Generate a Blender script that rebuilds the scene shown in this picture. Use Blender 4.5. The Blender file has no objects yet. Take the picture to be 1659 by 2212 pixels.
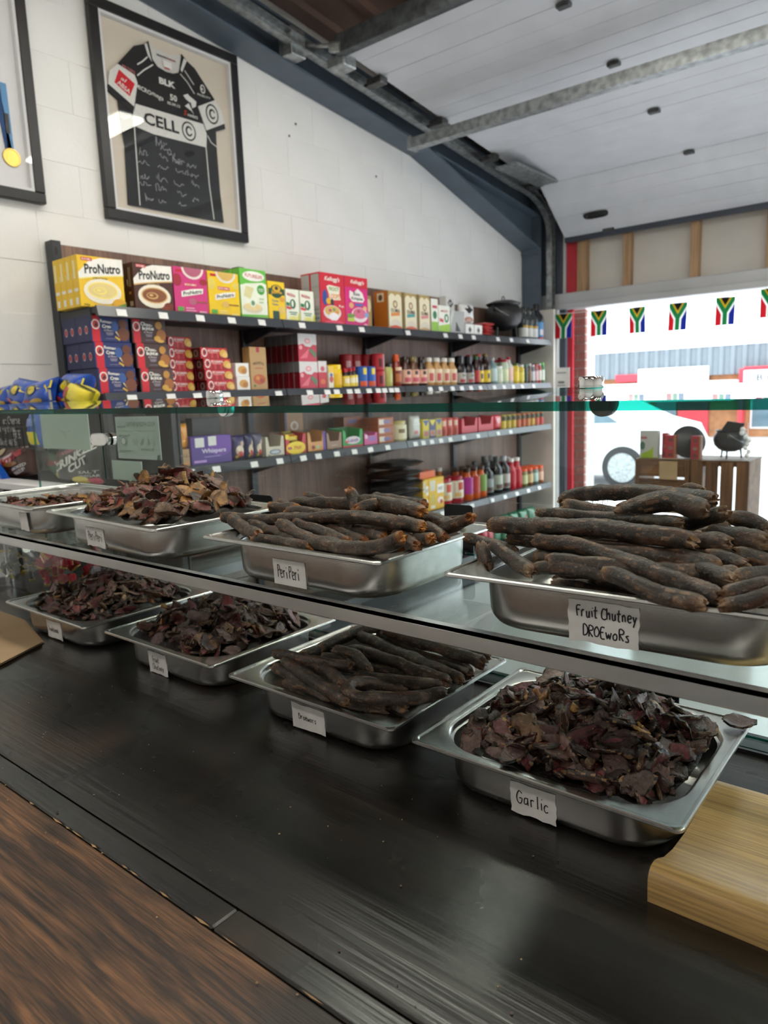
import bpy, bmesh, math, random
from mathutils import Vector, Matrix, noise
R = random.Random(7)
SC = bpy.context.scene
COL = SC.collection
PI = math.pi

# ------------------------------------------------------------------ camera
cam_d = bpy.data.cameras.new('camera')
cam = bpy.data.objects.new('camera', cam_d)
COL.objects.link(cam)
cam.matrix_world = Matrix(((0.77560111, -0.07295457, 0.62699325, 0.0),
                           (0.63012567, 0.1480386, -0.76225075, 0.0),
                           (-0.03720953, 0.98628708, 0.16078945, 1.5),
                           (0, 0, 0, 1)))
cam_d.sensor_fit = 'VERTICAL'
cam_d.sensor_height = 36.0
cam_d.lens = 1547.65 / 2212.0 * 36.0
cam_d.clip_start = 0.02
cam_d.clip_end = 200
cam_d.dof.use_dof = True
cam_d.dof.focus_distance = 0.98
cam_d.dof.aperture_fstop = 7.0
SC.camera = cam
# ------------------------------------------------------------------ world, exposure
wd = bpy.data.worlds.new('overcast_sky')
SC.world = wd
wd.use_nodes = True
wn = wd.node_tree.nodes
wn['Background'].inputs[0].default_value = (0.86, 0.93, 1.0, 1)
wn['Background'].inputs[1].default_value = 4.8
sun_d = bpy.data.lights.new('hazy_sun', 'SUN')
sun_d.energy = 3.0
sun_d.angle = math.radians(25)
sun_d.color = (1.0, 0.96, 0.9)
sun = bpy.data.objects.new('hazy_sun', sun_d)
sun.rotation_euler = (math.radians(38), 0, math.radians(150))
sun.location = (0, 14, 12)
COL.objects.link(sun)
vs = SC.view_settings
vs.view_transform = 'Standard'
vs.look = 'None'
vs.gamma = 1.0
vs.use_curve_mapping = False
vs.exposure = 0.0
SC.cycles.transparent_max_bounces = 32
SC.cycles.max_bounces = 10
TUBE = 24.0          # emission of the fluorescent diffusers

# ------------------------------------------------------------------ materials
M = {}
def _new(name):
    m = bpy.data.materials.new(name)
    m.use_nodes = True
    nt = m.node_tree
    return m, nt, nt.nodes['Principled BSDF'], nt.nodes, nt.links
def mat(name, c, rough=0.5, metal=0.0, var=0.12, scale=8.0, bump=0.0, bscale=60.0, stretch=(1, 1, 1), c2=None, spec=0.5, coat=0.0, space='Object', detail=4.0):
    m, nt, p, N, L = _new(name)
    tc = N.new('ShaderNodeTexCoord'); mp = N.new('ShaderNodeMapping')
    L.new(tc.outputs[space], mp.inputs[0]); mp.inputs['Scale'].default_value = stretch
    nz = N.new('ShaderNodeTexNoise'); nz.inputs['Scale'].default_value = scale; nz.inputs['Detail'].default_value = detail
    L.new(mp.outputs[0], nz.inputs['Vector'])
    rp = N.new('ShaderNodeValToRGB'); rp.color_ramp.elements[0].position = .3; rp.color_ramp.elements[1].position = .7
    a = tuple(max(0, x * (1 - var)) for x in c); b = tuple(min(1, x * (1 + var)) for x in c) if c2 is None else c2
    rp.color_ramp.elements[0].color = (*a, 1); rp.color_ramp.elements[1].color = (*b, 1)
    L.new(nz.outputs[0], rp.inputs[0]); L.new(rp.outputs[0], p.inputs['Base Color'])
    p.inputs['Roughness'].default_value = rough; p.inputs['Metallic'].default_value = metal
    p.inputs['Specular IOR Level'].default_value = spec
    if coat: p.inputs['Coat Weight'].default_value = coat; p.inputs['Coat Roughness'].default_value = .15
    if bump:
        n2 = N.new('ShaderNodeTexNoise'); n2.inputs['Scale'].default_value = bscale; n2.inputs['Detail'].default_value = 3
        L.new(mp.outputs[0], n2.inputs['Vector'])
        bp = N.new('ShaderNodeBump'); bp.inputs['Strength'].default_value = bump; bp.inputs['Distance'].default_value = .004
        L.new(n2.outputs[0], bp.inputs['Height']); L.new(bp.outputs[0], p.inputs['Normal'])
    M[name] = m
    return m
def colmat(name, rough, var=.1, scale=60, bump=0, bscale=200, spec=.5, metal=0, dark=None):
    """colour from the painted attribute of the mesh, with procedural grain"""
    m, nt, p, N, L = _new(name)
    at = N.new('ShaderNodeAttribute'); at.attribute_name = 'Col'
    tc = N.new('ShaderNodeTexCoord')
    nz = N.new('ShaderNodeTexNoise'); nz.inputs['Scale'].default_value = scale; nz.inputs['Detail'].default_value = 5
    L.new(tc.outputs['Object'], nz.inputs['Vector'])
    rp = N.new('ShaderNodeValToRGB'); rp.color_ramp.elements[0].position = .35; rp.color_ramp.elements[1].position = .65
    rp.color_ramp.elements[0].color = (1 - var,) * 3 + (1,) if dark is None else (*dark, 1)
    rp.color_ramp.elements[1].color = (1 + 0 * var,) * 3 + (1,)
    L.new(nz.outputs[0], rp.inputs[0])
    mx = N.new('ShaderNodeMix'); mx.data_type = 'RGBA'; mx.blend_type = 'MULTIPLY'; mx.inputs[0].default_value = 1
    L.new(at.outputs['Color'], mx.inputs[6]); L.new(rp.outputs[0], mx.inputs[7]); L.new(mx.outputs[2], p.inputs['Base Color'])
    p.inputs['Roughness'].default_value = rough; p.inputs['Specular IOR Level'].default_value = spec; p.inputs['Metallic'].default_value = metal
    if bump:
        n2 = N.new('ShaderNodeTexNoise'); n2.inputs['Scale'].default_value = bscale; n2.inputs['Detail'].default_value = 4
        L.new(tc.outputs['Object'], n2.inputs['Vector'])
        bp = N.new('ShaderNodeBump'); bp.inputs['Strength'].default_value = bump; bp.inputs['Distance'].default_value = .002
        L.new(n2.outputs[0], bp.inputs['Height']); L.new(bp.outputs[0], p.inputs['Normal'])
    M[name] = m
    return m
def glassmat(name, tint, refl=1.0, rough=0.0, base=0.03):
    m = bpy.data.materials.new(name); m.use_nodes = True
    nt = m.node_tree; N = nt.nodes; L = nt.links; N.clear()
    o = N.new('ShaderNodeOutputMaterial'); t = N.new('ShaderNodeBsdfTransparent'); g = N.new('ShaderNodeBsdfGlossy')
    f = N.new('ShaderNodeFresnel'); f.inputs[0].default_value = 1.5; x = N.new('ShaderNodeMixShader'); mm = N.new('ShaderNodeMath')
    mm.operation = 'MULTIPLY'; mm.inputs[1].default_value = refl
    t.inputs[0].default_value = (*tint, 1); g.inputs['Roughness'].default_value = rough; g.inputs[0].default_value = (.95, .98, .97, 1)
    ge = N.new('ShaderNodeNewGeometry'); ib = N.new('ShaderNodeMath'); ib.operation = 'SUBTRACT'; ib.inputs[0].default_value = 1; L.new(ge.outputs['Backfacing'], ib.inputs[1])
    m2 = N.new('ShaderNodeMath'); m2.operation = 'MULTIPLY'; L.new(f.outputs[0], mm.inputs[0]); L.new(mm.outputs[0], m2.inputs[0]); L.new(ib.outputs[0], m2.inputs[1]); L.new(m2.outputs[0], x.inputs[0]); L.new(t.outputs[0], x.inputs[1]); L.new(g.outputs[0], x.inputs[2]); L.new(x.outputs[0], o.inputs[0])
    M[name] = m
    return m
def emitmat(name, c, s):
    m = bpy.data.materials.new(name); m.use_nodes = True
    nt = m.node_tree; N = nt.nodes; N.clear()
    o = N.new('ShaderNodeOutputMaterial'); e = N.new('ShaderNodeEmission'); e.inputs[0].default_value = (*c, 1); e.inputs[1].default_value = s
    nt.links.new(e.outputs[0], o.inputs[0]); M[name] = m
    return m
def woodmat(name, c1, c2, axis=0, scale=14, dist=6, rough=.4, fine=.5, coat=0, bump=.15, worn=None, spec=.5, edge=None):
    m, nt, p, N, L = _new(name)
    tc = N.new('ShaderNodeTexCoord'); mp = N.new('ShaderNodeMapping')
    s = [1, 1, 1]; s[axis] = .12; mp.inputs['Scale'].default_value = s
    L.new(tc.outputs['Object'], mp.inputs[0])
    wv = N.new('ShaderNodeTexNoise'); wv.inputs['Scale'].default_value = scale; wv.inputs['Detail'].default_value = 6; wv.inputs['Distortion'].default_value = dist * .15
    L.new(mp.outputs[0], wv.inputs['Vector'])
    rp = N.new('ShaderNodeValToRGB'); rp.color_ramp.elements[0].position = .36; rp.color_ramp.elements[1].position = .64
    rp.color_ramp.elements[0].color = (*c1, 1); rp.color_ramp.elements[1].color = (*c2, 1)
    L.new(wv.outputs[0], rp.inputs[0])
    mp2 = N.new('ShaderNodeMapping'); s2 = [1, 1, 1]; s2[axis] = .03; mp2.inputs['Scale'].default_value = s2; L.new(tc.outputs['Object'], mp2.inputs[0])
    fn = N.new('ShaderNodeTexNoise'); fn.inputs['Scale'].default_value = scale * 12; fn.inputs['Detail'].default_value = 3; L.new(mp2.outputs[0], fn.inputs['Vector'])
    fr = N.new('ShaderNodeValToRGB'); fr.color_ramp.elements[0].position = .35; fr.color_ramp.elements[1].position = .6
    fr.color_ramp.elements[0].color = (1 - fine,) * 3 + (1,); fr.color_ramp.elements[1].color = (1, 1, 1, 1); L.new(fn.outputs[0], fr.inputs[0])
    mx = N.new('ShaderNodeMix'); mx.data_type = 'RGBA'; mx.blend_type = 'MULTIPLY'; mx.inputs[0].default_value = 1
    L.new(rp.outputs[0], mx.inputs[6]); L.new(fr.outputs[0], mx.inputs[7])
    out = mx.outputs[2]
    if worn:      # stained patches with a shape of their own
        w = N.new('ShaderNodeTexNoise'); w.inputs['Scale'].default_value = worn[1]; w.inputs['Detail'].default_value = 5; L.new(tc.outputs['Object'], w.inputs['Vector'])
        wsrc = w.outputs[0]
        if edge:      # old dark paint still covers one end of the plank, with a ragged border
            sx = N.new('ShaderNodeSeparateXYZ'); L.new(tc.outputs['Object'], sx.inputs[0]); mr = N.new('ShaderNodeMapRange'); mr.inputs[1].default_value = edge[0]; mr.inputs[2].default_value = edge[1]; mr.inputs[3].default_value = -.18; mr.inputs[4].default_value = .34
            L.new(sx.outputs[0], mr.inputs[0]); ad = N.new('ShaderNodeMath'); L.new(w.outputs[0], ad.inputs[0]); L.new(mr.outputs[0], ad.inputs[1]); wsrc = ad.outputs[0]
        wr = N.new('ShaderNodeValToRGB'); wr.color_ramp.elements[0].position = worn[2]; wr.color_ramp.elements[1].position = worn[2] + .12
        wr.color_ramp.elements[0].color = (0, 0, 0, 1); wr.color_ramp.elements[1].color = (1, 1, 1, 1); L.new(wsrc, wr.inputs[0])
        m3 = N.new('ShaderNodeMix'); m3.data_type = 'RGBA'; L.new(wr.outputs[0], m3.inputs[0]); L.new(out, m3.inputs[6]); m3.inputs[7].default_value = (*worn[0], 1)
        out = m3.outputs[2]
        rr = N.new('ShaderNodeMapRange'); rr.inputs[3].default_value = rough; rr.inputs[4].default_value = min(1, rough + .14); L.new(w.outputs[0], rr.inputs[0]); L.new(rr.outputs[0], p.inputs['Roughness'])
    else:
        p.inputs['Roughness'].default_value = rough
    L.new(out, p.inputs['Base Color']); p.inputs['Specular IOR Level'].default_value = spec
    if coat: p.inputs['Coat Weight'].default_value = coat; p.inputs['Coat Roughness'].default_value = .2
    bp = N.new('ShaderNodeBump'); bp.inputs['Strength'].default_value = bump; bp.inputs['Distance'].default_value = .002
    L.new(fn.outputs[0], bp.inputs['Height']); L.new(bp.outputs[0], p.inputs['Normal'])
    M[name] = m
    return m

mat('wall_paint', (.80, .80, .785), .75, var=.025, scale=3, bump=.25, bscale=45)
mat('floor_vinyl', (.50, .52, .53), .16, var=.06, scale=2.2, spec=.6)
mat('steel_blue', (.08, .108, .142), .45, var=.12, scale=6)
mat('galvanised', (.34, .36, .36), .42, .75, var=.35, scale=26)
mat('dark_galv', (.09, .10, .105), .5, .5, var=.4, scale=22)
mat('door_white', (.64, .655, .69), .42, var=.05, scale=5, bump=.08, bscale=160)
mat('roof_sheet', (.30, .20, .17), .6, var=.2, scale=3)
woodmat('stud_pine', (.42, .25, .13), (.58, .37, .2), 2, 10, 5, .6, .25)
mat('board_white', (.72, .68, .62), .7, var=.05, scale=3)
mat('aluminium', (.50, .51, .52), .4, .3, var=.06, scale=4)
mat('frame_white', (.72, .73, .74), .4, var=.05)
mat('mullion_dark', (.045, .055, .075), .4, var=.1)
mat('red_paint', (.62, .03, .05), .45, var=.1)
mat('brick_red', (.33, .13, .11), .85, var=.3, scale=14, bump=.5, bscale=80)
mat('mortar', (.5, .46, .44), .9, var=.1)
mat('black_plastic', (.012, .012, .014), .35, var=.2)
mat('black_frame', (.011, .011, .012), .38, var=.25, scale=20)
mat('gondola_dark', (.03, .034, .042), .45, var=.15, scale=12)
mat('strip_plastic', (.045, .05, .06), .24, var=.12, scale=9)
woodmat('laminate', (.17, .095, .07), (.29, .175, .13), 2, 9, 4, .5, .3)
mat('tag_white', (.78, .78, .77), .45, var=.04, scale=30)
mat('stainless', (.58, .575, .56), .27, 1.0, var=.07, scale=40, bump=.02, bscale=300)
mat('steel_strip', (.62, .625, .63), .38, 1.0, var=.18, scale=18, stretch=(.2, 1, 1))
mat('chrome', (.82, .82, .82), .07, 1.0, var=.02)
glassmat('glass', (.93, .965, .95), 1.0)
glassmat('glass_edge', (.008, .26, .20), .6)
glassmat('pane_clear', (.97, .98, .98), .35)
glassmat('frame_glass', (.985, .985, .985), .9)
glassmat('clear_plastic', (.93, .93, .93), .9, .05)
woodmat('counter_dark', (.007, .006, .0052), (.017, .0135, .0112), 0, 9, 5, .20, .45, bump=.3, worn=((.034, .021, .014), 3.2, .55), spec=.7)
woodmat('counter_brown', (.032, .0135, .0055), (.20, .092, .036), 0, 40, 9, .40, .72, bump=.4, worn=((.016, .010, .007), 4.5, .50), edge=(.05, .75))
woodmat('cutter_wood', (.50, .31, .115), (.60, .39, .16), 0, 26, 3, .42, .38)
mat('kraft', (.40, .27, .15), .75, var=.1, scale=6)
mat('cream_mount', (.62, .56, .47), .8, var=.02)
mat('mount_white', (.72, .72, .74), .8, var=.02)
mat('cast_iron', (.012, .012, .014), .42, var=.3, scale=30, bump=.1, bscale=120)
woodmat('crate_wood', (.09, .04, .016), (.22, .105, .045), 0, 11, 5, .6, .4)
woodmat('crate_wood_v', (.09, .04, .016), (.22, .105, .045), 2, 11, 5, .6, .4)
mat('chalk_board', (.05, .052, .05), .8, var=.2, scale=6)
mat('chalk', (.72, .72, .70), .9, var=.1, scale=80)
mat('chalk_faint', (.30, .31, .31), .9, var=.3, scale=60)
mat('ink', (.006, .006, .012), .5, var=.1)
mat('label_paper', (.70, .68, .67), .6, var=.09, scale=25)
mat('card_back', (.52, .60, .54), .6, var=.03)
mat('asphalt', (.55, .55, .56), .9, var=.1, scale=2)
mat('clad', (.17, .20, .22), .55, var=.05)
mat('ext_white', (.85, .85, .85), .5, var=.03)
mat('ext_brick', (.42, .19, .085), .85, var=.25, scale=6)
mat('tyre', (.02, .02, .02), .7, var=.1)
mat('car_white', (.82, .83, .85), .2, var=.02, coat=.5)
mat('car_glass', (.10, .16, .2), .06, var=.1)
mat('hinge_steel', (.10, .10, .10), .45, .6, var=.3, scale=30)
mat('base_unit', (.03, .02, .016), .55, var=.2)
mat('meat_bed', (.010, .006, .005), .8, var=.5, scale=90, bump=1.0, bscale=160)
emitmat('diffuser', (1.0, .95, .84), TUBE)
colmat('card', .42, .06, 25)
colmat('gloss', .2, .06, 25)
colmat('foil', .28, .1, 20, bump=.25, bscale=70, spec=.7)
colmat('cloth', .85, .1, 120)
def flagmat():
    m, nt, p, N, L = _new('flag_cloth')
    at = N.new('ShaderNodeAttribute'); at.attribute_name = 'Col'; tc = N.new('ShaderNodeTexCoord'); nz = N.new('ShaderNodeTexNoise'); nz.inputs['Scale'].default_value = 60
    L.new(tc.outputs['Object'], nz.inputs['Vector']); mr = N.new('ShaderNodeMapRange'); mr.inputs[3].default_value = .85; mr.inputs[4].default_value = 1.05; L.new(nz.outputs[0], mr.inputs[0])
    mx = N.new('ShaderNodeMix'); mx.data_type = 'RGBA'; mx.blend_type = 'MULTIPLY'; mx.inputs[0].default_value = 1; L.new(at.outputs['Color'], mx.inputs[6]); L.new(mr.outputs[0], mx.inputs[7])
    L.new(mx.outputs[2], p.inputs['Base Color']); p.inputs['Roughness'].default_value = .8
    t = N.new('ShaderNodeBsdfTranslucent'); L.new(mx.outputs[2], t.inputs[0]); x = N.new('ShaderNodeMixShader'); x.inputs[0].default_value = .5
    L.new(p.outputs[0], x.inputs[1]); L.new(t.outputs[0], x.inputs[2]); L.new(x.outputs[0], N['Material Output'].inputs[0]); M['flag_cloth'] = m
flagmat()
colmat('biltong', .36, .5, 70, bump=1.0, bscale=300, dark=(.42, .36, .33), spec=.6)
def stickmat():
    m, nt, p, N, L = _new('droewors')
    at = N.new('ShaderNodeAttribute'); at.attribute_name = 'Col'; tc = N.new('ShaderNodeTexCoord')
    n1 = N.new('ShaderNodeTexNoise'); n1.inputs['Scale'].default_value = 42; n1.inputs['Detail'].default_value = 6
    n2 = N.new('ShaderNodeTexNoise'); n2.inputs['Scale'].default_value = 330; n2.inputs['Detail'].default_value = 4
    for n in (n1, n2): L.new(tc.outputs['Object'], n.inputs['Vector'])
    r1 = N.new('ShaderNodeValToRGB'); e = r1.color_ramp.elements; e[0].position = .52; e[1].position = .72; e[0].color = (0, 0, 0, 1); e[1].color = (.17, .13, .10, 1)
    r2 = N.new('ShaderNodeValToRGB'); e = r2.color_ramp.elements; e[0].position = .60; e[1].position = .74; e[0].color = (0, 0, 0, 1); e[1].color = (.20, .17, .13, 1)
    L.new(n1.outputs[0], r1.inputs[0]); L.new(n2.outputs[0], r2.inputs[0])
    a = N.new('ShaderNodeMix'); a.data_type = 'RGBA'; a.blend_type = 'ADD'; a.inputs[0].default_value = .55
    b = N.new('ShaderNodeMix'); b.data_type = 'RGBA'; b.blend_type = 'ADD'; b.inputs[0].default_value = .6
    L.new(at.outputs['Color'], a.inputs[6]); L.new(r1.outputs[0], a.inputs[7]); L.new(a.outputs[2], b.inputs[6]); L.new(r2.outputs[0], b.inputs[7]); L.new(b.outputs[2], p.inputs['Base Color'])
    p.inputs['Roughness'].default_value = .5
    bp = N.new('ShaderNodeBump'); bp.inputs['Strength'].default_value = .8; bp.inputs['Distance'].default_value = .0016
    L.new(n2.outputs[0], bp.inputs['Height']); L.new(bp.outputs[0], p.inputs['Normal'])
    M['droewors'] = m
stickmat()

# ------------------------------------------------------------------ mesh helpers
ORG = {}
class MB:
    def __init__(s, col=None): s.v = []; s.f = []; s.c = []; s.m = []; s.col = col; s.mi = 0
    def add(s, vs, fs, col=None, mi=None):
        o = len(s.v); s.v += [tuple(p) for p in vs]
        for f in fs:
            s.f.append([i + o for i in f]); s.c.append(col if col is not None else s.col); s.m.append(s.mi if mi is None else mi)
        return s
    def box(s, x0, x1, y0, y1, z0, z1, b=0.0, col=None, mi=None):
        if x0 > x1: x0, x1 = x1, x0
        if y0 > y1: y0, y1 = y1, y0
        if z0 > z1: z0, z1 = z1, z0
        if b <= 0:
            vs = [(x, y, z) for z in (z0, z1) for y in (y0, y1) for x in (x0, x1)]
            return s.add(vs, [(0, 2, 3, 1), (4, 5, 7, 6), (0, 1, 5, 4), (2, 6, 7, 3), (0, 4, 6, 2), (1, 3, 7, 5)], col, mi)
        b = min(b, (x1 - x0) * .45, (y1 - y0) * .45, (z1 - z0) * .45)
        vs = []; ix = {}
        for i, sx in enumerate((x0, x1)):
            for j, sy in enumerate((y0, y1)):
                for k, sz in enumerate((z0, z1)):
                    dx = b if i == 0 else -b; dy = b if j == 0 else -b; dz = b if k == 0 else -b
                    ix[i, j, k] = len(vs)
                    vs += [(sx, sy + dy, sz + dz), (sx + dx, sy, sz + dz), (sx + dx, sy + dy, sz)]
        I = lambda i, j, k, a: ix[i, j, k] + a
        fs = [(I(0, 0, 0, 0), I(0, 0, 1, 0), I(0, 1, 1, 0), I(0, 1, 0, 0)), (I(1, 0, 0, 0), I(1, 1, 0, 0), I(1, 1, 1, 0), I(1, 0, 1, 0)),
              (I(0, 0, 0, 1), I(1, 0, 0, 1), I(1, 0, 1, 1), I(0, 0, 1, 1)), (I(0, 1, 0, 1), I(0, 1, 1, 1), I(1, 1, 1, 1), I(1, 1, 0, 1)),
              (I(0, 0, 0, 2), I(0, 1, 0, 2), I(1, 1, 0, 2), I(1, 0, 0, 2)), (I(0, 0, 1, 2), I(1, 0, 1, 2), I(1, 1, 1, 2), I(0, 1, 1, 2))]
        for i in (0, 1):
            for j in (0, 1):
                fs += [(I(i, j, 0, 0), I(i, j, 0, 1), I(i, j, 1, 1), I(i, j, 1, 0)), (I(i, 0, j, 0), I(i, 0, j, 2), I(i, 1, j, 2), I(i, 1, j, 0)), (I(0, i, j, 1), I(0, i, j, 2), I(1, i, j, 2), I(1, i, j, 1))]
                for k in (0, 1): fs.append((I(i, j, k, 0), I(i, j, k, 1), I(i, j, k, 2)))
        return s.add(vs, fs, col, mi)
    def loops(s, L, closed=True, cap0=True, cap1=True, cols=None, mis=None):
        n = len(L[0]); o = len(s.v)
        for l in L: s.v += [tuple(p) for p in l]
        for i in range(len(L) - 1):
            c = cols[i] if cols else s.col; mi = mis[i] if mis else s.mi
            for k in range(n if closed else n - 1):
                k2 = (k + 1) % n
                s.f.append([o + i * n + k, o + i * n + k2, o + (i + 1) * n + k2, o + (i + 1) * n + k]); s.c.append(c); s.m.append(mi)
        if cap0: s.f.append([o + k for k in range(n)][::-1]); s.c.append(cols[0] if cols else s.col); s.m.append(mis[0] if mis else s.mi)
        if cap1: s.f.append([o + (len(L) - 1) * n + k for k in range(n)]); s.c.append(cols[-1] if cols else s.col); s.m.append(mis[-1] if mis else s.mi)
        return s
    def lathe(s, prof, cx, cy, cz, n=14, cols=None, sx=1, sy=1):
        L = [[(cx + r * sx * math.cos(2 * PI * k / n), cy + r * sy * math.sin(2 * PI * k / n), cz + z) for k in range(n)] for r, z in prof]
        return s.loops(L, cols=cols)
    def tube(s, pts, rad, n=8, closed=False):
        P = [Vector(p) for p in pts]; L = []; rr = rad if isinstance(rad, (list, tuple)) else [rad] * len(P)
        up = None
        for i, p in enumerate(P):
            t = (P[min(i + 1, len(P) - 1)] - P[max(i - 1, 0)])
            if closed: t = P[(i + 1) % len(P)] - P[i - 1]
            t.normalize()
            if up is None: up = Vector((0, 0, 1)) if abs(t.z) < .9 else Vector((1, 0, 0))
            a = up - t * up.dot(t)
            if a.length < 1e-6: a = t.orthogonal()
            a.normalize(); b = t.cross(a); up = a
            L.append([p + (a * math.cos(2 * PI * k / n) + b * math.sin(2 * PI * k / n)) * rr[i] for k in range(n)])
        if closed: L.append(L[0]); return s.loops(L, cap0=False, cap1=False)
        return s.loops(L)
    def ribbon(s, pts, w, nrm, col=None):
        P = [Vector(p) for p in pts]; nrm = Vector(nrm); vs = []
        for i, p in enumerate(P):
            t = (P[min(i + 1, len(P) - 1)] - P[max(i - 1, 0)]); d = nrm.cross(t)
            d = d.normalized() * w * .5 if d.length > 1e-9 else Vector((0, 0, w * .5))
            vs += [p + d, p - d]
        return s.add(vs, [(2 * i, 2 * i + 1, 2 * i + 3, 2 * i + 2) for i in range(len(P) - 1)], col)
    def prism(s, poly, fn, d0, d1, col=None, mi=None):
        """poly: 2D points, fn(a,b,d)->xyz"""
        n = len(poly); vs = [fn(a, b, d0) for a, b in poly] + [fn(a, b, d1) for a, b in poly]
        return s.add(vs, [tuple(range(n))[::-1], tuple(range(n, 2 * n))] + [(k, (k + 1) % n, n + (k + 1) % n, n + k) for k in range(n)], col, mi)
    def build(s, name, mats, parent=None, origin=None, smooth=None, fix=True, local=False):
        me = bpy.data.meshes.new(name)
        if origin is None:
            if local: origin = (0, 0, 0)
            elif parent is not None: origin = ORG.get(parent.name, (0, 0, 0))
            else:
                xs = [p[0] for p in s.v]; ysv = [p[1] for p in s.v]; zs = [p[2] for p in s.v]
                origin = ((min(xs) + max(xs)) / 2, (min(ysv) + max(ysv)) / 2, min(zs))
        po = ORG.get(parent.name, (0, 0, 0)) if parent is not None and not local else (0, 0, 0)
        ox, oy, oz = origin
        me.from_pydata([(p[0] - ox, p[1] - oy, p[2] - oz) for p in s.v], [], s.f)
        if not isinstance(mats, (list, tuple)): mats = [mats]
        for mm in mats: me.materials.append(M[mm] if isinstance(mm, str) else mm)
        if len(mats) > 1: me.polygons.foreach_set('material_index', s.m)
        if s.c and s.c[0] is not None:
            ca = me.color_attributes.new('Col', 'FLOAT_COLOR', 'CORNER'); buf = []
            for f, c in zip(s.f, s.c):
                c = c if c is not None else (.5, .5, .5)
                buf += [c[0], c[1], c[2], 1.0] * len(f)
            ca.data.foreach_set('color', buf)
        if fix:
            b = bmesh.new(); b.from_mesh(me); bmesh.ops.recalc_face_normals(b, faces=b.faces); b.to_mesh(me); b.free()
        if smooth is not None:
            me.polygons.foreach_set('use_smooth', [True] * len(me.polygons)); me.set_sharp_from_angle(angle=math.radians(smooth))
        me.update()
        o = bpy.data.objects.new(name, me); COL.objects.link(o)
        o.location = (ox - po[0], oy - po[1], oz - po[2])
        if local: o.location = (0, 0, 0)
        if parent is not None: o.parent = parent
        ORG[o.name] = origin
        return o
def tag(o, label, cat, group=None, kind=None):
    o['label'] = label; o['category'] = cat
    if group: o['group'] = group
    if kind: o['kind'] = kind
    return o
def thing(name, loc, label, cat, group=None, rz=0):
    o = bpy.data.objects.new(name, None); COL.objects.link(o); o.location = loc; o.rotation_euler = (0, 0, rz); o.empty_display_size = .05
    ORG[o.name] = tuple(loc)
    return tag(o, label, cat, group)
def struct(o, label=None, cat=None):
    o['kind'] = 'structure'
    if label: o['label'] = label
    if cat: o['category'] = cat
    return o
def copy_tree(o, dx=(0, 0, 0), parent=None, rz=0):
    c = o.copy(); COL.objects.link(c)
    if parent is None:
        c.location = Vector(o.location) + Vector(dx); c.rotation_euler.z += rz
    else: c.parent = parent
    for ch in list(o.children): copy_tree(ch, parent=c)
    return c
def srgb(h):
    h = h.lstrip('#'); r = [int(h[i:i + 2], 16) / 255 for i in (0, 2, 4)]
    return tuple(x / 12.92 if x < .04045 else ((x + .055) / 1.055) ** 2.4 for x in r)
_SC = {}
def S(h):
    if h not in _SC: _SC[h] = srgb(h)
    return _SC[h]

# ------------------------------------------------------------------ lettering
_TX = {}
def text_geo(s, bold=0.0, shear=0.0):
    k = (s, bold, shear)
    if k in _TX: return _TX[k]
    cu = bpy.data.curves.new('glyphs', 'FONT'); cu.body = s; cu.resolution_u = 2; cu.offset = bold; cu.shear = shear; cu.fill_mode = 'FRONT'
    ob = bpy.data.objects.new('glyphs', cu)
    me = bpy.data.meshes.new_from_object(ob)
    V = [(v.co.x, v.co.y) for v in me.vertices]; F = [tuple(p.vertices) for p in me.polygons]
    bpy.data.objects.remove(ob); bpy.data.curves.remove(cu); bpy.data.meshes.remove(me)
    if V:
        x0 = min(v[0] for v in V); x1 = max(v[0] for v in V); y0 = min(v[1] for v in V); y1 = max(v[1] for v in V)
        w = max(x1 - x0, 1e-6); h = max(y1 - y0, 1e-6)
        V = [((a - x0) / w - .5, (b - y0) / h - .5) for a, b in V]
        _TX[k] = (V, F, w / h)
    else: _TX[k] = ([], [], 1)
    return _TX[k]
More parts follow.
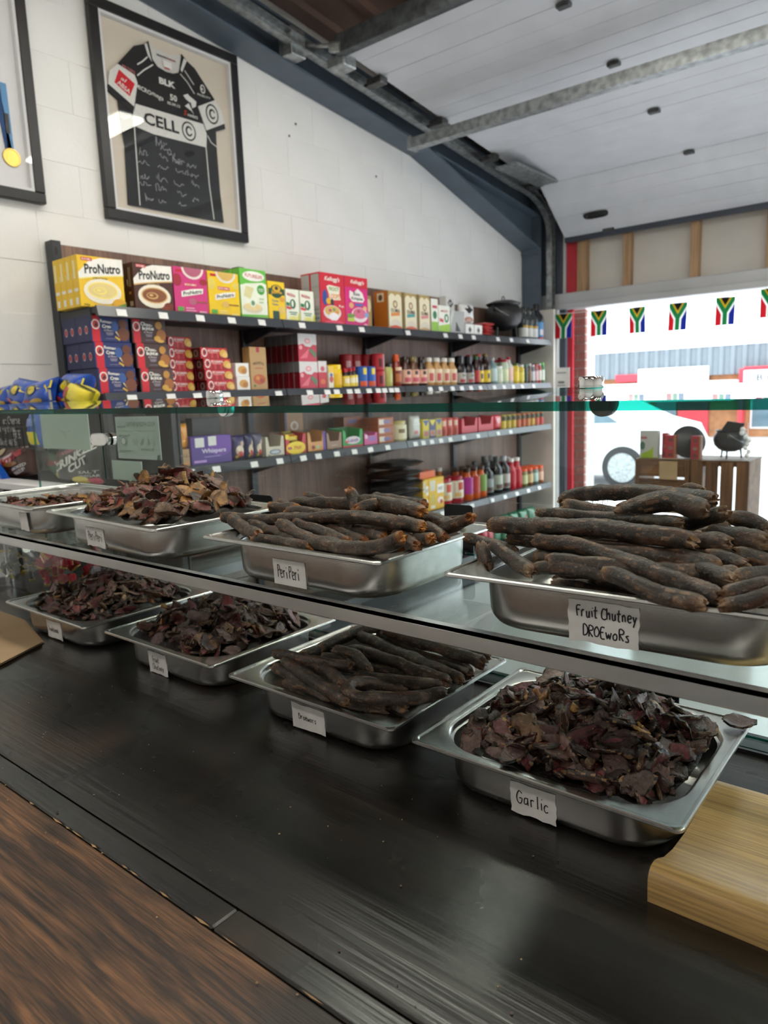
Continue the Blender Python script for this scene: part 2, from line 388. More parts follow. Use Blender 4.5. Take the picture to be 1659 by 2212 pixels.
# strokes of a marker-pen alphabet, unit box
HW = {'P': [[(.1, 0), (.15, 1)], [(.12, .95), (.5, .95), (.55, .65), (.15, .5)]], 'e': [[(.05, .3), (.45, .38), (.4, .6), (.15, .6), (.05, .25), (.25, 0), (.5, .1)]],
      'r': [[(.1, .6), (.1, 0)], [(.1, .4), (.25, .6), (.42, .55)]], 'i': [[(.15, .55), (.18, 0)], [(.22, .82), (.25, .9)]], 'F': [[(.15, 0), (.1, .9), (.6, 1)], [(.1, .5), (.45, .55)]],
      'u': [[(.05, .6), (.1, .05), (.35, .05), (.42, .6), (.45, 0)]], 't': [[(.25, 1), (.2, .05), (.4, 0)], [(.02, .6), (.5, .66)]], 'C': [[(.6, .85), (.3, 1), (.05, .6), (.1, .15), (.4, 0), (.6, .12)]],
      'h': [[(.1, 1), (.08, 0)], [(.1, .4), (.3, .6), (.4, .4), (.4, 0)]], 'n': [[(.08, .6), (.08, 0)], [(.08, .4), (.28, .6), (.4, .4), (.42, 0)]], 'y': [[(.05, .6), (.2, .15)], [(.45, .6), (.1, -.35)]],
      'D': [[(.1, 0), (.1, 1), (.45, .85), (.55, .45), (.4, .1), (.08, 0)]], 'R': [[(.1, 0), (.1, 1), (.5, .9), (.45, .6), (.12, .5), (.5, 0)]], 'O': [[(.3, .95), (.05, .6), (.1, .1), (.4, .05), (.55, .5), (.3, .95)]],
      'o': [[(.25, .6), (.05, .35), (.15, .02), (.4, .1), (.42, .45), (.25, .6)]], 'w': [[(.02, .6), (.14, 0), (.28, .45), (.4, 0), (.55, .6)]], 's': [[(.4, .58), (.12, .5), (.35, .25), (.3, .02), (.05, .06)]],
      'G': [[(.6, .85), (.3, 1), (.05, .55), (.15, .05), (.45, .05), (.55, .42), (.3, .42)]], 'a': [[(.4, .55), (.1, .5), (.08, .05), (.35, .15), (.4, .6), (.45, 0)]], 'l': [[(.15, 1), (.18, 0)]],
      'c': [[(.42, .5), (.2, .6), (.05, .3), (.2, .02), (.45, .1)]], 'T': [[(.0, .95), (.6, 1)], [(.3, .97), (.28, 0)]], 'd': [[(.4, .55), (.1, .45), (.1, .05), (.4, .15)], [(.42, 1), (.44, 0)]], 'E': [[(.5, 1), (.1, .95), (.1, .05), (.5, 0)], [(.1, .5), (.4, .52)]],
      'm': [[(.05, .6), (.06, 0)], [(.06, .4), (.2, .6), (.28, .35), (.28, 0)], [(.28, .4), (.42, .6), (.5, .35), (.52, 0)]], '+': [[(.1, .4), (.5, .4)], [(.3, .6), (.3, .2)]], 'g': [[(.4, .55), (.1, .5), (.1, .1), (.38, .15), (.42, .6), (.4, -.3), (.1, -.3)]],
      '/': [[(.1, -.05), (.45, 1)]], '0': [[(.3, 1), (.08, .6), (.1, .15), (.35, 0), (.5, .4), (.3, 1)]], '4': [[(.35, 0), (.35, 1), (.05, .4), (.55, .4)]], '5': [[(.5, 1), (.15, 1), (.12, .6), (.45, .5), (.4, .1), (.1, 0)]], 'B': [[(.1, 0), (.1, 1), (.45, .85), (.12, .55), (.5, .3), (.1, 0)]], 'v': [[(.05, .6), (.22, 0), (.42, .6)]], 'k': [[(.1, 1), (.1, 0)], [(.42, .55), (.12, .25), (.45, 0)]], 'b': [[(.1, 1), (.1, .05), (.4, .05), (.42, .45), (.12, .5)]], ' ': []}
def hand(mb, s, fn, x0, z0, h, pen, rnd, nrm, adv=.62, mirror=False, d=.0006, col=None, fit=None):
    """handwriting strokes; fn(a,b,d)->xyz"""
    x = 0
    sg = -1 if mirror else 1
    if fit: sg *= fit / (h * sum(adv * (.55 if c in 'il ' else 1.15 if c in 'mwG' else 1) for c in s))
    for ch in s:
        for st in HW.get(ch, []):
            jx, jy = rnd.uniform(-.03, .03), rnd.uniform(-.05, .05)
            P = [(p[0] + jx + rnd.uniform(-.02, .02), p[1] + jy + rnd.uniform(-.02, .02)) for p in st]
            Q = []
            for i in range(len(P) - 1):
                p0 = P[max(i - 1, 0)]; p1 = P[i]; p2 = P[i + 1]; p3 = P[min(i + 2, len(P) - 1)]
                for t in (0, .34, .67):
                    t2 = t * t; t3 = t2 * t
                    Q.append(tuple(.5 * (2 * p1[q] + (p2[q] - p0[q]) * t + (2 * p0[q] - 5 * p1[q] + 4 * p2[q] - p3[q]) * t2 + (3 * p1[q] - p0[q] - 3 * p2[q] + p3[q]) * t3) for q in (0, 1)))
            Q.append(P[-1])
            mb.ribbon([fn(x0 + sg * (x + q[0]) * h, z0 + q[1] * h, d) for q in Q], pen, nrm, col)
        x += adv * (.55 if ch in 'il ' else 1.15 if ch in 'mwG' else 1)
# flat print: shapes in face units 0..1, w x h metres, fn(a,b,d)->xyz (a right, b up, d outward, metres)
def art(mb, shapes, w, h, fn, d0=.0006, step=.0002, sub=1):
    d = d0; fn0 = fn
    if sub == 1: fn = lambda a, b, q: fn0(min(w, max(0, a)), min(h, max(0, b)), q)
    for sh in shapes:
        k = sh[0]; c = S(sh[-1]) if isinstance(sh[-1], str) else sh[-1]
        d += step
        if k == 'r':
            x0, y0, x1, y1 = sh[1:5]; n = sub
            vs = [fn((x0 + (x1 - x0) * i / n) * w, (y0 + (y1 - y0) * j / n) * h, d) for j in range(n + 1) for i in range(n + 1)]
            mb.add(vs, [(j * (n + 1) + i, j * (n + 1) + i + 1, (j + 1) * (n + 1) + i + 1, (j + 1) * (n + 1) + i) for j in range(n) for i in range(n)], c)
        elif k == 'e':
            cx, cy, rx, ry = sh[1:5]; n = 20
            rings = (0, 1) if sub == 1 else (0, .4, .7, 1)
            L = [[fn((cx + rx * q * math.cos(2 * PI * t / n)) * w, (cy + ry * q * math.sin(2 * PI * t / n)) * h, d) for t in range(n)] for q in rings[1:]]
            mb.add([fn(cx * w, cy * h, d)] + L[0], [(0, 1 + t, 1 + (t + 1) % n) for t in range(n)], c)
            for a in range(len(L) - 1): mb.add(L[a] + L[a + 1], [(t, (t + 1) % n, n + (t + 1) % n, n + t) for t in range(n)], c)
        elif k == 'p':
            mb.add([fn(a * w, b * h, d) for a, b in sh[1]], [tuple(range(len(sh[1])))], c)
        elif k == 't':
            _, s, cx, cy, tw, th = sh[:6]; o = sh[6] if len(sh) > 7 else {}
            V, F, asp = text_geo(s, o.get('b', .012), o.get('s', 0))
            W_ = tw * w; H_ = th * h if th else W_ / asp
            ro = math.radians(o.get('rot', 0)); cr, sr = math.cos(ro), math.sin(ro); arc = o.get('arc', 0)
            vs = []
            for a, b in V:
                aa, bb = a * W_, b * H_ + arc * h * (1 - 4 * a * a) + o.get('slope', 0) * a * h
                vs.append(fn(cx * w + aa * cr - bb * sr, cy * h + aa * sr + bb * cr, d))
            mb.add(vs, F, c)

# ================================================================== THE ROOM
XW = -3.29           # block wall with the shelving
YW = 6.25            # shop front
def roof_z(y): return 3.62 + .111 * (4.3 - y)
o = MB().box(-3.6, 3.6, -3.6, 6.3, -.08, 0).build('floor', 'floor_vinyl'); struct(o, 'pale grey glossy shop floor', 'floor')
# wall_left: painted blockwork, every block its own piece in front of the recessed joints
wl = MB().box(XW - .2, XW - .0022, -3.6, 6.3, 0, 4.6).build('wall_left', 'wall_paint'); struct(wl, 'white painted blockwork wall behind the shelving', 'wall')
bm_full = None
def block(y0, y1, z0, z1):
    global bm_full
    yc, zc = (y0 + y1) / 2, (z0 + z1) / 2
    b = MB().box(-.012, .006, -(y1 - y0) / 2, (y1 - y0) / 2, -(z1 - z0) / 2, (z1 - z0) / 2, .0016)
    if abs(y1 - y0 - .4475) < .002 and bm_full is not None:
        ob = bpy.data.objects.new('block', bm_full); COL.objects.link(ob); ob.parent = wl
    else:
        ob = b.build('block', 'wall_paint', wl, local=True)
        if abs(y1 - y0 - .4475) < .002: bm_full = ob.data
    wo = ORG[wl.name]
    ob.location = (XW - .006 - wo[0] + R.uniform(0, .0012), yc - wo[1], zc - wo[2])
course = .2245
for k in range(-5, 8):
    z0 = 2.366 + k * course
    off = 1.872 if k % 2 == 0 else 1.647
    y = off - 3 * .45
    while y < 6.08:
        a, b_ = y, y + .4475
        if b_ > 6.1: b_ = 6.1
        if k >= -1 or b_ < 1.75:
            if b_ - a > .06: block(a, b_, z0 + .0028, z0 + course)
        y += .45
# small marks left on the paint: old screw holes
for (y, z) in ((3.30, 3.13), (4.05, 2.98), (3.24, 3.05)):
    MB().lathe([(.0001, 0), (.007, 0), (.007, .002), (.0001, .002)], 0, 0, 0, 8).build('screw_hole', 'black_plastic', wl, local=True).location = (XW + .0012 - ORG[wl.name][0], y - ORG[wl.name][1], z - ORG[wl.name][2])
for o in [c for c in wl.children if c.name.startswith('screw_hole')]: o.rotation_euler = (0, PI / 2, 0)
o = MB().box(3.4, 3.6, -3.6, 6.3, 0, 4.6).build('wall_right', 'wall_paint'); struct(o, 'white painted wall opposite the shelving', 'wall')
o = MB().box(-3.5, 3.6, -3.7, -3.5, 0, 4.7).build('wall_back', 'wall_paint'); struct(o, 'white painted wall behind the counter', 'wall')
# roof
rb = MB()
rb.add([(-3.5, -3.7, roof_z(-3.7)), (3.6, -3.7, roof_z(-3.7)), (3.6, 6.4, roof_z(6.4)), (-3.5, 6.4, roof_z(6.4)), (-3.5, -3.7, roof_z(-3.7) + .06), (3.6, -3.7, roof_z(-3.7) + .06), (3.6, 6.4, roof_z(6.4) + .06), (-3.5, 6.4, roof_z(6.4) + .06)],
       [(0, 1, 2, 3), (4, 7, 6, 5), (0, 4, 5, 1), (1, 5, 6, 2), (2, 6, 7, 3), (3, 7, 4, 0)])
roof = struct(rb.build('ceiling', 'roof_sheet'), 'brown roof sheeting above the raised door', 'ceiling')
for yy in (-2.6, -1.3, 0.0, 1.3, 2.72, 4.2, 5.6):       # purlins
    z = roof_z(yy) - .02
    MB().box(-3.28, 3.38, yy - .03, yy + .03, z - .16, z + .0).build('purlin', 'dark_galv', roof)
xx = -3.2
while xx < 3.4:                                        # ribs of the sheeting
    MB().add([(xx, -3.6, roof_z(-3.6) - .03), (xx + .05, -3.6, roof_z(-3.6) - .03), (xx + .05, 6.2, roof_z(6.2) - .03), (xx, 6.2, roof_z(6.2) - .03), (xx - .02, -3.6, roof_z(-3.6) + .005), (xx + .07, -3.6, roof_z(-3.6) + .005), (xx + .07, 6.2, roof_z(6.2) + .005), (xx - .02, 6.2, roof_z(6.2) + .005)],
             [(0, 1, 2, 3), (0, 4, 5, 1), (1, 5, 6, 2), (2, 6, 7, 3), (3, 7, 4, 0), (4, 7, 6, 5)]).build('roof_rib', 'roof_sheet', roof)
    xx += .3
# steel portal frame: column, haunch, rafter
def raf_z(y): return 3.371 - .1108 * (y - 2.86)
pf = thing('portal_frame', (XW + .1, 6.16, 0), 'dark blue-grey steel column and sloping rafter along the block wall', 'steel frame')
pf['kind'] = 'structure'
xa, xb = XW + .008, XW + .19
def slab(p0, p1, th, x0, x1, name, par):
    """plate between two (y,z) points, th upward"""
    (y0, z0), (y1, z1) = p0, p1
    MB().prism([(y0, z0), (y1, z1), (y1, z1 + th), (y0, z0 + th)], lambda a, b, d: (d, a, b), x0, x1).build(name, 'steel_blue', par)
slab((-3.45, raf_z(-3.45)), (6.1, raf_z(6.1)), .014, xa, xb, 'rafter_flange', pf)
slab((-3.45, raf_z(-3.45) + .21), (6.1, raf_z(6.1) + .21), .014, xa, xb, 'rafter_flange', pf)
slab((-3.45, raf_z(-3.45) + .012), (6.1, raf_z(6.1) + .012), .2, xa + .085, xa + .097, 'rafter_web', pf)
slab((4.44, 3.196), (6.108, 2.729), .016, xa, xb, 'haunch_flange', pf)
MB().prism([(4.44, 3.2), (6.108, 2.735), (6.108, 3.02)], lambda a, b, d: (d, a, b), xa + .085, xa + .097).build('haunch_web', 'steel_blue', pf)
MB().box(xa, xb, 6.108, 6.122, 0, 3.22).box(xa + .085, xa + .097, 6.12, 6.24, 0, 3.2).box(xa, xb, 6.238, 6.25, 0, 3.2).build('column', 'steel_blue', pf)
MB().box(xa, xb, 6.09, 6.108, 2.70, 2.735).build('stiffener', 'steel_blue', pf)
# shop front wall: grey return panel, header, studs with boards, brick pier, glazing
wf = struct(MB().box(-3.3, -2.955, 6.07, 6.10, 0, 2.2).build('wall_front', 'board_white'), 'pale return panel closing the end of the shelving', 'wall')
struct(MB().box(-3.29, 3.4, 6.2, 6.32, 2.2, 2.34, .004).box(-3.29, 3.4, 6.19, 6.2, 2.255, 2.262).build('trim_1', 'aluminium'), 'grey aluminium header beam above the shop window', 'header')
ws = struct(MB().box(-3.5, 3.4, 6.31, 6.36, 2.34, 3.5).build('wall_upper', 'board_white'), 'white boards between timber studs above the header', 'wall')
MB().box(-3.12, -2.93, 6.255, 6.30, 2.34, 3.4).build('grey_panel', 'frame_white', ws)
MB().box(-2.925, -2.865, 6.27, 6.305, 0.0, 2.199).build('red_post', 'red_paint', ws); MB().box(-2.925, -2.82, 6.27, 6.305, 2.345, 3.0).build('red_post', 'red_paint', ws)
for x in (-2.81, -2.40, -1.85, -1.30, -.75, -.2, .35, .9, 1.45, 2.0, 2.55, 3.1):
    MB().box(x, x + (.085 if x < -2.7 else .065), 6.23, 6.31, 2.34, 3.1, .003).build('stud', 'stud_pine', ws)
pier = struct(MB().box(-2.955, -2.79, 6.37, 6.6, 0, 2.25).build('wall_pier', 'mortar'), 'red brick pier outside the shop window', 'brick pier')
po_ = ORG[pier.name]; brick_me = {}
for r_ in range(29):
    z = .02 + r_ * .0755
    cuts = [(-2.965, -2.862), (-2.852, -2.782)] if r_ % 2 else [(-2.965, -2.908), (-2.898, -2.782)]
    for (x0, x1) in cuts:
        k = round(x1 - x0, 3)
        if k not in brick_me:
            ob = MB().box(-(x1 - x0) / 2, (x1 - x0) / 2, -.012, .03, 0, .0655, .003).build('brick', 'brick_red', pier, local=True); brick_me[k] = ob.data
        else:
            ob = bpy.data.objects.new('brick', brick_me[k]); COL.objects.link(ob); ob.parent = pier
        ob.location = ((x0 + x1) / 2 - po_[0], 6.37 - po_[1] + R.uniform(-.002, .002), z - po_[2])
w1 = thing('window_1', (-1.0, 6.24, 0), 'large clear shop window with pale aluminium frame', 'window'); w1['kind'] = 'structure'
MB().box(-3.02, -2.957, 6.16, 6.199, 0, 2.2, .004).build('mullion', 'frame_white', w1)
MB().box(-2.965, -2.902, 6.2, 6.25, 0, 2.2, .003).build('mullion', 'mullion_dark', w1)
MB().box(1.0, 1.06, 6.2, 6.27, 0, 2.2, .003).build('mullion', 'frame_white', w1)
MB().box(-2.92, 3.4, 6.2, 6.27, 0, .09, .003).build('sill', 'frame_white', w1)
MB().box(-2.86, 1.0, 6.232, 6.238, .09, 2.2).build('pane', 'pane_clear', w1)
MB().box(1.06, 3.4, 6.232, 6.238, .09, 2.2).build('pane', 'pane_clear', w1)
o = MB().box(-2.995, -2.84, 6.150, 6.154, 1.485, 1.685).build('notice', 'tag_white'); 
nb = MB(); art(nb, [('r', .2, .75, .8, .8, '8a8a8c'), ('r', .3, .3, .7, .4, '75757a'), ('r', .25, .18, .75, .24, '9a9a9c')], .155, .2, lambda a, b, d: (-2.995 + a, 6.150 - d, 1.485 + b)); nb.build('print', 'card', o, fix=False)['kind'] = 'stuff'
tag(o, 'small grey paper notice stuck on the dark window mullion', 'notice')

# ================================================================== RAISED SECTIONAL DOOR
gd = thing('garage_door', (0, 4.6, 3.1), 'white insulated sectional door raised under the roof', 'garage door')
prof = [(3.27, 3.43), (3.643, 3.385), (4.29, 3.312), (4.96, 3.237), (5.70, 3.154), (6.185, 2.80)]
DX0, DX1 = -2.9, 2.9
def groove_panel(p0, p1, n):
    (y0, z0), (y1, z1) = p0, p1; dy, dz = y1 - y0, z1 - z0; L = math.hypot(dy, dz); ny, nz = -dz / L * -1, -dy / L * 1
    ny, nz = dz / L, -dy / L            # pointing down into the room
    pts = [(.004, .0)]
    for i in range(1, n): c = L * i / n; pts += [(c - .006, 0), (c, -.0025), (c + .006, 0)]
    pts += [(L - .004, 0)]
    poly = [(.0, -.004)] + pts + [(L, -.004), (L, -.04), (0, -.04)]
    return MB().prism([(y0 + dy / L * s + ny * t, z0 + dz / L * s + nz * t) for s, t in poly], lambda a, b, d: (d, a, b), DX0, DX1).build('door_panel', 'door_white', gd)
for i in range(5): groove_panel(prof[i], prof[i + 1], 2 if i == 0 else 5)
def along(i, t, off):
    (y0, z0), (y1, z1) = prof[i], prof[i + 1]; L = math.hypot(y1 - y0, z1 - z0); ny, nz = (z1 - z0) / L, -(y1 - y0) / L
    return (y0 + (y1 - y0) * t + ny * off, z0 + (z1 - z0) * t + nz * off)
def hinge(x, i):
    (y, z) = prof[i]
    MB().box(x - .035, x + .035, y - .022, y + .022, z - .022, z + .0, .003).box(x - .02, x + .02, y - .03, y + .03, z - .012, z, .003).build('hinge', 'hinge_steel', gd)
for i in (1, 2, 3, 4):
    for x in (-1.72, .2, 2.0): hinge(x, i)
for i, w in ((1, 0), (2, 0), (3, 0), (4, 0)):
    (y, z) = prof[i]
    MB().box(-2.98, -2.87, y - .035, y + .035, z - .045, z - .005, .004).tube([(-3.05, y, z - .03), (-2.9, y, z - .03)], .008, 8).lathe([(.001, -.01), (.022, -.01), (.022, .01), (.001, .01)], -3.0, y, z - .03, 10).build('roller_bracket', 'hinge_steel', gd)
MB().box(-2.9, -2.72, 4.985, 5.66, 3.135, 3.15).build('end_plate', 'galvanised', gd); pl = gd.children[-1]
# tilt the end plate to lie on its panel
me_ = pl.data
for v in me_.vertices:
    wy = v.co.y + ORG[pl.name][1]
    t = (wy - 4.96) / .74; base = 3.237 - .083 * t
    v.co.z = base - ORG[pl.name][2] - (.012 if v.index % 8 < 4 else .006)
a = along(4, .80, .0); b = along(4, .88, .0)
def on_bottom(s, t, off): y, z = along(4, t, off); return (s, y, z)
hb = MB(); L1 = []; 
for off, sc in ((.001, 1.0), (.012, 1.0), (.012, .8), (.004, .72)):
    L1.append([on_bottom(-2.55 + .105 * sc * (abs(math.cos(q)) ** .55 * (1 if math.cos(q) > 0 else -1)), .66 + .055 * sc * (abs(math.sin(q)) ** .7 * (1 if math.sin(q) > 0 else -1)), off) for q in [2 * PI * k / 24 for k in range(24)]])
hb.loops(L1, cap0=False).build('grab_handle', 'black_plastic', gd)
y, z = prof[5]
MB().box(DX0, DX1, y - .012, y + .03, z - .035, z + .01, .004).build('bottom_seal', 'mullion_dark', gd)
MB().box(-2.55, -2.45, y - .03, y + .015, z - .005, z + .03, .004).build('bottom_bracket', 'hinge_steel', gd)
MB().box(-3.06, 3.0, 4.13, 4.20, 3.125, 3.137).box(-3.06, 3.0, 4.13, 4.137, 3.137, 3.19).box(-3.06, 3.0, 4.193, 4.2, 3.137, 3.19).box(-3.07, -3.04, 4.12, 4.21, 3.12, 3.2).build('strut', 'galvanised', gd)
MB().box(-2.87, 3.0, 3.21, 3.27, 3.36, 3.46, .004).build('top_rail', 'dark_galv', gd)
MB().tube([(-3.1, 3.16, 3.46), (-2.86, 3.2, 3.40)], .012, 8).tube([(-2.89, 3.2, 3.40), (-2.83, 3.22, 3.39)], .03, 10).box(-2.97, -2.84, 3.25, 3.36, 3.32, 3.38, .006).build('top_fixing', 'galvanised', gd)
MB().box(-3.12, -3.02, 3.03, 3.14, 3.36, 3.5, .003).build('cable_bracket', 'galvanised', gd)
def track(x, name):
    pts = [(-1.2, roof_z(-1.2) - .30), (2.0, 3.585)]
    pts = [(0.5, 3.72), (5.5, 3.165)]
    cy, cz, r = 5.62, 2.86, .30
    for k in range(7):
        a = math.radians(82 - 82 * k / 6); pts.append((cy + .54 * math.cos(a) * 1.0, cz + r * math.sin(a)))
    pts.append((6.16, 1.9))
    mb = MB()
    for i in range(len(pts) - 1):
        (y0, z0), (y1, z1) = pts[i], pts[i + 1]; dy, dz = y1 - y0, z1 - z0; L = math.hypot(dy, dz); ny, nz = -dz / L, dy / L
        for (s0, s1, u0, u1) in ((-.03, .03, -.024, -.019), (-.03, -.026, -.02, .03), (.026, .03, -.02, .03)):
            mb.prism([(y0 + ny * s0, z0 + nz * s0), (y1 + ny * s0, z1 + nz * s0), (y1 + ny * s1, z1 + nz * s1), (y0 + ny * s1, z0 + nz * s1)], lambda a, b, d: (d, a, b), x + u0, x + u1)
    return mb.build(name, 'galvanised', gd)
track(-3.03, 'track'); track(3.0, 'track')
# dark frame upright beside the door opening
MB().box(-3.0, -2.95, 6.2, 6.25, 2.34, 3.2).build('door_frame', 'mullion_dark', gd)

# ================================================================== LAMPS OF THE SHOP
def lamp(x0, x1, y, z):
    t = thing('ceiling_lamp', ((x0 + x1) / 2, y, z), 'white fluorescent batten with pale diffuser hung from the roof', 'lamp', 'fluorescent battens under the roof')
    MB().box(x0, x1, y - .11, y + .11, z, z + .06, .01).build('lamp_body', 'frame_white', t)
    MB().box(x0 + .02, x1 - .02, y - .095, y + .095, z - .03, z - .001, .01).build('diffuser', 'diffuser', t)
    for x in (x0 + .2, x1 - .2): MB().tube([(x, y, z + .06), (x, y, roof_z(y) - .03)], .004, 6).build('hanger', 'galvanised', t)
for (x0, x1, y, z) in ((-1.96, -.56, 3.02, 3.44), (.6, 2.0, 3.02, 3.44), (-2.2, -.8, 1.95, 3.5), (.6, 2.0, 1.95, 3.5), (-2.4, -1.0, .9, 3.55), (.6, 2.0, .9, 3.55), (-2.4, -1.0, -1.4, 3.7), (.6, 2.0, -1.4, 3.7)):
    lamp(x0, x1, y, z)

def stuff(o): o['kind'] = 'stuff'; return o
# ================================================================== COUNTER
CZ = .977
ct = thing('counter', (-.8, .6, 0), 'dark stained plank counter top carrying the meat pans', 'counter')
MB().box(-2.35, .95, .4155, 1.125, CZ - .035, CZ, .0022).build('plank', 'counter_dark', ct)
MB().box(-2.35, -.5575, .3795, .4135, CZ - .035, CZ - .0004, .0022).build('plank', 'counter_dark', ct)
MB().box(-.5565, .95, .3795, .4135, CZ - .035, CZ - .0002, .0022).build('plank', 'counter_dark', ct)
MB().box(-2.35, .95, -.02, .3785, CZ - .035, CZ - .001, .0025).build('plank', 'counter_brown', ct)
MB().box(-2.3, .9, .12, 1.06, 0, CZ - .036).build('base_unit', 'base_unit', ct)
ch = MB()                                              # pale chipped wood along the worn joint
x = -1.2
while x < -.40:
    l = R.uniform(.004, .03); w = R.uniform(.0008, .0024)
    if R.random() < .62:
        y = .3788 + R.uniform(-.0015, .001)
        ch.add([(x, y, CZ + .0003), (x + l * .5, y - w, CZ + .0003), (x + l, y, CZ + .0003), (x + l * .5, y + w * .4, CZ + .0003)], [(0, 1, 2, 3)])
    x += l + R.uniform(.002, .02)
mat('bare_wood', (.32, .19, .085), .7, var=.2, scale=80)
stuff(ch.build('bare_chips', 'bare_wood', ct, fix=False))
# black channel and glass plate lying behind the pans
MB().box(-2.35, .95, 1.052, 1.058, CZ, CZ + .006).build('channel', 'black_plastic', ct)
# crumbs
cr = MB()
for k in range(70):
    x, y = R.uniform(-1.3, -.26), R.uniform(.33, .69); s = R.uniform(.0006, .0016); c = S(R.choice(['8a6a48', '5a4436', 'a88a60', '3a2a22']))
    cr.lathe([(s * .3, 0), (s, s * .5), (s * .4, s)], x, y, CZ + .0004, 5, cols=[c, c])
o = cr.build('crumbs', 'card'); tag(o, 'pale meat crumbs scattered over the dark counter', 'crumbs', kind='stuff')

# ================================================================== GLASS DISPLAY CASE
dc = thing('display_case', (-.8, .9, CZ), 'clear glass display case with steel-edged shelf on the counter', 'display case')
def gl(x0, x1, f0, f1, name):
    """glass sheet; f: four (y,z) corners of the section at each end, clear faces and green edges"""
    mb = MB(); mb.v = [(x0, *p) for p in f0] + [(x1, *p) for p in f1]
    mb.f = [[0, 1, 5, 4], [1, 2, 6, 5], [2, 3, 7, 6], [3, 0, 4, 7], [0, 3, 2, 1], [4, 5, 6, 7]]; mb.c = [None] * 6
    mb.m = [0, 1, 0, 1, 1, 1]
    return mb.build(name, ['glass', 'glass_edge'], dc)
# top sheet (rises a little to the far end), section: bottom-front, bottom-back, top-back, top-front
gl(-2.35, .95, [(.70, 1.496), (1.10, 1.509), (1.10, 1.519), (.70, 1.506)], [(.70, 1.4645), (1.10, 1.477), (1.10, 1.487), (.70, 1.4745)], 'top_glass')
gl(-2.35, .95, [(.69, 1.212), (1.06, 1.212), (1.06, 1.22), (.69, 1.22)], [(.69, 1.212), (1.06, 1.212), (1.06, 1.22), (.69, 1.22)], 'shelf_glass')
gl(-2.35, .95, [(1.06, CZ + .0005), (1.2, CZ + .0005), (1.2, CZ + .0065), (1.06, CZ + .0065)], [(1.06, CZ + .0005), (1.2, CZ + .0005), (1.2, CZ + .0065), (1.06, CZ + .0065)], 'base_glass')
def pane(x0, x1, zt0, zt1):
    mb = MB(); y0, y1, z0 = 1.088, 1.096, CZ + .008
    mb.v = [(x0, y0, z0), (x1, y0, z0), (x1, y0, zt1), (x0, y0, zt0), (x0, y1, z0), (x1, y1, z0), (x1, y1, zt1), (x0, y1, zt0)]
    mb.f = [[0, 1, 2, 3], [4, 7, 6, 5], [0, 4, 5, 1], [1, 5, 6, 2], [2, 6, 7, 3], [3, 7, 4, 0]]; mb.m = [0, 0, 1, 1, 1, 1]; mb.c = [None] * 6
    return mb.build('front_glass', ['glass', 'glass_edge'], dc)
def top_under(x): return 1.509 + (x + 2.35) * (1.477 - 1.509) / 3.3
pane(-2.35, -1.934, top_under(-2.35) - .003, top_under(-1.934) - .003)
pane(-1.928, .95, top_under(-1.928) - .003, top_under(.95) - .003)
MB().box(-2.35, .95, .674, .6895, 1.2035, 1.2215, .001).box(-2.35, .95, .674, .70, 1.2205, 1.2215).build('edge_strip', 'steel_strip', dc)
for x in (-2.2, .8):
    MB().lathe([(.012, 0), (.012, .03), (.006, .035), (.006, 1.17 - CZ), (.012, 1.18 - CZ), (.012, 1.2115 - CZ)], x, .9, CZ + .001, 14).build('shelf_post', 'chrome', dc, smooth=40)
def standoff(x, y):
    zt = 1.506 + (x + 2.35) * (1.4745 - 1.506) / 3.3 + (y - .70) * .0325
    MB().lathe([(.002, 0), (.019, 0), (.0195, .003), (.019, .014), (.017, .017), (.002, .017)], x, y, zt, 20).build('standoff_cap', 'chrome', dc, smooth=40)
    zz = zt - .03
    L = []
    for (r, d) in ((.004, -.002), (.011, -.002), (.012, 0), (.019, 0), (.0205, .002), (.0205, .018), (.019, .02), (.002, .02)):
        L.append([(x + .012 + r * math.cos(2 * PI * k / 24), 1.066 - .0 + d, zz + .006 + r * math.sin(2 * PI * k / 24)) for k in range(24)])
    MB().loops(L).build('standoff_disc', 'hinge_steel' if x > -1 else 'chrome', dc, smooth=40)
standoff(-.452, 1.055); standoff(-1.362, 1.055); standoff(.5, 1.055)
# pane clamp: a long chrome capsule across the joint
L = []
for off, sc in ((0, .9), (0, 1.0), (-.008, 1.0), (-.012, .86)):
    L.append([(-1.932 + sc * (.018 * math.cos(q) + (.03 if math.cos(q) > 0 else -.03)), 1.0875 + off, 1.405 + sc * .018 * math.sin(q)) for q in [2 * PI * k / 28 for k in range(28)]])
MB().loops(L).build('pane_clamp', 'chrome', dc, smooth=40)
L = [[(-1.932 + (.018 * math.cos(q) + (.03 if math.cos(q) > 0 else -.03)), 1.0965 + off, 1.405 + .018 * math.sin(q)) for q in [2 * PI * k / 28 for k in range(28)]] for off in (0, .009)]
MB().loops(L).build('pane_clamp', 'chrome', dc, smooth=40)
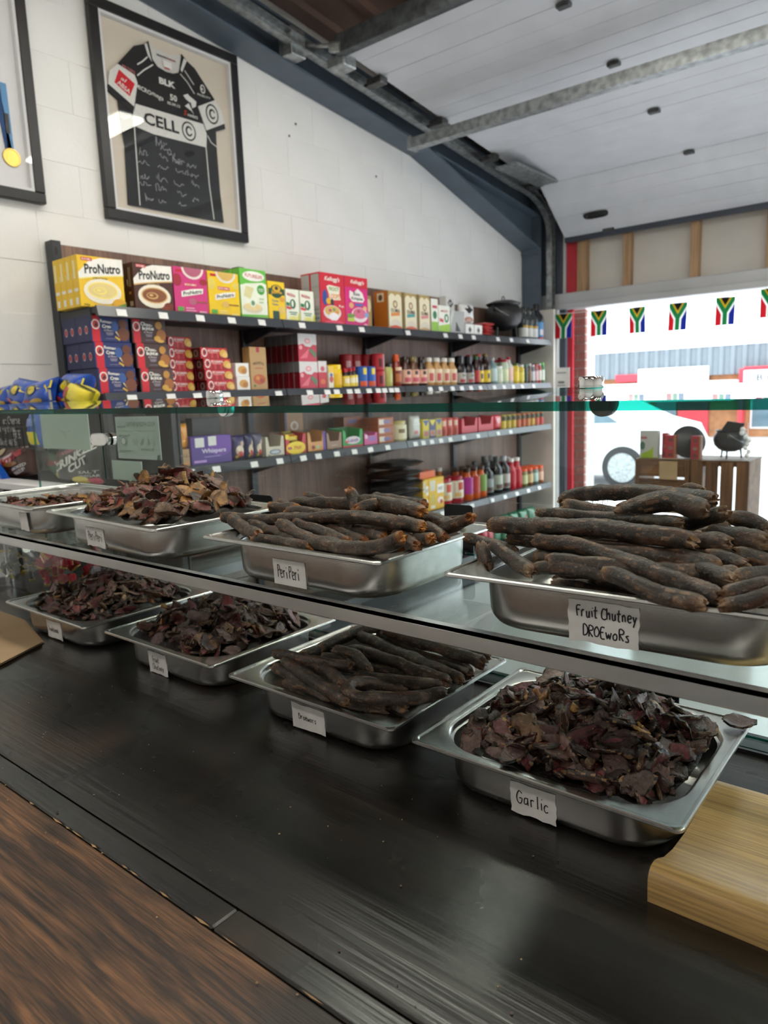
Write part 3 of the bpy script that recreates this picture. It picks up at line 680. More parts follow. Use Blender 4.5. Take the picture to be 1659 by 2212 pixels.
# cards taped to the outside of the front glass
o = MB().box(-2.31, -2.017, 1.0975, 1.0995, 1.372, 1.482).build('card', 'card_back')
cb = MB(); art(cb, [('p', [(.33, .62), (.36, .60), (.52, .47), (.50, .40)], 'b9c2bb'), ('p', [(.66, .56), (.64, .52), (.48, .40), (.52, .47)], 'b9c2bb'), ('p', [(.49, .45), (.53, .46), (.53, .30), (.51, .29)], 'b9c2bb')], .293, .11, lambda a, b, d: (-2.31 + a, 1.0975 - d, 1.372 + b))
stuff(cb.build('print', 'card', o, fix=False)); tag(o, 'blank pale green card back with faint bird mark on the front glass', 'card')
o = MB().box(-1.867, -1.66, 1.0975, 1.0995, 1.352, 1.468).build('card', 'card_back')
cb = MB(); art(cb, [('r', 0, 0, 1, .1, 'c4cac9'), ('r', 0, .9, 1, 1, 'c4cac9'), ('r', 0, 0, .05, 1, 'c4cac9'), ('r', .95, 0, 1, 1, 'c4cac9'), ('t', 'FOOD HYGIENE RATING', .6, .82, -.66, .1, {'b': 0}, '66756e'),
                    ('t', 'Business', .14, .77, -.2, .06, {}, '6f7f77'), ('r', .05, .66, .95, .67, '9aa8a0'), ('t', 'Rating', .2, .55, -.26, .06, {}, '6f7f77'), ('e', .17, .42, .07, .11, '8fa0a4'), ('e', .17, .42, .045, .075, 'cfd8d0'),
                    ('e', .42, .42, .045, .07, 'aeb9b2'), ('e', .58, .42, .045, .07, 'aeb9b2'), ('e', .72, .42, .045, .07, 'aeb9b2'), ('e', .85, .42, .045, .07, 'aeb9b2'), ('t', 'Date', .72, .24, -.28, .05, {}, '6f7f77'), ('r', .05, .18, .35, .2, '6f7f77'), ('p', [(.93, 0), (1, 0), (1, .13), (.95, .1)], '1d4a38')],
                   .207, .116, lambda a, b, d: (-1.867 + a, 1.0975 - d, 1.352 + b))
stuff(cb.build('print', 'card', o, fix=False)); tag(o, 'food hygiene rating sheet seen from behind on the front glass', 'sheet')
o = MB().box(-1.908, -1.757, 1.0975, 1.0995, 1.25, 1.345).build('card', 'card_back'); tag(o, 'plain grey-green card on the glass below the hygiene sheet', 'card')
# chalk writing on the outside of the glass (reads from the customer side)
for (s, x, z, h) in (('Droewors', -.44, 1.315, .013), ('Chutney', -.455, 1.285, .008), ('Chili', -.985, 1.335, .008), ('Peri', -1.02, 1.305, .009), ('Biltong', -1.545, 1.362, .009), ('Peri Peri', -1.0, 1.335, .007)):
    mb = MB(); hand(mb, s, lambda a, b, d: (a, 1.0965 + d, b), x, z, h, h * .07, R, (0, 1, 0), mirror=True)
    stuff(mb.build('chalk_writing', 'chalk_faint', dc, fix=False))
# ticket holders: black cards standing behind the pans
def ticket(x0, x1, y, z0, z1, lab):
    r = .008; P = [(x0, z0), (x1, z0)]
    for k in range(5): a = k * PI / 8; P.append((x1 - r + r * math.cos(a), z1 - r + r * math.sin(a)))
    for k in range(5): a = PI / 2 + k * PI / 8; P.append((x0 + r + r * math.cos(a), z1 - r + r * math.sin(a)))
    mb = MB().prism(P, lambda a, b, d: (a, d, b), y, y + .003); mb.box(x0 + .01, x1 - .01, y - .012, y + .015, z0 - .0005, z0 + .0035)
    tag(mb.build('ticket_card', 'black_plastic'), lab, 'price ticket')
ticket(-.815, -.712, 1.066, CZ + .008, 1.045, 'black ticket card behind the droewors pan on the counter')
ticket(-.415, -.313, 1.066, CZ + .008, 1.047, 'black ticket card behind the garlic biltong pan')
ticket(-1.36, -1.175, 1.045, 1.2215, 1.292, 'black rounded ticket card behind the heaped peri peri biltong')
ticket(-1.86, -1.74, 1.045, 1.2215, 1.30, 'black ticket card behind the half-empty shelf pan')
ticket(-.72, -.66, 1.045, 1.2215, 1.305, 'black ticket card behind the peri peri sausage pan')

# ================================================================== STEEL PANS
def rrect(hx, hy, r, n=9):
    P = []
    for (sx, sy, a0) in ((1, 1, 0), (-1, 1, 90), (-1, -1, 180), (1, -1, 270)):
        for k in range(n):
            a = math.radians(a0 + 90 * k / (n - 1)); P.append((sx * (hx - r) + r * math.cos(a), sy * (hy - r) + r * math.sin(a)))
    return P
def make_pan(x0, x1, y0, y1, zb, zr, label, rz=0.0):
    cx, cy = (x0 + x1) / 2, (y0 + y1) / 2; hx, hy = (x1 - x0) / 2, (y1 - y0) / 2; H = zr - zb
    t = thing('steel_pan', (cx, cy, zb), label, 'pan', None, rz)
    fl = .019; ri = .058
    def lp(ix, r, z): return [(p[0], p[1], z) for p in rrect(hx - ix, hy - ix, r)]
    L = [lp(fl + .022, .050, .0012), lp(fl + .015, .058, .004), lp(fl + .0095, .064, .010), lp(fl + .0075, .066, .016), lp(fl + .0055, .068, H - .014), lp(fl + .005, .0685, H - .0125), lp(fl + .0015, .072, H - .0115), lp(fl + .001, .072, H - .0045), lp(fl - .001, .074, H - .0025),
         lp(fl - .003, .075, H - .002), lp(.0075, .016, H - .002), lp(.0065, .0135, H - .0022), lp(.0052, .0125, H - .0002), lp(.0035, .0115, H), lp(.0018, .0105, H), lp(.0003, .01, H - .0012), lp(0, .01, H - .004), lp(.0008, .0095, H - .0052), lp(.0025, .01, H - .004),
         lp(fl - .002, .074, H - .0036), lp(fl + .0003, .072, H - .006), lp(fl + .0007, .072, H - .0128), lp(fl + .0042, .0685, H - .0142), lp(fl + .0066, .066, .016), lp(fl + .0087, .064, .0095), lp(fl + .0145, .058, .0028), lp(fl + .022, .050, 0)]
    pm = MB().loops(L).build('pan_body', 'stainless', t, local=True, smooth=32)
    return t, hx, hy, H
def pan_label(t, hx, hy, H, xa, xb, za, zb, lines, seed, pen=.0014, curl=.0, jag=True, h=None):
    """paper sticker on the front wall of the pan with marker writing; local coordinates"""
    rr = random.Random(seed); fl = .019
    def wy(z):        # outside wall surface
        q = (z - .016) / (H - .030); q = max(0, min(1, q)); return -hy + fl + .0066 - .0024 * q - .0006
    P = []; n = 7
    P += [(xa + (xb - xa) * k / n, zb + (rr.uniform(-.0012, .0006) if jag else 0)) for k in range(n + 1)]
    P += [(xb + (rr.uniform(-.001, .0012) if jag else 0), zb + (za - zb) * k / n) for k in range(1, n)]
    P += [(xb + (xa - xb) * k / n, za + (rr.uniform(-.0014, .0010) if jag else 0)) for k in range(n + 1)]
    P += [(xa + (rr.uniform(-.001, .001) if jag else 0), za + (zb - za) * k / n) for k in range(1, n)]
    mb = MB(); m_ = len(P)
    fr = [(p[0], wy(p[1]) - .0007, p[1]) for p in P]; bk = [(p[0], wy(p[1]) + .0002, p[1]) for p in P]
    mb.add(fr + bk, [tuple(range(m_)), tuple(range(m_, 2 * m_))[::-1]] + [(k, (k + 1) % m_, m_ + (k + 1) % m_, m_ + k) for k in range(m_)])
    lb = mb.build('label', 'label_paper', t, local=True); lb['label'] = 'white paper label with handwriting'
    tx = MB()
    for (s, x, z, h_, f_) in lines: hand(tx, s, lambda a, b, d: (a, wy(b) - .0008 - d, b), x, z, h_, pen, rr, (0, 1, 0), fit=f_)
    w = tx.build('handwriting', 'ink', lb, local=True, fix=False); stuff(w)
ZS_ = 1.2217; ZU = 1.2905; ZC = CZ + .0003; ZL = 1.0455
G = {}
def gp(name, *a, **k): G[name] = make_pan(*a, **k); return G[name]
t, hx, hy, H = gp('garlic', -.553, -.200, .706, 1.016, ZC, ZL, 'stainless pan of sliced biltong labelled Garlic on the counter')
pan_label(t, hx, hy, H, -.036, .025, .004, .045, [('Garlic', -.028, .018, .017, .045)], 1)
t, hx, hy, H = gp('droe', -.945, -.588, .713, 1.036, ZC, ZL, 'stainless pan of thin dried sausage on the counter')
pan_label(t, hx, hy, H, -.046, .026, .004, .045, [('Droewors', -.031, .02, .0095, .040)], 2, .0011)
t, hx, hy, H = gp('chut', -1.352, -.995, .720, 1.045, ZC, ZL, 'stainless pan of biltong labelled fruit chutney on the counter')
pan_label(t, hx, hy, H, -.054, .006, .001, .045, [('Fruit', -.040, .024, .011, .022), ('Chutney', -.042, .009, .011, .038)], 3, .0012)
t, hx, hy, H = gp('trad', -1.775, -1.405, .706, 1.045, ZC, ZL, 'stainless pan of biltong beside the brown paper sheets')
pan_label(t, hx, hy, H, -.026, .040, .004, .045, [('Traditional', -.019, .019, .012, .045)], 4, .0011)
t, hx, hy, H = gp('fcd', -.484, -.095, .690, 1.005, ZS_, ZU, 'stainless pan of thick dried sausage labelled Fruit Chutney Droewors on the glass shelf', rz=.055)
pan_label(t, hx, hy, H, -.046, .030, .005, .052, [('Fruit Chutney', -.037, .034, .0125, .066), ('DROEwoRs', -.030, .0125, .0125, .052)], 5, .0016)
t, hx, hy, H = gp('pps', -.940, -.572, .680, .985, ZS_, ZU, 'stainless pan of orange-tipped dried sausage labelled Peri Peri on the glass shelf')
pan_label(t, hx, hy, H, -.042, .026, .005, .044, [('Peri Peri', -.033, .016, .019, .046)], 6, .0013, jag=False)
t, hx, hy, H = gp('ppb', -1.475, -1.050, .680, .985, ZS_, ZU, 'stainless pan heaped with biltong labelled Peri Peri on the glass shelf', rz=-.05)
pan_label(t, hx, hy, H, -.083, -.010, .006, .044, [('Peri Peri', -.074, .018, .018, .056)], 7, .0014)
t, hx, hy, H = gp('half', -1.93, -1.535, .690, 1.0, ZS_, ZU, 'stainless pan half full of biltong at the end of the glass shelf', rz=-.03)
pan_label(t, hx, hy, H, .09, .13, .01, .05, [], 8)

# ================================================================== BILTONG
MEATS = [('5e4845', '221814'), ('6b524e', '2c1f19'), ('4d3835', '191210'), ('55413f', '1d1614'), ('6e3438', '20120f'), ('3b2c29', '120e0d'), ('66504a', '38281e'), ('7a6048', '4a3422'), ('4c3a35', '261b16'), ('5c2a2e', '1c0f0e'), ('70554f', '2a1d18'), ('483432', '1a1311')]
PERI = [('6a423a', '2a1810'), ('5c3c30', '22140d'), ('74463c', '341c10'), ('9a6a2c', '5a3614'), ('503c34', '20170f'), ('7c5040', '3c2412'), ('40302a', '18110d'), ('68503f', '30200f'), ('8e6430', '54361a'), ('7a3430', '2a120d'), ('5a4a42', '2a1e16')]
def slice_geo(mb, seed, pal, strip=False):
    """one cut of dried meat: flat sawn faces, thick rough crust, torn outline"""
    r = random.Random(seed); n = 26
    lx = r.uniform(.014, .027); ly = lx * r.uniform(.5, .9)
    if strip: lx = r.uniform(.014, .028); ly = r.uniform(.004, .008)
    th = r.uniform(.0024, .0052) if not strip else r.uniform(.0035, .0065)
    # angular outline from a few corners
    nc = r.randint(5, 8); cr = sorted(((2 * PI * k / nc + r.uniform(-.35, .35) + .4) % (2 * PI), r.uniform(.74, 1.2)) for k in range(nc))
    def outl(a):
        a %= 2 * PI
        for i in range(nc):
            a0, r0 = cr[i]; a1, r1 = cr[(i + 1) % nc]
            if i == nc - 1: a1 += 2 * PI
            aa = a if a >= a0 else a + 2 * PI
            if a0 <= aa <= a1:
                t = (aa - a0) / max(1e-6, a1 - a0)
                dl = min(a1 - a0, 2.6)
                return r0 * r1 * math.sin(dl) / max(.2, r0 * math.sin(dl * t) + r1 * math.sin(dl * (1 - t)))
        return 1.0
    ph = [r.uniform(0, 6.28) for _ in range(4)]
    bx, by, tw = r.uniform(-9, 9), r.uniform(-12, 12), r.uniform(-9, 9)
    if r.random() < .25: bx *= 2.2
    face, rim = (S(c) for c in r.choice(pal)); fat = r.random() < .24; fa = r.uniform(0, 6.28); fc = S(r.choice(['a8803e', '96703a', '9c8262', '8f7a60', '8a5a30']))
    red = r.random() < .22; rc = S(r.choice(['7e2430', '86363e', '6a2026', '7a3a3a'])); tan = S('7a5e42')
    rings = (0, .35, .62, .82, .94, 1.0); rows = []
    for q in rings[1:]:
        row = []
        for k in range(n):
            a = 2 * PI * k / n; ra = outl(a)
            if q > .9: ra *= 1 + r.uniform(-.13, .09)
            row.append((lx * ra * q * math.cos(a), ly * ra * q * math.sin(a), q, a))
        rows.append(row)
    off = seed * 1.7
    def z(x, y): return bx * x * x + by * y * y + tw * x * y + .0012 * math.sin(x * 150 + ph[3]) * math.cos(y * 190 + ph[1])
    def rough(x, y, s): return .0011 * noise.noise(Vector((x * 260 + off, y * 260, s * 9))) + .0006 * noise.noise(Vector((x * 700, y * 700 + off, s * 5)))
    def col(q, a, k):
        j = r.uniform(.82, 1.15); c = face
        if red and q < .8: c = tuple(f_ * .4 + g_ * .6 for f_, g_ in zip(face, rc))
        if q >= .80: c = tuple(f_ * .45 + g_ * .55 for f_, g_ in zip(face, rim))
        if q >= .92: c = rim if r.random() > .26 else tan
        if fat and q > .55 and math.cos(a - fa) > .5: c = fc
        return tuple(min(1, v * j * 1.5) for v in c)
    top = None
    for side in (1, -1):
        o = th / 2 * side
        def zz(x, y, q): return z(x, y) + o * (1 if q < .9 else .8 if q < 1 else .35) + rough(x, y, side)
        ctr = (0, 0, zz(0, 0, 0)); R1 = [[(x, y, zz(x, y, q)) for x, y, q, a in row] for row in rows]
        for k in range(n): mb.add([ctr, R1[0][k], R1[0][(k + 1) % n]], [(0, 1, 2) if side > 0 else (0, 2, 1)], col(.2, 0, k))
        for i in range(len(R1) - 1):
            for k in range(n):
                k2 = (k + 1) % n
                mb.add([R1[i][k], R1[i + 1][k], R1[i + 1][k2], R1[i][k2]], [(0, 1, 2, 3) if side > 0 else (0, 3, 2, 1)], col((rings[i + 1] + rings[i + 2]) / 2, rows[0][k][3], k))
        if side > 0: top = R1[-1]
        else:
            for k in range(n):
                k2 = (k + 1) % n; mb.add([top[k], R1[-1][k], R1[-1][k2], top[k2]], [(0, 1, 2, 3)], col(1.0, rows[0][k][3], k))
    return 'yellow fat edge' if fat else 'red centre' if red else 'narrow strip shape' if strip else 'dark crust'
def merge_mesh(name, mb, matname):
    """weld doubles so that shading is smooth"""
    me = bpy.data.meshes.new(name); me.from_pydata(mb.v, [], mb.f)
    me.materials.append(M[matname])
    ca = me.color_attributes.new('Col', 'FLOAT_COLOR', 'CORNER'); buf = []
    for f, c in zip(mb.f, mb.c): buf += [c[0], c[1], c[2], 1.0] * len(f)
    ca.data.foreach_set('color', buf)
    b = bmesh.new(); b.from_mesh(me); bmesh.ops.remove_doubles(b, verts=b.verts, dist=1e-6); b.to_mesh(me); b.free()
    me.polygons.foreach_set('use_smooth', [True] * len(me.polygons)); me.set_sharp_from_angle(angle=math.radians(50))
    return me
KIND = {}
def make_lib(pal, seed, n):
    L = []
    for k in range(n):
        mb = MB(); kind = slice_geo(mb, seed + k, pal, strip=(k % 6 == 5)); me = merge_mesh('biltong_slice', mb, 'biltong'); KIND[me.name] = kind; L.append(me)
    return L
LIB = make_lib(MEATS, 100, 40); LIBP = make_lib(PERI, 300, 40)
def heap(panname, hfun, n_ind, n_stuff, lib, label, group, stufflabel, size=1.0, seed=1, fill=.92, ragged=[]):
    t, hx, hy, H = G[panname]; r = random.Random(seed); mw = Matrix.Translation(t.location) @ Matrix.Rotation(t.rotation_euler.z, 4, 'Z')
    ex, ey = hx - .030, hy - .030
    def inside(u, v): return abs(u / ex) ** 4 + abs(v / ey) ** 4 < fill
    # dark bed below
    mb = MB(); nx, ny = 26, 22; c = S('1a1210')
    for j in range(ny + 1):
        for i in range(nx + 1):
            u = -1 + 2 * i / nx; v = -1 + 2 * j / ny
            q = math.sqrt(max(1e-6, 1 - v * v * .32)); p = math.sqrt(max(1e-6, 1 - u * u * .32))
            X, Y = u * q * ex, v * p * ey
            z = hfun(X / ex, Y / ey) + .008 * noise.noise(Vector((X * 40, Y * 40, seed))) - .012
            mb.v.append((X, Y, max(z, .004)))
    mb.f = [[j * (nx + 1) + i, j * (nx + 1) + i + 1, (j + 1) * (nx + 1) + i + 1, (j + 1) * (nx + 1) + i] for j in range(ny) for i in range(nx)]
    mb.c = [c] * len(mb.f); nb = len(mb.f)
    def place(k, lift, sc):
        for _ in range(200):
            u, v = r.uniform(-ex, ex), r.uniform(-ey, ey)
            if inside(u, v): break
        e = .01
        hz = hfun(u / ex, v / ey); gx = (hfun((u + e) / ex, v / ey) - hz) / e; gy = (hfun(u / ex, (v + e) / ey) - hz) / e
        up = Vector((-gx, -gy, 1)).normalized()
        rot = up.to_track_quat('Z', 'Y').to_matrix().to_4x4() @ Matrix.Rotation(r.uniform(0, 6.28), 4, 'Z') @ Matrix.Rotation(r.gauss(0, .62), 4, 'X') @ Matrix.Rotation(r.gauss(0, .5), 4, 'Y')
        return Matrix.Translation((u, v, hz + lift + r.uniform(-.003, .005))) @ rot @ Matrix.Scale(size * sc, 4)
    wx, wy = hx - .0285, hy - .0285
    def fit(k, lift, me, lo, hi):
        """no piece pokes through the steel"""
        for _ in range(60):
            mx = place(k, lift, r.uniform(lo, hi)); ok = True
            for vi in range(0, len(me.vertices), 9):
                p = mx @ me.vertices[vi].co
                if p.z < H + .003 and abs(p.x / wx) ** 4 + abs(p.y / wy) ** 4 > 1 or p.z < .004: ok = False; break
            if ok: return mx
        return None
    for k in range(n_stuff):
        me = r.choice(lib); mx = fit(k, -.006, me, .75, 1.25) if k < n_stuff * .62 else fit(k, .006, me, .18, .45); o0 = len(mb.v)
        if mx is None: continue
        mb.v += [tuple(mx @ v.co) for v in me.vertices]
        ca = me.color_attributes['Col'].data
        for p in me.polygons:
            mb.f.append([i + o0 for i in p.vertices]); cc = ca[p.loop_start].color; mb.c.append((cc[0], cc[1], cc[2]))
    mb.v = [tuple(mw @ Vector(p)) for p in mb.v]
    ob = mb.build('biltong_heap', 'biltong', None, origin=tuple(t.location), smooth=50, fix=False)
    tag(ob, stufflabel, 'biltong', kind='stuff')
    for k in range(n_ind):
        me = lib[k % len(lib)]; mx = fit(k, .004, me, .9, 1.5)
        if mx is None: continue
        so = bpy.data.objects.new('biltong_slice', me); COL.objects.link(so); so.matrix_world = mw @ mx
        kd = KIND[me.name]; tag(so, label.replace('biltong slice', 'biltong slice with ' + kd), 'biltong', group + ', ' + kd)
def bump2(u, v, cu, cv, s): return math.exp(-((u - cu) ** 2 + (v - cv) ** 2) / (2 * s * s))
heap('garlic', lambda u, v: .056 + .024 * (1 - min(1, .5 * (u * u + v * v))) + .026 * bump2(u, v, .0, .35, .5) - .010 * max(0, -u - .6) * 2, 135, 380, LIB, 'dark maroon biltong slice in the pan labelled Garlic', 'biltong slices in the garlic pan', 'lower biltong slices packed in the pan labelled Garlic', 1.0, 11)
heap('chut', lambda u, v: .054 + .028 * (1 - min(1, .5 * (u * u + v * v))) + .024 * bump2(u, v, -.1, .3, .5), 60, 360, LIB, 'brown biltong slice in the pan labelled fruit chutney', 'biltong slices in the fruit chutney pan', 'lower biltong slices packed in the fruit chutney pan', .95, 12)
heap('trad', lambda u, v: .052 + .034 * (1 - min(1, .5 * (u * u + v * v))) + .035 * bump2(u, v, -.1, .2, .45), 45, 360, LIB, 'grey-brown biltong slice in the pan beside the brown paper', 'biltong slices in the pan beside the paper', 'lower biltong slices packed in the pan beside the paper', .95, 13)
heap('ppb', lambda u, v: .062 + .034 * (1 - min(1, .5 * (u * u + v * v))) + .034 * bump2(u, v, .1, .2, .55), 55, 380, LIBP, 'orange-spiced biltong slice heaped in the shelf pan labelled Peri Peri', 'biltong slices in the peri peri shelf pan', 'lower orange-spiced biltong slices heaped in the peri peri shelf pan', 1.05, 14)
heap('half', lambda u, v: .030 + .022 * (1 - min(1, .5 * (u * u + v * v))), 15, 220, LIBP, 'pinkish brown biltong slice in the half-full shelf pan', 'biltong slices in the half-full shelf pan', 'lower pinkish brown biltong slices in the half-full shelf pan', .85, 15)
# one slice that fell on the rim of the garlic pan
so = bpy.data.objects.new('biltong_slice', LIB[3]); COL.objects.link(so); so.location = (-.212, .985, ZL + .005); so.rotation_euler = (.1, .12, .5); tag(so, 'grey biltong slice fallen across the rim of the garlic pan', 'biltong')

# ================================================================== DRIED SAUSAGE STICKS
def stick(pts, r, seed, tipc, label, group, basec='221b19'):
    """wrinkled dried sausage with torn, crumbly ends"""
    rr = random.Random(seed); P = [Vector(p) for p in pts]; Q = []
    for i in range(len(P) - 1):
        p0 = P[max(i - 1, 0)]; p1 = P[i]; p2 = P[i + 1]; p3 = P[min(i + 2, len(P) - 1)]; seg = max(5, int((p2 - p1).length / .0042))
        for k in range(seg):
            t = k / seg; Q.append(.5 * ((2 * p1) + (p2 - p0) * t + (2 * p0 - 5 * p1 + 4 * p2 - p3) * t * t + (3 * p1 - p0 - 3 * p2 + p3) * t ** 3))
    Q.append(P[-1]); n = 20; N_ = len(Q); up = None; off = rr.uniform(0, 50); tw = rr.uniform(-.10, .10); nf = rr.randint(3, 6)
    base = Vector(S(basec)); brown = Vector(S('4e3222')); grey = Vector(S('564a42')); pale = Vector(S('8a6648')); tip = Vector(S(tipc))
    rows = []; crow = []
    wob = [Vector((noise.noise(Vector((i * .10, off, 1))), noise.noise(Vector((i * .10, off, 2))), noise.noise(Vector((i * .10, off, 3))))) * r * .30 for i in range(N_)]
    Q = [q + w for q, w in zip(Q, wob)]
    for i, p in enumerate(Q):
        t = (Q[min(i + 1, N_ - 1)] - Q[max(i - 1, 0)]).normalized()
        if up is None: up = Vector((0, 0, 1)) if abs(t.z) < .9 else Vector((1, 0, 0))
        a = (up - t * up.dot(t)).normalized(); b = t.cross(a); up = a
        endf = min(i, N_ - 1 - i); rad = r * (1 + .16 * noise.noise(Vector((i * .13 + off, 0, seed))) + .07 * noise.noise(Vector((i * .42 + off, 4, seed))))
        rad *= (.72, .90, .97)[endf] if endf < 3 else 1
        ring = []; cc = []
        for k in range(n):
            an = 2 * PI * k / n; d = Vector((math.cos(an) * 1.1, math.sin(an) * 1.1, i * .11 + off))
            w = .15 * noise.noise(d * 1.7) + .10 * noise.noise(d * 4.1) + .055 * noise.noise(d * 9.0) + .05 * math.sin(nf * an + i * tw + 3 * noise.noise(Vector((i * .08, off, 9))))
            ax = rr.uniform(-.55, .6) * r * (1 if i else -1) if endf == 0 else 0
            ring.append(p + (a * math.cos(an) + b * math.sin(an)) * rad * (1 + w) + t * ax)
            f = noise.noise(d * 1.3 + Vector((7, 0, 0))); g = noise.noise(d * 3.3 + Vector((0, 11, 0)))
            c = base * (1 + .5 * g)
            c = c.lerp(brown, max(0, min(.8, f * 1.6))).lerp(grey, max(0, min(.55, (w - .02) * 2.2)))
            if g > .42: c = c.lerp(pale, .45)
            if endf <= 2: c = c.lerp(tip, (.75, .35, .12)[endf])
            cc.append(tuple(c))
        rows.append(ring); crow.append(cc)
    for e in (0, -1):
        t = (Q[0] - Q[1]).normalized() if e == 0 else (Q[-1] - Q[-2]).normalized(); ctr = Q[e]
        r1 = [ctr + (q - ctr) * .6 + t * rr.uniform(-.35, .5) * r for q in rows[e]]; r2 = [ctr + (q - ctr) * .25 + t * rr.uniform(-.1, .5) * r for q in rows[e]]
        c1 = [tuple(tip * rr.uniform(.45, 1.3)) for _ in range(n)]; c2 = [tuple(tip * rr.uniform(.5, 1.2)) for _ in range(n)]
        if e == 0: rows = [r2, r1] + rows; crow = [c2, c1] + crow
        else: rows += [r1, r2]; crow += [c1, c2]
    mb = MB()
    for r_ in rows: mb.v += [tuple(p) for p in r_]
    for i in range(len(rows) - 1):
        for k in range(n):
            k2 = (k + 1) % n; mb.f.append([i * n + k, i * n + k2, (i + 1) * n + k2, (i + 1) * n + k]); mb.c.append(crow[i][k]); mb.m.append(0)
    mb.f += [list(range(n))[::-1], [(len(rows) - 1) * n + k for k in range(n)]]; mb.c += [crow[0][0], crow[-1][0]]; mb.m += [0, 0]
    o = mb.build('dried_sausage', 'droewors', None, smooth=75)
    return tag(o, label, 'sausage', group)
FCD = [
 ([(-0.471,0.79,1.328),(-0.335,0.79,1.338),(-0.22,0.78,1.334)],0.0108), ([(-0.403,0.78,1.319),(-0.317,0.76,1.318),(-0.243,0.74,1.305),(-0.171,0.71,1.298)],0.0098), ([(-0.515,0.8,1.306),(-0.444,0.8,1.296)],0.0079),
 ([(-0.451,0.76,1.312),(-0.414,0.74,1.303),(-0.379,0.72,1.295)],0.0088), ([(-0.474,0.77,1.306),(-0.454,0.75,1.283)],0.0093), ([(-0.379,0.73,1.295),(-0.336,0.73,1.302),(-0.296,0.74,1.296)],0.0085), ([(-0.287,0.715,1.306),(-0.238,0.7,1.298),(-0.185,0.69,1.294)],0.0094),
 ([(-0.34,0.79,1.312),(-0.27,0.79,1.315),(-0.193,0.77,1.312)],0.0113), ([(-0.265,0.82,1.331),(-0.192,0.81,1.329)],0.0098), ([(-0.44,0.86,1.338),(-0.349,0.85,1.34),(-0.247,0.83,1.344)],0.0075), ([(-0.324,0.85,1.35),(-0.276,0.85,1.365),(-0.226,0.84,1.358)],0.0122),
 ([(-0.424,0.9,1.348),(-0.399,0.91,1.36),(-0.326,0.91,1.365),(-0.27,0.9,1.364),(-0.231,0.89,1.363)],0.0107), ([(-0.406,0.87,1.348),(-0.357,0.87,1.342),(-0.309,0.87,1.336)],0.0106), ([(-0.276,0.94,1.369),(-0.253,0.93,1.368)],0.0081), ([(-0.26,0.87,1.331),(-0.209,0.86,1.355)],0.0096),
 ([(-0.214,0.9,1.342),(-0.191,0.9,1.34),(-0.172,0.9,1.332)],0.0092), ([(-0.223,0.85,1.332),(-0.187,0.84,1.334),(-0.162,0.83,1.332)],0.0114), ([(-0.209,0.8,1.318),(-0.17,0.79,1.315)],0.0088), ([(-0.215,0.77,1.307),(-0.171,0.74,1.309)],0.0088), ([(-0.17,0.7,1.304),(-0.156,0.71,1.309),(-0.131,0.72,1.316)],0.0078),
 ([(-0.166,0.69,1.296),(-0.145,0.695,1.302),(-0.12,0.7,1.317)],0.0076), ([(-0.186,0.82,1.318),(-0.148,0.81,1.313)],0.0098), ([(-0.451,0.8,1.314),(-0.409,0.82,1.307)],0.0083), ([(-0.396,0.77,1.299),(-0.315,0.77,1.299)],0.0093), ([(-0.393,0.8,1.302),(-0.315,0.81,1.302)],0.0095),
 ([(-.20,.87,1.318),(-.128,.88,1.315)],.0100), ([(-.20,.93,1.315),(-.135,.945,1.306)],.0100), ([(-.175,.765,1.303),(-.125,.80,1.31)],.0095), ([(-.19,.79,1.288),(-.13,.745,1.286)],.0100), ([(-.30,.945,1.31),(-.19,.955,1.312)],.0100), ([(-.40,.935,1.305),(-.30,.95,1.306)],.0100)]
PPS = [
 ([(-0.983,0.76,1.303),(-0.867,0.78,1.306),(-0.713,0.79,1.32),(-0.573,0.78,1.32)],0.0101), ([(-0.925,0.87,1.315),(-0.767,0.86,1.329)],0.0110), ([(-0.761,0.84,1.353),(-0.752,0.84,1.338),(-0.739,0.83,1.322)],0.0095), ([(-0.759,0.85,1.331),(-0.681,0.84,1.336),(-0.612,0.83,1.33)],0.0113), ([(-0.759,0.9,1.333),(-0.642,0.88,1.33)],0.0104),
 ([(-0.728,0.82,1.327),(-0.697,0.84,1.337)],0.0100), ([(-0.841,0.76,1.306),(-0.743,0.725,1.296),(-0.669,0.712,1.294),(-0.601,0.71,1.301),(-0.556,0.71,1.32)],0.0104), ([(-0.824,0.78,1.303),(-0.688,0.75,1.292)],0.0106), ([(-0.782,0.8,1.301),(-0.674,0.77,1.291)],0.0098), ([(-0.723,0.8,1.3),(-0.639,0.78,1.297)],0.0103),
 ([(-0.955,0.755,1.304),(-0.846,0.72,1.292)],0.0100), ([(-0.925,0.77,1.296),(-0.763,0.73,1.29)],0.0103), ([(-0.858,0.72,1.288),(-0.787,0.715,1.289),(-0.723,0.715,1.288)],0.0083), ([(-0.651,0.87,1.315),(-0.57,0.85,1.311)],0.0104), ([(-0.579,0.83,1.303),(-0.509,0.8,1.336)],0.0089), ([(-0.617,0.8,1.29),(-0.538,0.75,1.312)],0.0095),
 ([(-0.605,0.83,1.309),(-0.553,0.8,1.304)],0.0092), ([(-0.629,0.79,1.305),(-0.565,0.755,1.300)],0.0090), ([(-0.949,0.84,1.314),(-0.885,0.84,1.313)],0.0097), ([(-0.973,0.95,1.318),(-0.915,0.94,1.315)],0.0078), ([(-0.949,0.86,1.317),(-0.913,0.85,1.311)],0.0090), ([(-0.719,0.84,1.318),(-0.669,0.84,1.319)],0.0075), ([(-0.897,0.83,1.309),(-0.798,0.84,1.31)],0.0108), ([(-0.623,0.88,1.31),(-0.552,0.86,1.317)],0.0070)]
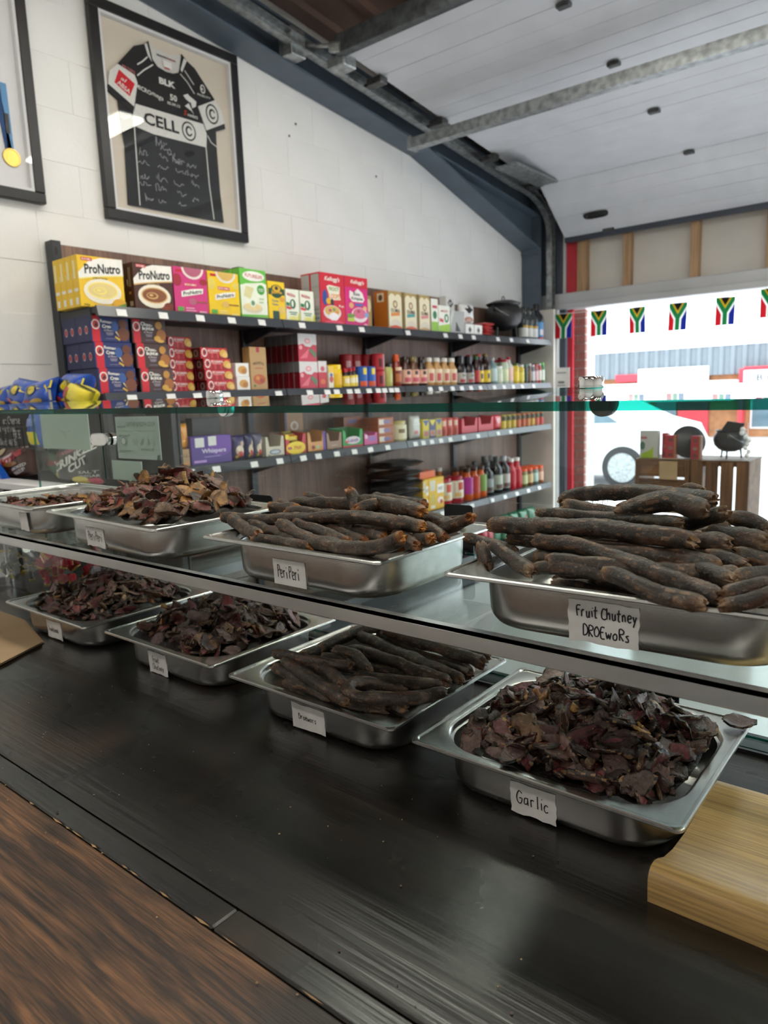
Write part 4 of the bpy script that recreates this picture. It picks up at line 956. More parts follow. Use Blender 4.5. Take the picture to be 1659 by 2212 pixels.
DRO = [
 ([(-0.875,0.957,1.062),(-0.737,0.919,1.062),(-0.581,0.878,1.062)],0.0103), ([(-0.841,0.993,1.058),(-0.716,0.945,1.058),(-0.588,0.914,1.058)],0.0096), ([(-0.807,0.973,1.078),(-0.684,0.942,1.078),(-0.576,0.933,1.076)],0.0111), ([(-0.875,0.867,1.055),(-0.86,0.94,1.068),(-0.835,0.996,1.07)],0.0102), ([(-0.806,0.869,1.07),(-0.707,0.869,1.068),(-0.589,0.852,1.066)],0.0106),
 ([(-0.809,0.841,1.078),(-0.76,0.833,1.08),(-0.702,0.8,1.076)],0.0091), ([(-0.753,0.853,1.055),(-0.66,0.87,1.055)],0.0080), ([(-0.716,0.79,1.07),(-0.653,0.801,1.072),(-0.587,0.83,1.07)],0.0085), ([(-0.631,0.804,1.062),(-0.675,0.778,1.07),(-0.692,0.752,1.074),(-0.68,0.729,1.074),(-0.643,0.722,1.074),(-0.601,0.752,1.074),(-0.565,0.81,1.07)],0.0095),
 ([(-0.84,0.754,1.078),(-0.759,0.731,1.074),(-0.668,0.714,1.064)],0.0099), ([(-0.865,0.753,1.088),(-0.797,0.764,1.086),(-0.724,0.784,1.084)],0.0089), ([(-0.801,0.765,1.078),(-0.763,0.765,1.078),(-0.702,0.742,1.072)],0.0112), ([(-0.858,0.745,1.068),(-0.794,0.744,1.062)],0.0096), ([(-0.815,0.742,1.055),(-0.726,0.738,1.050)],0.0093), ([(-0.826,0.738,1.052),(-0.796,0.738,1.05)],0.0081),
 ([(-0.640,0.772,1.055),(-0.600,0.760,1.056)],0.0086), ([(-0.688,0.743,1.045),(-0.634,0.755,1.045)],0.0088), ([(-0.692,0.974,1.07),(-0.617,1.0,1.068)],0.0088), ([(-0.644,0.981,1.06),(-0.598,0.99,1.062)],0.0086), ([(-0.808,0.961,1.054),(-0.69,0.936,1.054),(-0.615,0.923,1.052)],0.0087), ([(-0.765,0.785,1.06),(-0.704,0.788,1.06)],0.0095), ([(-0.766,0.75,1.06),(-0.707,0.738,1.058)],0.0099),
 ([(-0.833,0.836,1.06),(-0.779,0.83,1.06)],0.0102), ([(-0.664,0.792,1.05),(-0.62,0.805,1.05)],0.0097), ([(-0.884,0.831,1.055),(-0.874,0.879,1.055)],0.0099), ([(-0.675,0.864,1.045),(-0.625,0.863,1.045)],0.0095)]
def pile(P, pan, tip, lab, grp, seed, nfill, zlo, zhi, base):
    for k, (pts, r) in enumerate(P): stick(pts, r, seed + k, tip if k % 3 else ('8a6a4a' if tip[0] != 'a' else 'c07828'), lab, grp, base)
    t, hx, hy, H = G[pan]; rr = random.Random(seed + 99); cz, sz_ = math.cos(t.rotation_euler.z), math.sin(t.rotation_euler.z)
    for k in range(nfill):                     # sticks lower down in the pan
        lv = k / max(1, nfill - 1); u = rr.uniform(-hx * .3, hx * .3); v = -hy * .62 + 2 * hy * .62 * ((k * .381) % 1.0); a = rr.gauss(0, .22); L = rr.uniform(.07, .11)
        z = zlo + (zhi - zlo) * lv
        q = [(u + d * L * math.cos(a), v + d * L * math.sin(a)) for d in (-1, 0, 1)]
        q = [(max(-hx + .045, min(hx - .045, x)), max(-hy + .045, min(hy - .045, y))) for x, y in q]
        stick([(t.location.x + x * cz - y * sz_, t.location.y + x * sz_ + y * cz, z) for x, y in q], rr.uniform(.009, .011), seed + 200 + k, tip, lab, grp, base)
pile(FCD, 'fcd', '7a5a3e', 'thick black dried sausage in the pan labelled Fruit Chutney Droewors', 'sausages in the fruit chutney droewors pan', 500, 26, ZS_ + .014, 1.318, '29231f')
pile(PPS, 'pps', 'a4622a', 'orange-tipped dried sausage in the shelf pan labelled Peri Peri', 'sausages in the peri peri shelf pan', 700, 22, ZS_ + .014, 1.292, '2e241d')
pile(DRO, 'droe', '6a4a36', 'thin dark dried sausage in the counter pan', 'sausages in the counter pan', 900, 20, ZC + .014, 1.046, '2e2622')

# ================================================================== CUTTING BOARD, PAPER
P_ = [(.672, CZ), (.671, CZ + .012), (.671, 1.004), (.674, 1.010), (.680, 1.0135), (.690, 1.0135), (.702, 1.009), (.72, 1.0), (.75, .9925), (.79, .989), (.83, .9895), (.87, .994), (.895, .999), (.905, 1.0), (.916, .998), (.918, CZ)]
o = MB().prism(P_, lambda a, b, d: (d, a, b + .0003), -.2222, .26).build('carving_block', 'cutter_wood', smooth=35)
tag(o, 'pale wooden block with a hollowed top beside the garlic pan', 'wooden block')
P_ = [(-1.86, .56), (-1.50, .545), (-1.585, .705), (-1.80, .76), (-1.95, .76), (-1.95, .56)]
for k in range(3):
    o = MB().prism([(x + k * .004 - .01 * (k == 1), y - .004 * k) for x, y in P_], lambda a, b, d: (a, b, d + .012 * max(0, (a + 1.62)) * 1.0), CZ + .0006 + k * .0022, CZ + .0022 + k * .0022).build('paper_sheet', 'kraft')
    tag(o, 'flat brown paper bag stacked at the counter edge', 'paper bag', 'brown paper bags on the counter')

# ================================================================== GONDOLA SHELVING
ZSH = [1.921, 1.552, 1.19, .668, .25]
YU = [1.69, 2.745, 3.81, 4.85, 5.94]
gs = thing('gondola_shelving', (-3.1, 3.8, 0), 'dark metal shop shelving with walnut back panels along the block wall', 'shelving')
for i, y in enumerate(YU):
    mb = MB().box(-3.282, -3.222, y - .022, y + .022, 0, 2.235 if i != 4 else 2.2, .002)
    mb.build('upright', 'gondola_dark', gs); up = gs.children[-1]
    if i == 0:
        for k in range(14):
            z = 2.17 - k * .075
            MB().box(-3.2225, -3.2205, y - .010, y + .002, z, z + .035).build('slot', 'black_plastic', up)
for i in range(4):
    MB().box(-3.272, -3.25, YU[i] + .022, YU[i + 1] - .022, .12, 2.225 if i < 3 else 2.19).build('back_panel', 'laminate', gs)
TAGS = [[1.789, 1.999, 2.204, 2.395, 2.593, 2.764, 2.886, 3.192, 3.391, 3.855, 4.291, 4.481, 4.66, 5.014, 5.226, 5.5],
        [1.802, 2.006, 2.155, 2.329, 2.683, 2.919, 3.063, 3.142, 3.256, 3.328, 3.437, 3.527, 3.59, 3.659, 3.717, 4.09, 4.218, 4.365, 4.486, 4.612, 4.743, 4.95, 5.1, 5.25, 5.4, 5.6],
        [2.0, 2.08, 2.233, 2.48, 2.66, 2.84, 2.96, 3.117, 3.275, 3.428, 3.6, 3.9, 3.99, 4.09, 4.203, 4.321, 4.5, 4.7, 5.0, 5.2],
        [4.0, 4.2, 4.4, 4.6, 4.9, 5.1, 5.3, 5.5, 5.7], []]
tagme = None
for s, z in enumerate(ZSH):
    for i in range(4):
        y0, y1 = YU[i] + .002, YU[i + 1] - .002
        if i == 0: y0 -= .015
        sh = MB().box(-3.24, -2.925, y0, y1, z - .03, z - .0005, .002).build('shelf', 'gondola_dark', gs)
        # sloping price strip
        MB().prism([(-2.928, z + .003), (-2.918, z + .003), (-2.905, z - .042), (-2.915, z - .046), (-2.93, z - .036)], lambda a, b, d: (a, d, b), y0 + .001, y1 - .001).build('price_strip', 'strip_plastic', sh)
        for t in TAGS[s]:
            if y0 + .03 < t < y1 - .03:
                so = ORG[sh.name]; h = .028; w = .048
                if tagme is None:
                    mb = MB().prism([(0, 0), (.0012, .0003), (.0012 - .0084, .0293), (-.0084, .029)], lambda a, b, d: (a, d, b), -w / 2, w / 2)
                    ob = mb.build('price_tag', 'tag_white', sh, local=True); tagme = ob.data
                else:
                    ob = bpy.data.objects.new('price_tag', tagme); COL.objects.link(ob); ob.parent = sh
                ob.location = (-2.9052 - so[0], t - so[1], z - .038 - so[2]); ob.rotation_euler = (R.uniform(-.04, .04), 0, 0)
        if s < 4:
            for yy in ([YU[i]] if i else []) + ([YU[4]] if i == 3 else []):
                MB().prism([(-3.22, z - .03), (-2.95, z - .03), (-2.96, z - .045), (-3.18, z - .10), (-3.22, z - .11)], lambda a, b, d: (a, d, b), yy - .004, yy + .004).build('bracket', 'gondola_dark', gs)
        elif i == 0:
            pass
MB().box(-3.24, -2.93, YU[0], YU[4], .03, .22).build('plinth', 'gondola_dark', gs)
MB().box(-3.22, -2.96, YU[0] - .019, YU[0] - .012, ZSH[0] - .06, ZSH[0] - .002).build('bracket', 'gondola_dark', gs)
MB().box(-3.22, -2.95, YU[0] - .019, YU[0] - .012, ZSH[1] - .06, ZSH[1] - .002).build('bracket', 'gondola_dark', gs)

# ================================================================== GROCERIES
def front_fn(xf, y0, z0): return lambda a, b, d: (xf + d, y0 + a, z0 + b)
def side_fn(xb, y0, z0): return lambda a, b, d: (xb + a, y0 - d, z0 + b)
def carton(label, y0, y1, s, h, dep, col, front=(), side=(), n=1, xf=-2.97, z=None, gap=.003, cat='box', name='food_carton', group=None, sidecol=None, topcol=None, dz=0, skew=0):
    """printed carton; n of them one behind the other"""
    z = (ZSH[s] if z is None else z) + dz; w = y1 - y0
    c = S(col); mb = MB().box(xf - dep, xf, y0, y1, z, z + h, .0015, c)
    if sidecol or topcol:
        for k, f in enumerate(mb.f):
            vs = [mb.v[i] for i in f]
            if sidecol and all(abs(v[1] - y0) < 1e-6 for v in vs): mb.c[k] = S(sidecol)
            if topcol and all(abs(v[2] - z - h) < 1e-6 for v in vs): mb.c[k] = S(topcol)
    o = mb.build(name, 'card')
    tag(o, label, cat, group if group else (label.split(' on ')[0] if n > 1 else None))
    if front or side:
        pb = MB()
        if front: art(pb, front, w, h, front_fn(xf, y0, z))
        if side: art(pb, side, dep, h, side_fn(xf - dep, y0, z))
        stuff(pb.build('print', 'card', o, fix=False))
    r = [o]
    for k in range(1, n): r.append(copy_tree(o, (-(dep + gap) * k, 0, 0)))
    return o
W_ = 'f4f2ea'
def pronutro(col, dark, bowl, cream, sub):
    return [('p', [(0, .66), (.25, .9), (.5, .98), (1, 1), (1, .68), (.6, .64), (.3, .60), (0, .55)], W_), ('r', .08, .9, .32, .965, 'c8202c'), ('t', 'BOKOMO', .20, .932, .2, .04, {}, W_), ('t', 'ProNutro', .54, .77, .80, .19, {'b': .03, 'slope': .06}, '1c1c1c'), ('p', [(0, .55), (.3, .60), (.6, .64), (1, .68), (1, .655), (.6, .615), (.3, .575), (0, .52)], cream),
            ('t', sub, .48, .57, .34, .05, {}, dark), ('e', .5, .32, .42, .25, 'f1ead6'), ('e', .5, .34, .34, .17, cream), ('e', .5, .34, .31, .145, bowl), ('e', .44, .33, .15, .07, cream), ('e', .43, .335, .12, .05, bowl), ('e', .41, .34, .05, .025, cream), ('t', '500g', .12, .04, .12, .04, {}, '222222')]
carton('yellow cereal carton with white banner and cream porridge bowl', 1.640, 1.850, 0, .212, .05, 'f0c52a', pronutro('', '5a4a10', 'e6d08a', 'f6e27a', 'ORIGINAL') + [('e', .86, .1, .16, .1, 'e0a82a'), ('p', [(.72, .02), (1, .12), (1, 0), (.74, 0)], '5f8a2c')], [('r', .2, .55, .55, .9, 'f4e7a8'), ('r', .15, .3, .8, .36, W_), ('r', .3, .05, .7, .18, W_)], n=4)
carton('brown chocolate cereal carton with white banner and bowl', 1.900, 2.105, 0, .212, .05, '4a2c20', pronutro('', 'caa46a', '8a5232', 'd9b070', 'CHOCOLATE') + [('e', .85, .12, .13, .09, '7a2f1c'), ('e', .76, .07, .1, .06, '8a3a22')], [('r', .2, .5, .6, .9, '8a7a6a'), ('r', .2, .1, .7, .2, 'c9b9a9'), ('r', .2, .35, .5, .4, 'c9a040')], n=4)
def pouchp(a, b, c, d): return [('e', .58, 1.0, .33, .24, 'ece3da'), ('e', .58, 1.0, .27, .19, b), ('r', .08, .89, .26, .945, 'c8202c'), ('e', .1, .72, .13, .13, c), ('e', .88, .72, .12, .07, c), ('r', .3, .60, .68, .675, 'd23a4a'), ('t', 'BOKOMO', .49, .638, .34, .045, {}, W_), ('p', [(.2, .36), (.5, .41), (.84, .47), (.86, .58), (.5, .545), (.2, .48)], W_), ('t', 'ProNutro', .53, .478, .56, .085, {'b': .03, 'slope': .09}, '1c1c1c'), ('e', .52, .28, .12, .075, b), ('r', .62, .265, .95, .29, '9a5a2a'), ('r', .06, .06, .24, .15, '5fae4a'), ('r', .3, .07, .6, .09, d), ('r', .3, .12, .55, .14, d), ('r', .7, .05, .92, .08, d)]
carton('pink strawberry porridge box with round bowl at the top', 2.112, 2.306, 0, .217, .05, 'd23a80', pouchp('', 'b8637c', 'a8283c', 'f0b8d0'), [], n=2)
carton('yellow banana porridge box with round bowl at the top', 2.312, 2.506, 0, .217, .05, 'f2cc18', pouchp('', 'e0b860', 'e8d060', 'f7e69a'), [], n=2)
carton('tall green and white cereal carton with oval red emblem', 2.516, 2.694, 0, .253, .06, '6cc24a', [('p', [(0, .08), (1, .1), (1, .72), (.85, .75), (.2, .70), (0, .66)], 'eef3e0'), ('e', .52, .86, .42, .10, W_), ('e', .52, .86, .38, .08, 'f4f2ea'), ('t', 'FUTURELIFE', .52, .86, .66, .07, {'b': .02, 'slope': -.02}, 'c0392b'), ('e', .77, .60, .15, .1, '3f9e3a'), ('t', 'smart', .77, .615, .2, .03, {}, W_), ('t', 'food', .77, .58, .16, .03, {}, W_), ('p', [(.1, .45), (.35, .40), (.5, .62), (.2, .66)], 'ddd6a0'), ('e', .42, .22, .38, .1, 'dcd3b4'), ('e', .42, .25, .33, .07, 'e9d69a'), ('e', .43, .32, .11, .08, 'e8efe0'), ('e', .43, .32, .07, .05, '6a9a72'), ('p', [(.1, .0), (1, .0), (1, .08), (.5, .05)], '8fd05a'), ('r', .68, .40, .86, .43, 'b9cfa0'), ('r', .68, .33, .84, .36, 'b9cfa0')], [('r', .1, .1, .9, .7, 'cfe3b0')], n=3)
carton('small yellow oats box with dark green ribbon emblem', 2.704, 2.826, 0, .206, .06, 'f4cf1c', [('r', .02, .66, .98, .82, '1d4a34'), ('e', .5, .75, .38, .17, '1d4a34'), ('e', .5, .82, .24, .08, 'e8b820'), ('e', .5, .83, .1, .05, '1d2a24'), ('t', 'Jungle', .5, .72, .64, .1, {'b': .03}, 'f0b428'), ('t', 'Taste', .38, .51, .4, .06, {}, '2a6a9a'), ('t', 'Oats', .38, .42, .36, .06, {}, '2a6a9a'), ('r', .22, .05, .6, .25, '244a40'), ('e', .75, .28, .2, .1, 'e8c86a'), ('e', .8, .55, .15, .06, 'e0a040')], [('r', .1, .4, .9, .5, '6a9a30')], n=3)
for k, (a, b) in enumerate(((2.832, 2.932), (2.942, 3.050))):
    carton('white flour packet with green emblem and red lettering beside the oats', a, b, 0, .176, .055, 'eef0e0', [('t', 'MAIZENA', .42, .82, .62, .09, {'b': .03, 'slope': -.05}, 'b82a3c'), ('e', .5, .55, .22, .15, '1f6a42'), ('e', .48, .56, .08, .1, W_), ('p', [(.0, .40), (.35, .37), (.4, .44), (0, .48)], 'd8404c'), ('p', [(0, .50), (.25, .47), (.25, .58), (0, .6)], '2a7a4a'), ('r', .2, .28, .8, .31, '4a8a6a'), ('r', .28, .22, .72, .25, '4a8a6a'), ('e', .5, .10, .3, .09, 'e9e68a'), ('p', [(.8, 0), (1, 0), (1, .3), (.9, .25)], 'd9d84a')], n=2, group='white flour packets')
carton('tall red cereal carton with bowl of coloured loops', 3.106, 3.316, 0, .294, .075, 'd01f36', [('t', "Kellogg's", .5, .88, .62, .11, {'b': .02, 's': .3}, W_), ('p', [(.26, .74), (.36, .77), (.8, .75), (.78, .6), (.82, .5), (.35, .48), (.34, .6)], 'f0ead8'), ('t', 'FROOT', .56, .70, .42, .08, {'b': .03}, '7a9a3a'), ('t', 'LOOPS', .57, .56, .42, .1, {'b': .03}, 'e08a3a'), ('e', .18, .52, .1, .15, '2a4a9a'), ('e', .32, .46, .1, .06, 'e8b020'), ('e', .46, .44, .07, .07, '2a2a2a'), ('e', .45, .24, .36, .14, 'e9dfe0'), ('e', .45, .27, .31, .1, 'd8b060'), ('e', .36, .28, .06, .03, 'c04a6a'), ('e', .52, .30, .06, .03, '6a9a5a'), ('e', .62, .24, .06, .03, 'e0822a'), ('e', .5, .16, .2, .08, 'f4eff2'), ('t', 'Fun', .83, .38, .2, .05, {}, W_), ('e', .5, .03, .4, .06, 'e84a6a')],
       [('r', .08, .05, .92, .97, 'b9b9b4'), ('r', .15, .1, .85, .14, '8a8a8a'), ('r', .15, .2, .85, .22, '8a8a8a'), ('r', .15, .28, .85, .3, '8a8a8a'), ('r', .15, .36, .85, .5, 'd8c8c8'), ('r', .08, .72, .92, .725, '7a7a7a')], n=2)
carton('tall pink cereal carton with red top and milk bowl', 3.320, 3.530, 0, .294, .075, 'd81f7e', [('r', 0, .78, 1, 1, 'd01f36'), ('t', "Kellogg's", .55, .89, .60, .1, {'b': .02, 's': .3}, W_), ('p', [(.2, .72), (.38, .68), (.55, .77), (.76, .69), (.84, .56), (.76, .50), (.3, .5), (.18, .58)], 'f1ece8'), ('t', 'Rice', .5, .66, .28, .07, {'b': .03}, '222222'), ('t', 'Krispies', .52, .56, .5, .08, {'b': .03}, '222222'), ('r', .42, .42, .75, .47, '4a6ab0'), ('e', .25, .42, .1, .06, 'e0a878'), ('e', .84, .38, .08, .05, 'e8b878'), ('e', .6, .24, .36, .15, 'efe3e6'), ('e', .6, .27, .30, .11, 'd86a8a'), ('e', .55, .31, .07, .03, 'b0405a'), ('r', .06, .18, .36, .25, '6a9a3a'), ('r', .06, .10, .36, .17, 'bcd04a'), ('e', .9, .25, .09, .05, '7aa0d8'), ('t', '400g', .85, .05, .16, .04, {}, W_)], [('r', .1, .1, .9, .9, 'c9a0b8')], n=2)
carton('narrow golden rusk box standing behind the pink cereal', 3.545, 3.60, 0, .20, .05, 'a8884a', [('e', .5, .7, .35, .2, 'd9cba0')], xf=-3.0)
def ouma(c, c2): return [('r', .06, .02, .94, .86, 'e9dfc0'), ('e', .3, .80, .22, .13, 'e9dfc0'), ('e', .7, .80, .22, .13, 'e9dfc0'), ('e', .5, .66, .15, .10, '7a5a3a'), ('e', .5, .66, .09, .065, 'e0d0a8'), ('t', 'OUMA', .5, .5, .62, .1, {'b': .03}, '4a3424'), ('p', [(.2, .34), (.8, .38), (.78, .46), (.2, .43)], c), ('e', .5, .14, .34, .13, 'ddd3c0'), ('p', [(.1, .0), (.9, .0), (.9, .08), (.5, .12), (.1, .08)], c2), ('r', 0, 0, .06, 1, '7a6a48'), ('r', .94, 0, 1, 1, '7a6a48')]
carton('cream and gold rusk box with orange ribbon and ochre side', 3.726, 3.882, 0, .243, .115, 'b39a60', ouma('e08a3a', 'd8563a'), [('r', 0, 0, 1, 1, 'b86a20'), ('r', .25, .72, .75, .95, 'd9cba8'), ('e', .5, .83, .15, .08, '6a4a2a')])
carton('cream and gold rusk box with teal ribbon', 3.899, 4.047, 0, .243, .115, 'b39a60', ouma('4a9a9a', 'd8684a'), [])
carton('cream and gold rusk box with pink ribbon', 4.060, 4.199, 0, .243, .115, 'b39a60', ouma('d88a8a', 'c8a878'), [])
carton('slim white packet with green foot between rusks and flour', 4.212, 4.292, 0, .23, .05, 'eeeee4', [('r', 0, 0, 1, .32, '8fc43a'), ('e', .5, .52, .3, .12, '2a7a4a'), ('r', .15, .72, .85, .80, 'c84a5a')])
carton('white cornflour box with lime green foot and red lettering', 4.302, 4.440, 0, .191, .06, 'eeeee4', [('p', [(0, 0), (1, 0), (1, .36), (0, .26)], '9ccc3a'), ('t', 'MAIZE', .5, .8, .6, .08, {}, 'c03a4a'), ('e', .68, .55, .2, .16, '2a7a4a'), ('e', .68, .55, .08, .09, W_), ('p', [(.05, .42), (.4, .38), (.4, .5), (.05, .54)], 'd04a56')], n=2)
carton('grey box with large dark triangle print', 4.445, 4.632, 0, .165, .09, 'a8aaa8', [('p', [(.35, .12), (.72, .12), (.40, .55)], '2c2c2e'), ('p', [(0, .72), (0, .3), (.3, 1), (.12, 1)], 'c9cac8')])
carton('grey flour packet with black diamond on top of the grey box', 4.44, 4.55, 0, .1, .06, 'c9c9c6', [('p', [(.15, .55), (.5, .2), (.85, .5), (.5, .85)], '2a2a2c'), ('t', 'IOT', .5, .52, .4, .2, {}, W_)], z=ZSH[0] + .166, xf=-3.0)
for k in range(2): carton('small white box with black diamond mark', 4.650 + .12 * k, 4.762 + .12 * k, 0, .08, .07, 'ecebe8', [('p', [(.3, .5), (.5, .2), (.7, .5), (.5, .8)], '3a3a3c')], group='small white boxes with diamond mark')

def bag(name, label, y0, y1, z0, h, dep, col, shapes=(), xf=-2.97, cat='bag', group=None, crimp=.04, fn=None, matname='foil', wr=.006, seed=0, puff=1.0):
    """pillow bag with crimped ends, print follows its surface; fn maps (a,b,d) to world"""
    w = y1 - y0
    if fn is None: fn = lambda a, b, d: (xf - dep / 2 + d, y0 + a, z0 + b)
    def bulge(u, v):
        e = max(0, 1 - abs(2 * u - 1) ** 3) ** .5; g = max(0, 1 - abs(2 * v - 1) ** 4) ** .6
        return dep / 2 * puff * e * g * (1 + .22 * noise.noise(Vector((u * 3 + seed, v * 3, seed)))) + .0012 + wr * .35 * noise.noise(Vector((u * 9, v * 7, seed + 5))) * e
    nx, ny = 12, 14; mb = MB(); c = S(col)
    for sgn in (1, -1):
        o = len(mb.v)
        for j in range(ny + 1):
            for i in range(nx + 1):
                u, v = i / nx, j / ny; pin = 1 - .06 * (1 - abs(2 * v - 1)) * 0
                mb.v.append(fn((.5 + (u - .5) * (1 - .05 * math.sin(PI * v))) * w, v * h, sgn * bulge(u, v) if 0 < i < nx and 0 < j < ny else 0))
        for j in range(ny):
            for i in range(nx):
                q = [o + j * (nx + 1) + i, o + j * (nx + 1) + i + 1, o + (j + 1) * (nx + 1) + i + 1, o + (j + 1) * (nx + 1) + i]
                mb.f.append(q if sgn > 0 else q[::-1]); mb.c.append(c); mb.m.append(0)
    o = mb.build(name, matname, smooth=60)
    b = bmesh.new(); b.from_mesh(o.data); bmesh.ops.remove_doubles(b, verts=b.verts, dist=1e-6); b.to_mesh(o.data); b.free()
    tag(o, label, cat, group)
    if shapes:
        pb = MB()
        def f2(a, b_, d): u, v = a / w, b_ / h; return fn((.5 + (u - .5) * (1 - .05 * math.sin(PI * v))) * w, b_, bulge(min(.97, max(.03, u)), min(.97, max(.03, v))) + d * 2 + .0012)
        art(pb, shapes, w, h, f2, sub=8); stuff(pb.build('print', matname, o, fix=False, smooth=60))
    return o
bag('flour_bag', 'shiny white bag with black diamond and rusk picture', 4.60, 4.792, ZSH[0] + .081, .15, .06, 'dedede', [('p', [(.2, .72), (.5, .5), (.8, .7), (.5, .92)], '2a2a2c'), ('e', .5, .2, .3, .14, '9a5a2a')], seed=3)
for k in range(4): bag('sugar_bag', 'small red and white packet stacked beside the iron pot', 4.90 + .02 * (k % 2), 5.04 + .02 * (k % 2), ZSH[0] + .028 * k, .03, .10, 'd85a5a', [('r', .1, .3, .9, .7, 'e8b0b0')], group='red packets beside the pot', seed=k, fn=lambda a, b, d, k=k: (-3.02 + (b - .015) * 4.0, 4.90 + .02 * (k % 2) + a, ZSH[0] + .014 + .027 * k + d * .26))
# lathe products ------------------------------------------------
def bottle(label, y, s, r, h, body, cap=None, lab=None, xf=-2.97, shape='bottle', name='bottle', group=None, n=1, caph=.1, matname='gloss', z=None, stripes=(), glass=False, dep_gap=.004):
    z = ZSH[s] if z is None else z; x = xf - r
    if shape == 'bottle': prof = [(.0, 0), (r * .92, 0), (r, .02 * h), (r, .60 * h), (r * .9, .68 * h), (r * .5, .78 * h), (r * .38, .84 * h), (r * .38, (1 - caph) * h)]
    elif shape == 'sauce': prof = [(.0, 0), (r * .92, 0), (r, .03 * h), (r, .52 * h), (r * .86, .64 * h), (r * .6, .74 * h), (r * .52, .80 * h), (r * .52, (1 - caph) * h)]
    elif shape == 'jar': prof = [(.0, 0), (r * .94, 0), (r, .04 * h), (r, .78 * h), (r * .86, .84 * h), (r * .86, (1 - caph) * h)]
    else: prof = [(.0, 0), (r * .97, 0), (r, .015 * h), (r * .97, .03 * h), (r * .97, .96 * h), (r, .975 * h), (r * .96, h), (.0, h - .002)]
    prof = [(max(p[0], .0004), p[1]) for p in prof]
    if shape != 'can': prof.append((.0004, prof[-1][1]))
    c = S(body); mb = MB().lathe(prof, x, y, z, 14, cols=[c] * len(prof)); o = mb.build(name, matname, smooth=45); tag(o, label, name.replace('_', ' '), group or (label if n > 1 else None))
    if lab:
        lc, a, b = lab[:3]
        LL = [[(x + (r + .0007) * math.cos(q), y + (r + .0007) * math.sin(q), z + zz * h) for q in [2 * PI * k / 18 for k in range(18)]] for zz in (a, b)]
        lm = MB(S(lc)); lm.loops(LL, cap0=False, cap1=False); lo = lm.build('label', 'card', o, smooth=45, fix=False)
        for (sc, za, zb, a0, a1) in stripes:
            pm = MB(S(sc)); pm.loops([[(x + (r + .0013) * math.cos(q), y + (r + .0013) * math.sin(q), z + zz * h) for q in [a0 + (a1 - a0) * k / 8 for k in range(9)]] for zz in (za, zb)], closed=False, cap0=False, cap1=False); pm.build('print', 'card', lo, smooth=45, fix=False)
    if cap:
        cr = {'bottle': .44, 'sauce': .6, 'jar': .93}.get(shape, .5) * r
        MB(S(cap)).lathe([(.0004, (1 - caph) * h - .002), (cr, (1 - caph) * h - .002), (cr, h - .002), (cr * .92, h), (.0004, h)], x, y, z, 14).build('cap', 'gloss', o, smooth=45)
    out = [o]
    for k in range(1, n): out.append(copy_tree(o, (-(2 * r + dep_gap) * k, 0, 0)))
    return o
FRONTA = (-1.0, .5)     # arc of the label that faces the counter
# iron pot on the top shelf
def potjie(cx, cy, z0, R_, label, lid=True, legs=True, s=1.0, tilt=None):
    t = thing('iron_pot', (cx, cy, z0), label, 'pot'); lh = .42 * R_ * 1.0
    pr = [(.0005, .0), (.35, .03), (.68, .18), (.93, .45), (1.0, .75), (.97, 1.02), (.86, 1.22), (.80, 1.30), (.88, 1.36), (.90, 1.40), (.84, 1.40), (.78, 1.34), (.0005, 1.30)]
    MB().lathe([(a * R_, lh + b * R_) for a, b in pr], cx, cy, z0, 28).build('pot_body', 'cast_iron', t, smooth=40)
    for k in range(3):
        a = 2 * PI * k / 3 + .5
        MB().tube([(cx + .62 * R_ * math.cos(a), cy + .62 * R_ * math.sin(a), z0 + lh + .2 * R_), (cx + .7 * R_ * math.cos(a), cy + .7 * R_ * math.sin(a), z0 + .003)], [.07 * R_, .05 * R_], 8).build('leg', 'cast_iron', t, smooth=60)
    if lid:
        lp = [(.0005, 1.40), (.92, 1.40), (.92, 1.44), (.5, 1.58), (.12, 1.62), (.0005, 1.62)]
        l = MB().lathe([(a * R_, lh + b * R_) for a, b in lp], cx, cy, z0, 28).build('lid', 'cast_iron', t, smooth=40)
        MB().tube([(cx, cy - .14 * R_, z0 + lh + 1.6 * R_), (cx, cy - .12 * R_, z0 + lh + 1.76 * R_), (cx, cy, z0 + lh + 1.82 * R_), (cx, cy + .12 * R_, z0 + lh + 1.76 * R_), (cx, cy + .14 * R_, z0 + lh + 1.6 * R_)], .03 * R_, 6).build('knob', 'cast_iron', l, smooth=60)
    for sg in (-1, 1):
        MB().tube([(cx, cy + sg * .92 * R_, z0 + lh + 1.0 * R_), (cx, cy + sg * 1.1 * R_, z0 + lh + 1.08 * R_), (cx, cy + sg * 1.08 * R_, z0 + lh + 1.25 * R_), (cx, cy + sg * .86 * R_, z0 + lh + 1.3 * R_)], .05 * R_, 6).build('lug', 'cast_iron', t, smooth=60)
    pts = [(cx + math.sin(q) * R_ * .98 * .75 + .02, cy + math.cos(q) * R_ * 1.08, z0 + lh + 1.15 * R_ - math.sin(q) * R_ * .55) for q in [PI * k / 14 for k in range(15)]]
    MB().tube(pts, .018 * R_, 6).build('bail_handle', 'galvanised', t, smooth=60)
    return t
potjie(-3.068, 5.38, ZSH[0] + .0008, .154, 'black cast-iron three-legged pot with lid on the top shelf')
for k, y in enumerate((5.60, 5.69, 5.78)): bottle('clear spirit-shaped bottle with white label on the top shelf', y + .01, 0, .042, .27, '3a4044', '15171a', ('d8d8d4', .08, .36), group='white-label bottles on the top shelf', caph=.08, stripes=[('c8a030', .37, .43, *FRONTA)])
bottle('large dark bottle with blue label on the top shelf', 5.892, 0, .062, .315, '1c2026', '111111', ('4a8ac0', .10, .5), caph=.09, stripes=[('d8d0d4', .15, .3, -.6, .1), ('c04a5a', .02, .09, -.8, .2)])
